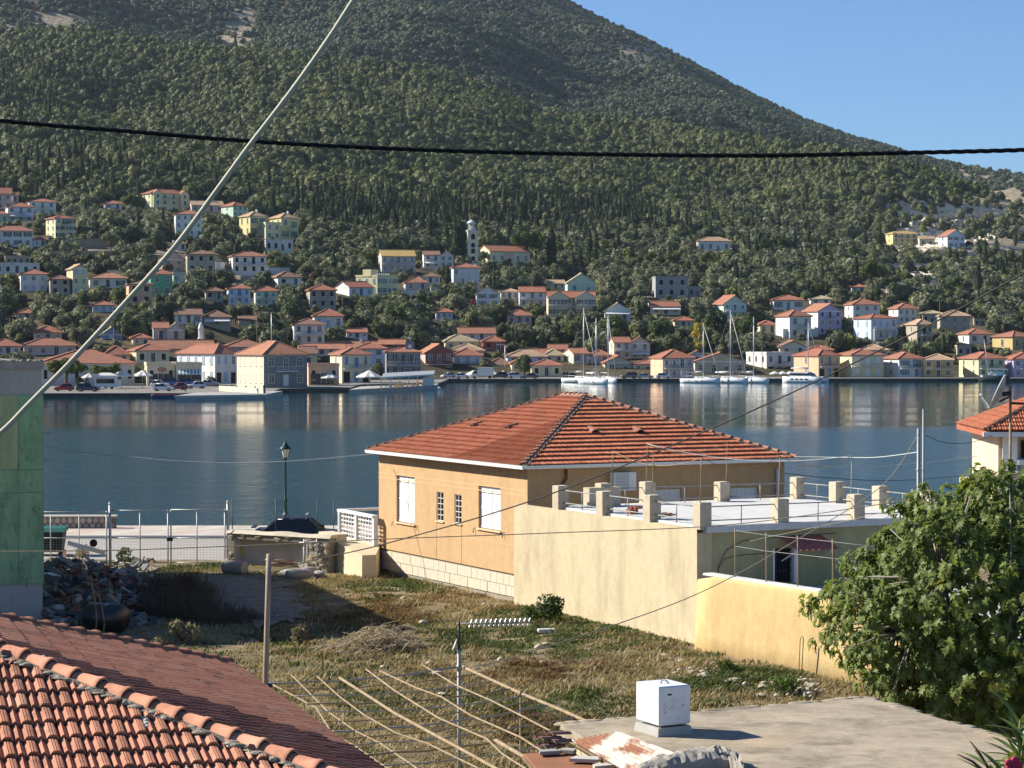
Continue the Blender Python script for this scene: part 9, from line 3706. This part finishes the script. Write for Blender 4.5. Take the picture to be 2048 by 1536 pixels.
 def bush(px_, py_, w_, h_, mat, label, n_=700, size=.05):
  p = G(px_, py_, ZG)
  o = empty('shrub', p, 0, label, 'shrub')
  inst('foliage', crown_mesh('foliage', int(px_), mat, 10, w_ * .6, h_ * .45, w_ * .22, w_ * .36, n_, size, h_ * .5, .8, 0, .5), o)
  m = MB()
  rg = random.Random(int(px_))
  for k in range(14):
   a = rg.uniform(0, 6.28)
   m.tube([(0, 0, 0), (math.cos(a) * w_ * .3, math.sin(a) * w_ * .3, h_ * .5), (math.cos(a) * w_ * .6, math.sin(a) * w_ * .6, h_ * .9)], .01, 4)
  m.build('stem', M_BAR, o)
 bush(1098, 1248, .75, .75, M_WEED, "bright green bush at the foot of the yellow wall", 900)
 bush(1065, 1243, .5, .4, M_WEED, "low green weed left of the bright green bush", 500)
 bush(365, 1283, .8, .6, M_TAN, "tan dry bush behind the tiled roof, in the sun")
 bush(320, 1300, .4, .3, M_TAN, "small tan bush left of the larger dry bush", 400)
 bush(600, 1285, .5, .45, M_TAN, "pale dry weed right of the bare pole", 400)
 bush(250, 1128, .5, .6, M_WEED, "green weed growing at the fence post", 350)
 bush(165, 1118, .6, .5, M_TAN, "dry weed above the rubble heap", 300)
 bush(1455, 1345, .45, .22, M_WEED, "low green clump beside the yellow wall", 500)
 bush(1570, 1385, .8, .25, M_WEED, "long green weed patch in front of the fig tree", 600)
 # brush pile
 p = G(765, 1300, ZG)
 o = empty('brush_pile', p, 0, "heap of cut dry branches lying in the lot", 'brush pile')
 rg = random.Random(9)
 for part, mat, nn in (('twigs', paint((.40, .31, .20), .9, .25, 8, name='dry_twig'), 420), ('dead_leaves', None, 0)):
  if nn:
   m = MB()
   for i in range(nn):
    c = Vector((rg.gauss(0, .75), rg.gauss(0, .5), 0))
    c.z = max(.03, rg.uniform(0, .62) * math.exp(-(c.x / 1.1) ** 2))
    a = rg.gauss(.2, .7)
    L = rg.uniform(.3, .95)
    dv = Vector((math.cos(a), math.sin(a) * .6, rg.uniform(-.3, .45))) * L
    sd_ = Vector((rg.uniform(-.1, .1), rg.uniform(-.1, .1), rg.uniform(0, .15)))
    m.tube([c - dv * .5, c + sd_, c + dv * .5], [.012, .009, .004], 3, 0, False, False)
   tag(m.build(part, mat, o), kind='stuff')
  else:
   inst(part, crown_mesh(part, 44, M_TAN, 14, .95, .2, .2, .34, 900, .05, .25, .4, 0, .6), o)


grass()


# ------------------------------------------------------------------ fig tree
def fig_tree():
 C = Vector((9.7, 45.6, 4.75))
 o = empty('fig_tree', (C.x, C.y, ZG), 0, "large fig tree with drooping lobed leaves at the right", 'tree')
 rng = random.Random(17)
 lm = leafmat('fig_leaves', (.05, .08, .018), (.20, .245, .062), (.34, .34, .11), .6, .5, 5, .4)
 ym = leafmat('yellow_fig_leaves', (.22, .16, .03), (.42, .28, .05), None, .6, .5, 5, .3)
 # lobed leaf, folded along the midrib, tip drooping: origin at the stalk
 out = [(0, 0), (.22, -.08), (.40, .06), (.20, .22), (.52, .44), (.20, .48), (.30, .80), (.13, .74), (0, 1.15)]

 def leafm(name, fold, droop, mat):
  vs, fs = [(0, 0, 0)], []
  mid = [(0, t, -droop * t * t) for t in (0, .25, .5, .75, 1.05)]
  L = [(x, y, fold * x - droop * y * y) for x, y in out[1:-1]]
  Rr = [(-x, y, fold * x - droop * y * y) for x, y in out[1:-1]]
  vs = mid + L + Rr
  def side(b):
   return [(0, b, b + 1, b + 2), (0, b + 2, 1), (1, b + 2, b + 3), (1, b + 3, b + 4, 2), (2, b + 4, b + 5), (2, b + 5, 3), (3, b + 5, b + 6), (3, b + 6, 4)]
  m = MB()
  m.add(vs, side(5) + [f[::-1] for f in side(12)])
  return m.mesh(name, mat)
 LM = [leafm('leaf', .25, .35, lm), leafm('leaf', .45, .7, lm), leafm('leaf', .1, .5, lm)]
 YL = leafm('leaf', .3, .6, ym)
 pl = []

 def crown_r(dv):
  # a broad dome, fuller to the lower left
  return Vector((3.55, 3.1, 3.0))
 br = MB()
 base = Vector((0, 0, 0))
 fork = Vector((.1, 0, 1.3))
 br.tube([base - Vector((0, 0, .3)), Vector((.08, 0, .7)), fork], [.3, .24, .2], 9)
 mains = []
 for i in range(9):
  a = i * .7 + rng.uniform(-.2, .2)
  e = C - o.location + Vector((math.cos(a) * 1.9, math.sin(a) * 1.7, rng.uniform(-1.2, 1.0)))
  mid = fork.lerp(e, .5) + Vector((0, 0, rng.uniform(-.1, .3)))
  br.tube([fork, mid, e], [.14, .09, .05], 6)
  mains += [mid, e]
 for i in range(2500):
  while True:
   v = Vector((rng.uniform(-1, 1), rng.uniform(-1, 1), rng.uniform(-1, 1)))
   if .35 < v.length < 1:
    break
  v = v.normalized() * rng.uniform(.3, 1.0) ** .5
  if v.y > .55 and rng.random() < .75:
   continue
  lump = 1 + .10 * math.sin(v.x * 7 + 1) * math.cos(v.z * 6) + .06 * math.sin(v.y * 11)
  rr = crown_r(v)
  p = C - o.location + Vector((v.x * rr.x, v.y * rr.y, v.z * rr.z)) * lump
  if v.z > .2 and v.x < -.1:
   p.x += v.z * .6
  outw = Vector((v.x, v.y, v.z * .6 + .25)).normalized()
  src = min(mains, key=lambda q: (q - p).length)
  if i % 8 == 0:
   br.tube([src, src.lerp(p, .5) + Vector((0, 0, .1)), p], [.035, .02, .010], 4)
  for k in range(rng.randint(8, 12)):
   a = rng.uniform(0, 6.283)
   t = rng.uniform(.2, 1)
   side = outw.orthogonal().normalized()
   side.rotate(Matrix.Rotation(a, 3, outw))
   dr = (side * t + outw * (1 - t) * .9 - Vector((0, 0, rng.uniform(.25, 1.0)))).normalized()
   s = rng.uniform(.10, .22)
   pos = p + side * .06 - outw * rng.uniform(0, .22)
   up = (outw + Vector((0, 0, .6)) + Vector((rng.gauss(0, .3), rng.gauss(0, .3), rng.gauss(0, .3)))).normalized()
   x = dr.cross(up)
   if x.length < .1:
    continue
   x.normalize()
   n_ = x.cross(dr)
   M_ = Matrix.Translation(pos) @ Matrix((x, dr, n_)).transposed().to_4x4() @ Matrix.Scale(s, 4)
   pl.append((M_, rng.random()))
 br.build('branches', paint((.30, .27, .23), .85, .2, 6, name='fig_bark'), o)
 pl.sort(key=lambda q: (o.location + q[0].translation - CAM).length)
 picked = [q for q in pl if scr(o.location + q[0].translation)[0] < 2060 and scr(o.location + q[0].translation)[1] < 1500][:280]
 pid = {id(q) for q in picked}
 for q in picked:
  ob = inst('leaf', YL if q[1] < .012 else LM[int(q[1] * 1000) % 3], o)
  ob.matrix_local = q[0]
 vs, fs = [], []
 data = []
 for me in LM:
  co = np.zeros(len(me.vertices) * 3, np.float32)
  me.vertices.foreach_get('co', co)
  tr = []
  for f in me.polygons:
   v = list(f.vertices)
   tr += [(v[0], v[i], v[i + 1]) for i in range(1, len(v) - 1)]
  data.append((co.reshape(-1, 3), np.array(tr)))
 k = 0
 for q in pl:
  if id(q) in pid:
   continue
  co, tr = data[int(q[1] * 1000) % 3]
  Mq = np.array(q[0])
  vs.append(co @ Mq[:3, :3].T + Mq[:3, 3])
  fs.append(tr + k)
  k += len(co)
 tag(inst('foliage', fast_mesh('foliage', np.concatenate(vs), np.concatenate(fs), lm), o), kind='stuff')


fig_tree()


def oleander():
 d = 8.0
 b = P(2020, 1600, d)
 o = empty('oleander', b, 0, "oleander with long narrow leaves and a pink flower at the corner", 'shrub')
 rng = random.Random(23)
 lm = leafmat('oleander_leaves', (.05, .09, .02), (.16, .22, .055), None, 2, .4, 20, .3)

 def blade(L, w):
  m = MB()
  vs, fs = [], []
  for i, t in enumerate(np.linspace(0, 1, 7)):
   ww = w * math.sin(math.pi * (.08 + .92 * t)) ** .8
   z = -.18 * L * t * t
   vs += [(-ww, t * L, z + ww * .35), (0, t * L, z), (ww, t * L, z + ww * .35)]
  for i in range(6):
   k = i * 3
   fs += [(k, k + 1, k + 4, k + 3), (k + 1, k + 2, k + 5, k + 4)]
  m.add(vs, fs, 0, True)
  return m
 bm = [blade(.17, .013).mesh('leaf', lm), blade(.14, .012).mesh('leaf', lm)]
 sm = paint((.16, .12, .06), .8, .2, 20, name='oleander_stem')
 tips = []
 for px, py, dd in ((2032, 1500, 8.0), (2050, 1470, 7.9), (1985, 1535, 8.1), (2010, 1545, 7.8), (2066, 1520, 7.7), (2040, 1440, 8.3)):
  t = P(px, py, dd) - b
  m = MB()
  m.tube([Vector((rng.uniform(-.02, .02), 0, -.4)), t * .5 + Vector((.01, 0, 0)), t], [.008, .006, .004], 5)
  m.build('stem', sm, o)
  tips.append(t)
  for k in range(13):
   a = k * 2.4 + rng.uniform(-.3, .3)
   el = rng.uniform(.15, 1.2)
   dr = Vector((math.cos(a) * math.cos(el), math.sin(a) * math.cos(el), math.sin(el)))
   x = dr.cross(Vector((0, 0, 1))).normalized()
   ob = inst('leaf', rng.choice(bm), o)
   ob.matrix_local = Matrix.Translation(t - Vector((0, 0, .012 * k))) @ Matrix((x, dr, x.cross(dr))).transposed().to_4x4()
 for px, py in ((1940, 1482), (1915, 1508), (1950, 1500)):
  t = P(px, py, 8.0) - b
  m = MB()
  s0 = P(1990, 1560, 8.0) - b
  m.tube([s0, s0.lerp(t, .6) + Vector((0, 0, .01)), t], [.006, .005, .003], 5)
  m.build('bare_twig', sm, o)
 f = P(2026, 1530, 7.75) - b
 for k in range(5):
  a = k * 1.257
  m = MB()
  c = f + Vector((math.cos(a) * .018, -.01, math.sin(a) * .018))
  m.blob(c, (.016, .006, .016), rng, 2, .15, 0, True)
  m.build('petal', paint((.55, .03, .10), .6, .15, 20, name='pink_petal'), o)


oleander()
# ------------------------------------------------------------------ air
def haze():
 mt = bpy.data.materials.new('haze_air')
 mt.use_nodes = True
 nt = mt.node_tree
 nt.nodes.remove(nt.nodes['Principled BSDF'])
 v = nt.nodes.new('ShaderNodeVolumePrincipled')
 v.inputs['Color'].default_value = (0.72, 0.84, 1.0, 1)
 v.inputs['Density'].default_value = 0.00003
 v.inputs['Anisotropy'].default_value = 0.2
 nt.links.new(v.outputs[0], nt.nodes['Material Output'].inputs['Volume'])
 m = MB()
 m.box(-2700, 2700, -80, 4300, -5, 640)
 o = m.build('haze', mt)
 tag(o, "thin blue haze in front of the mountain", 'haze', None, 'stuff')


haze()
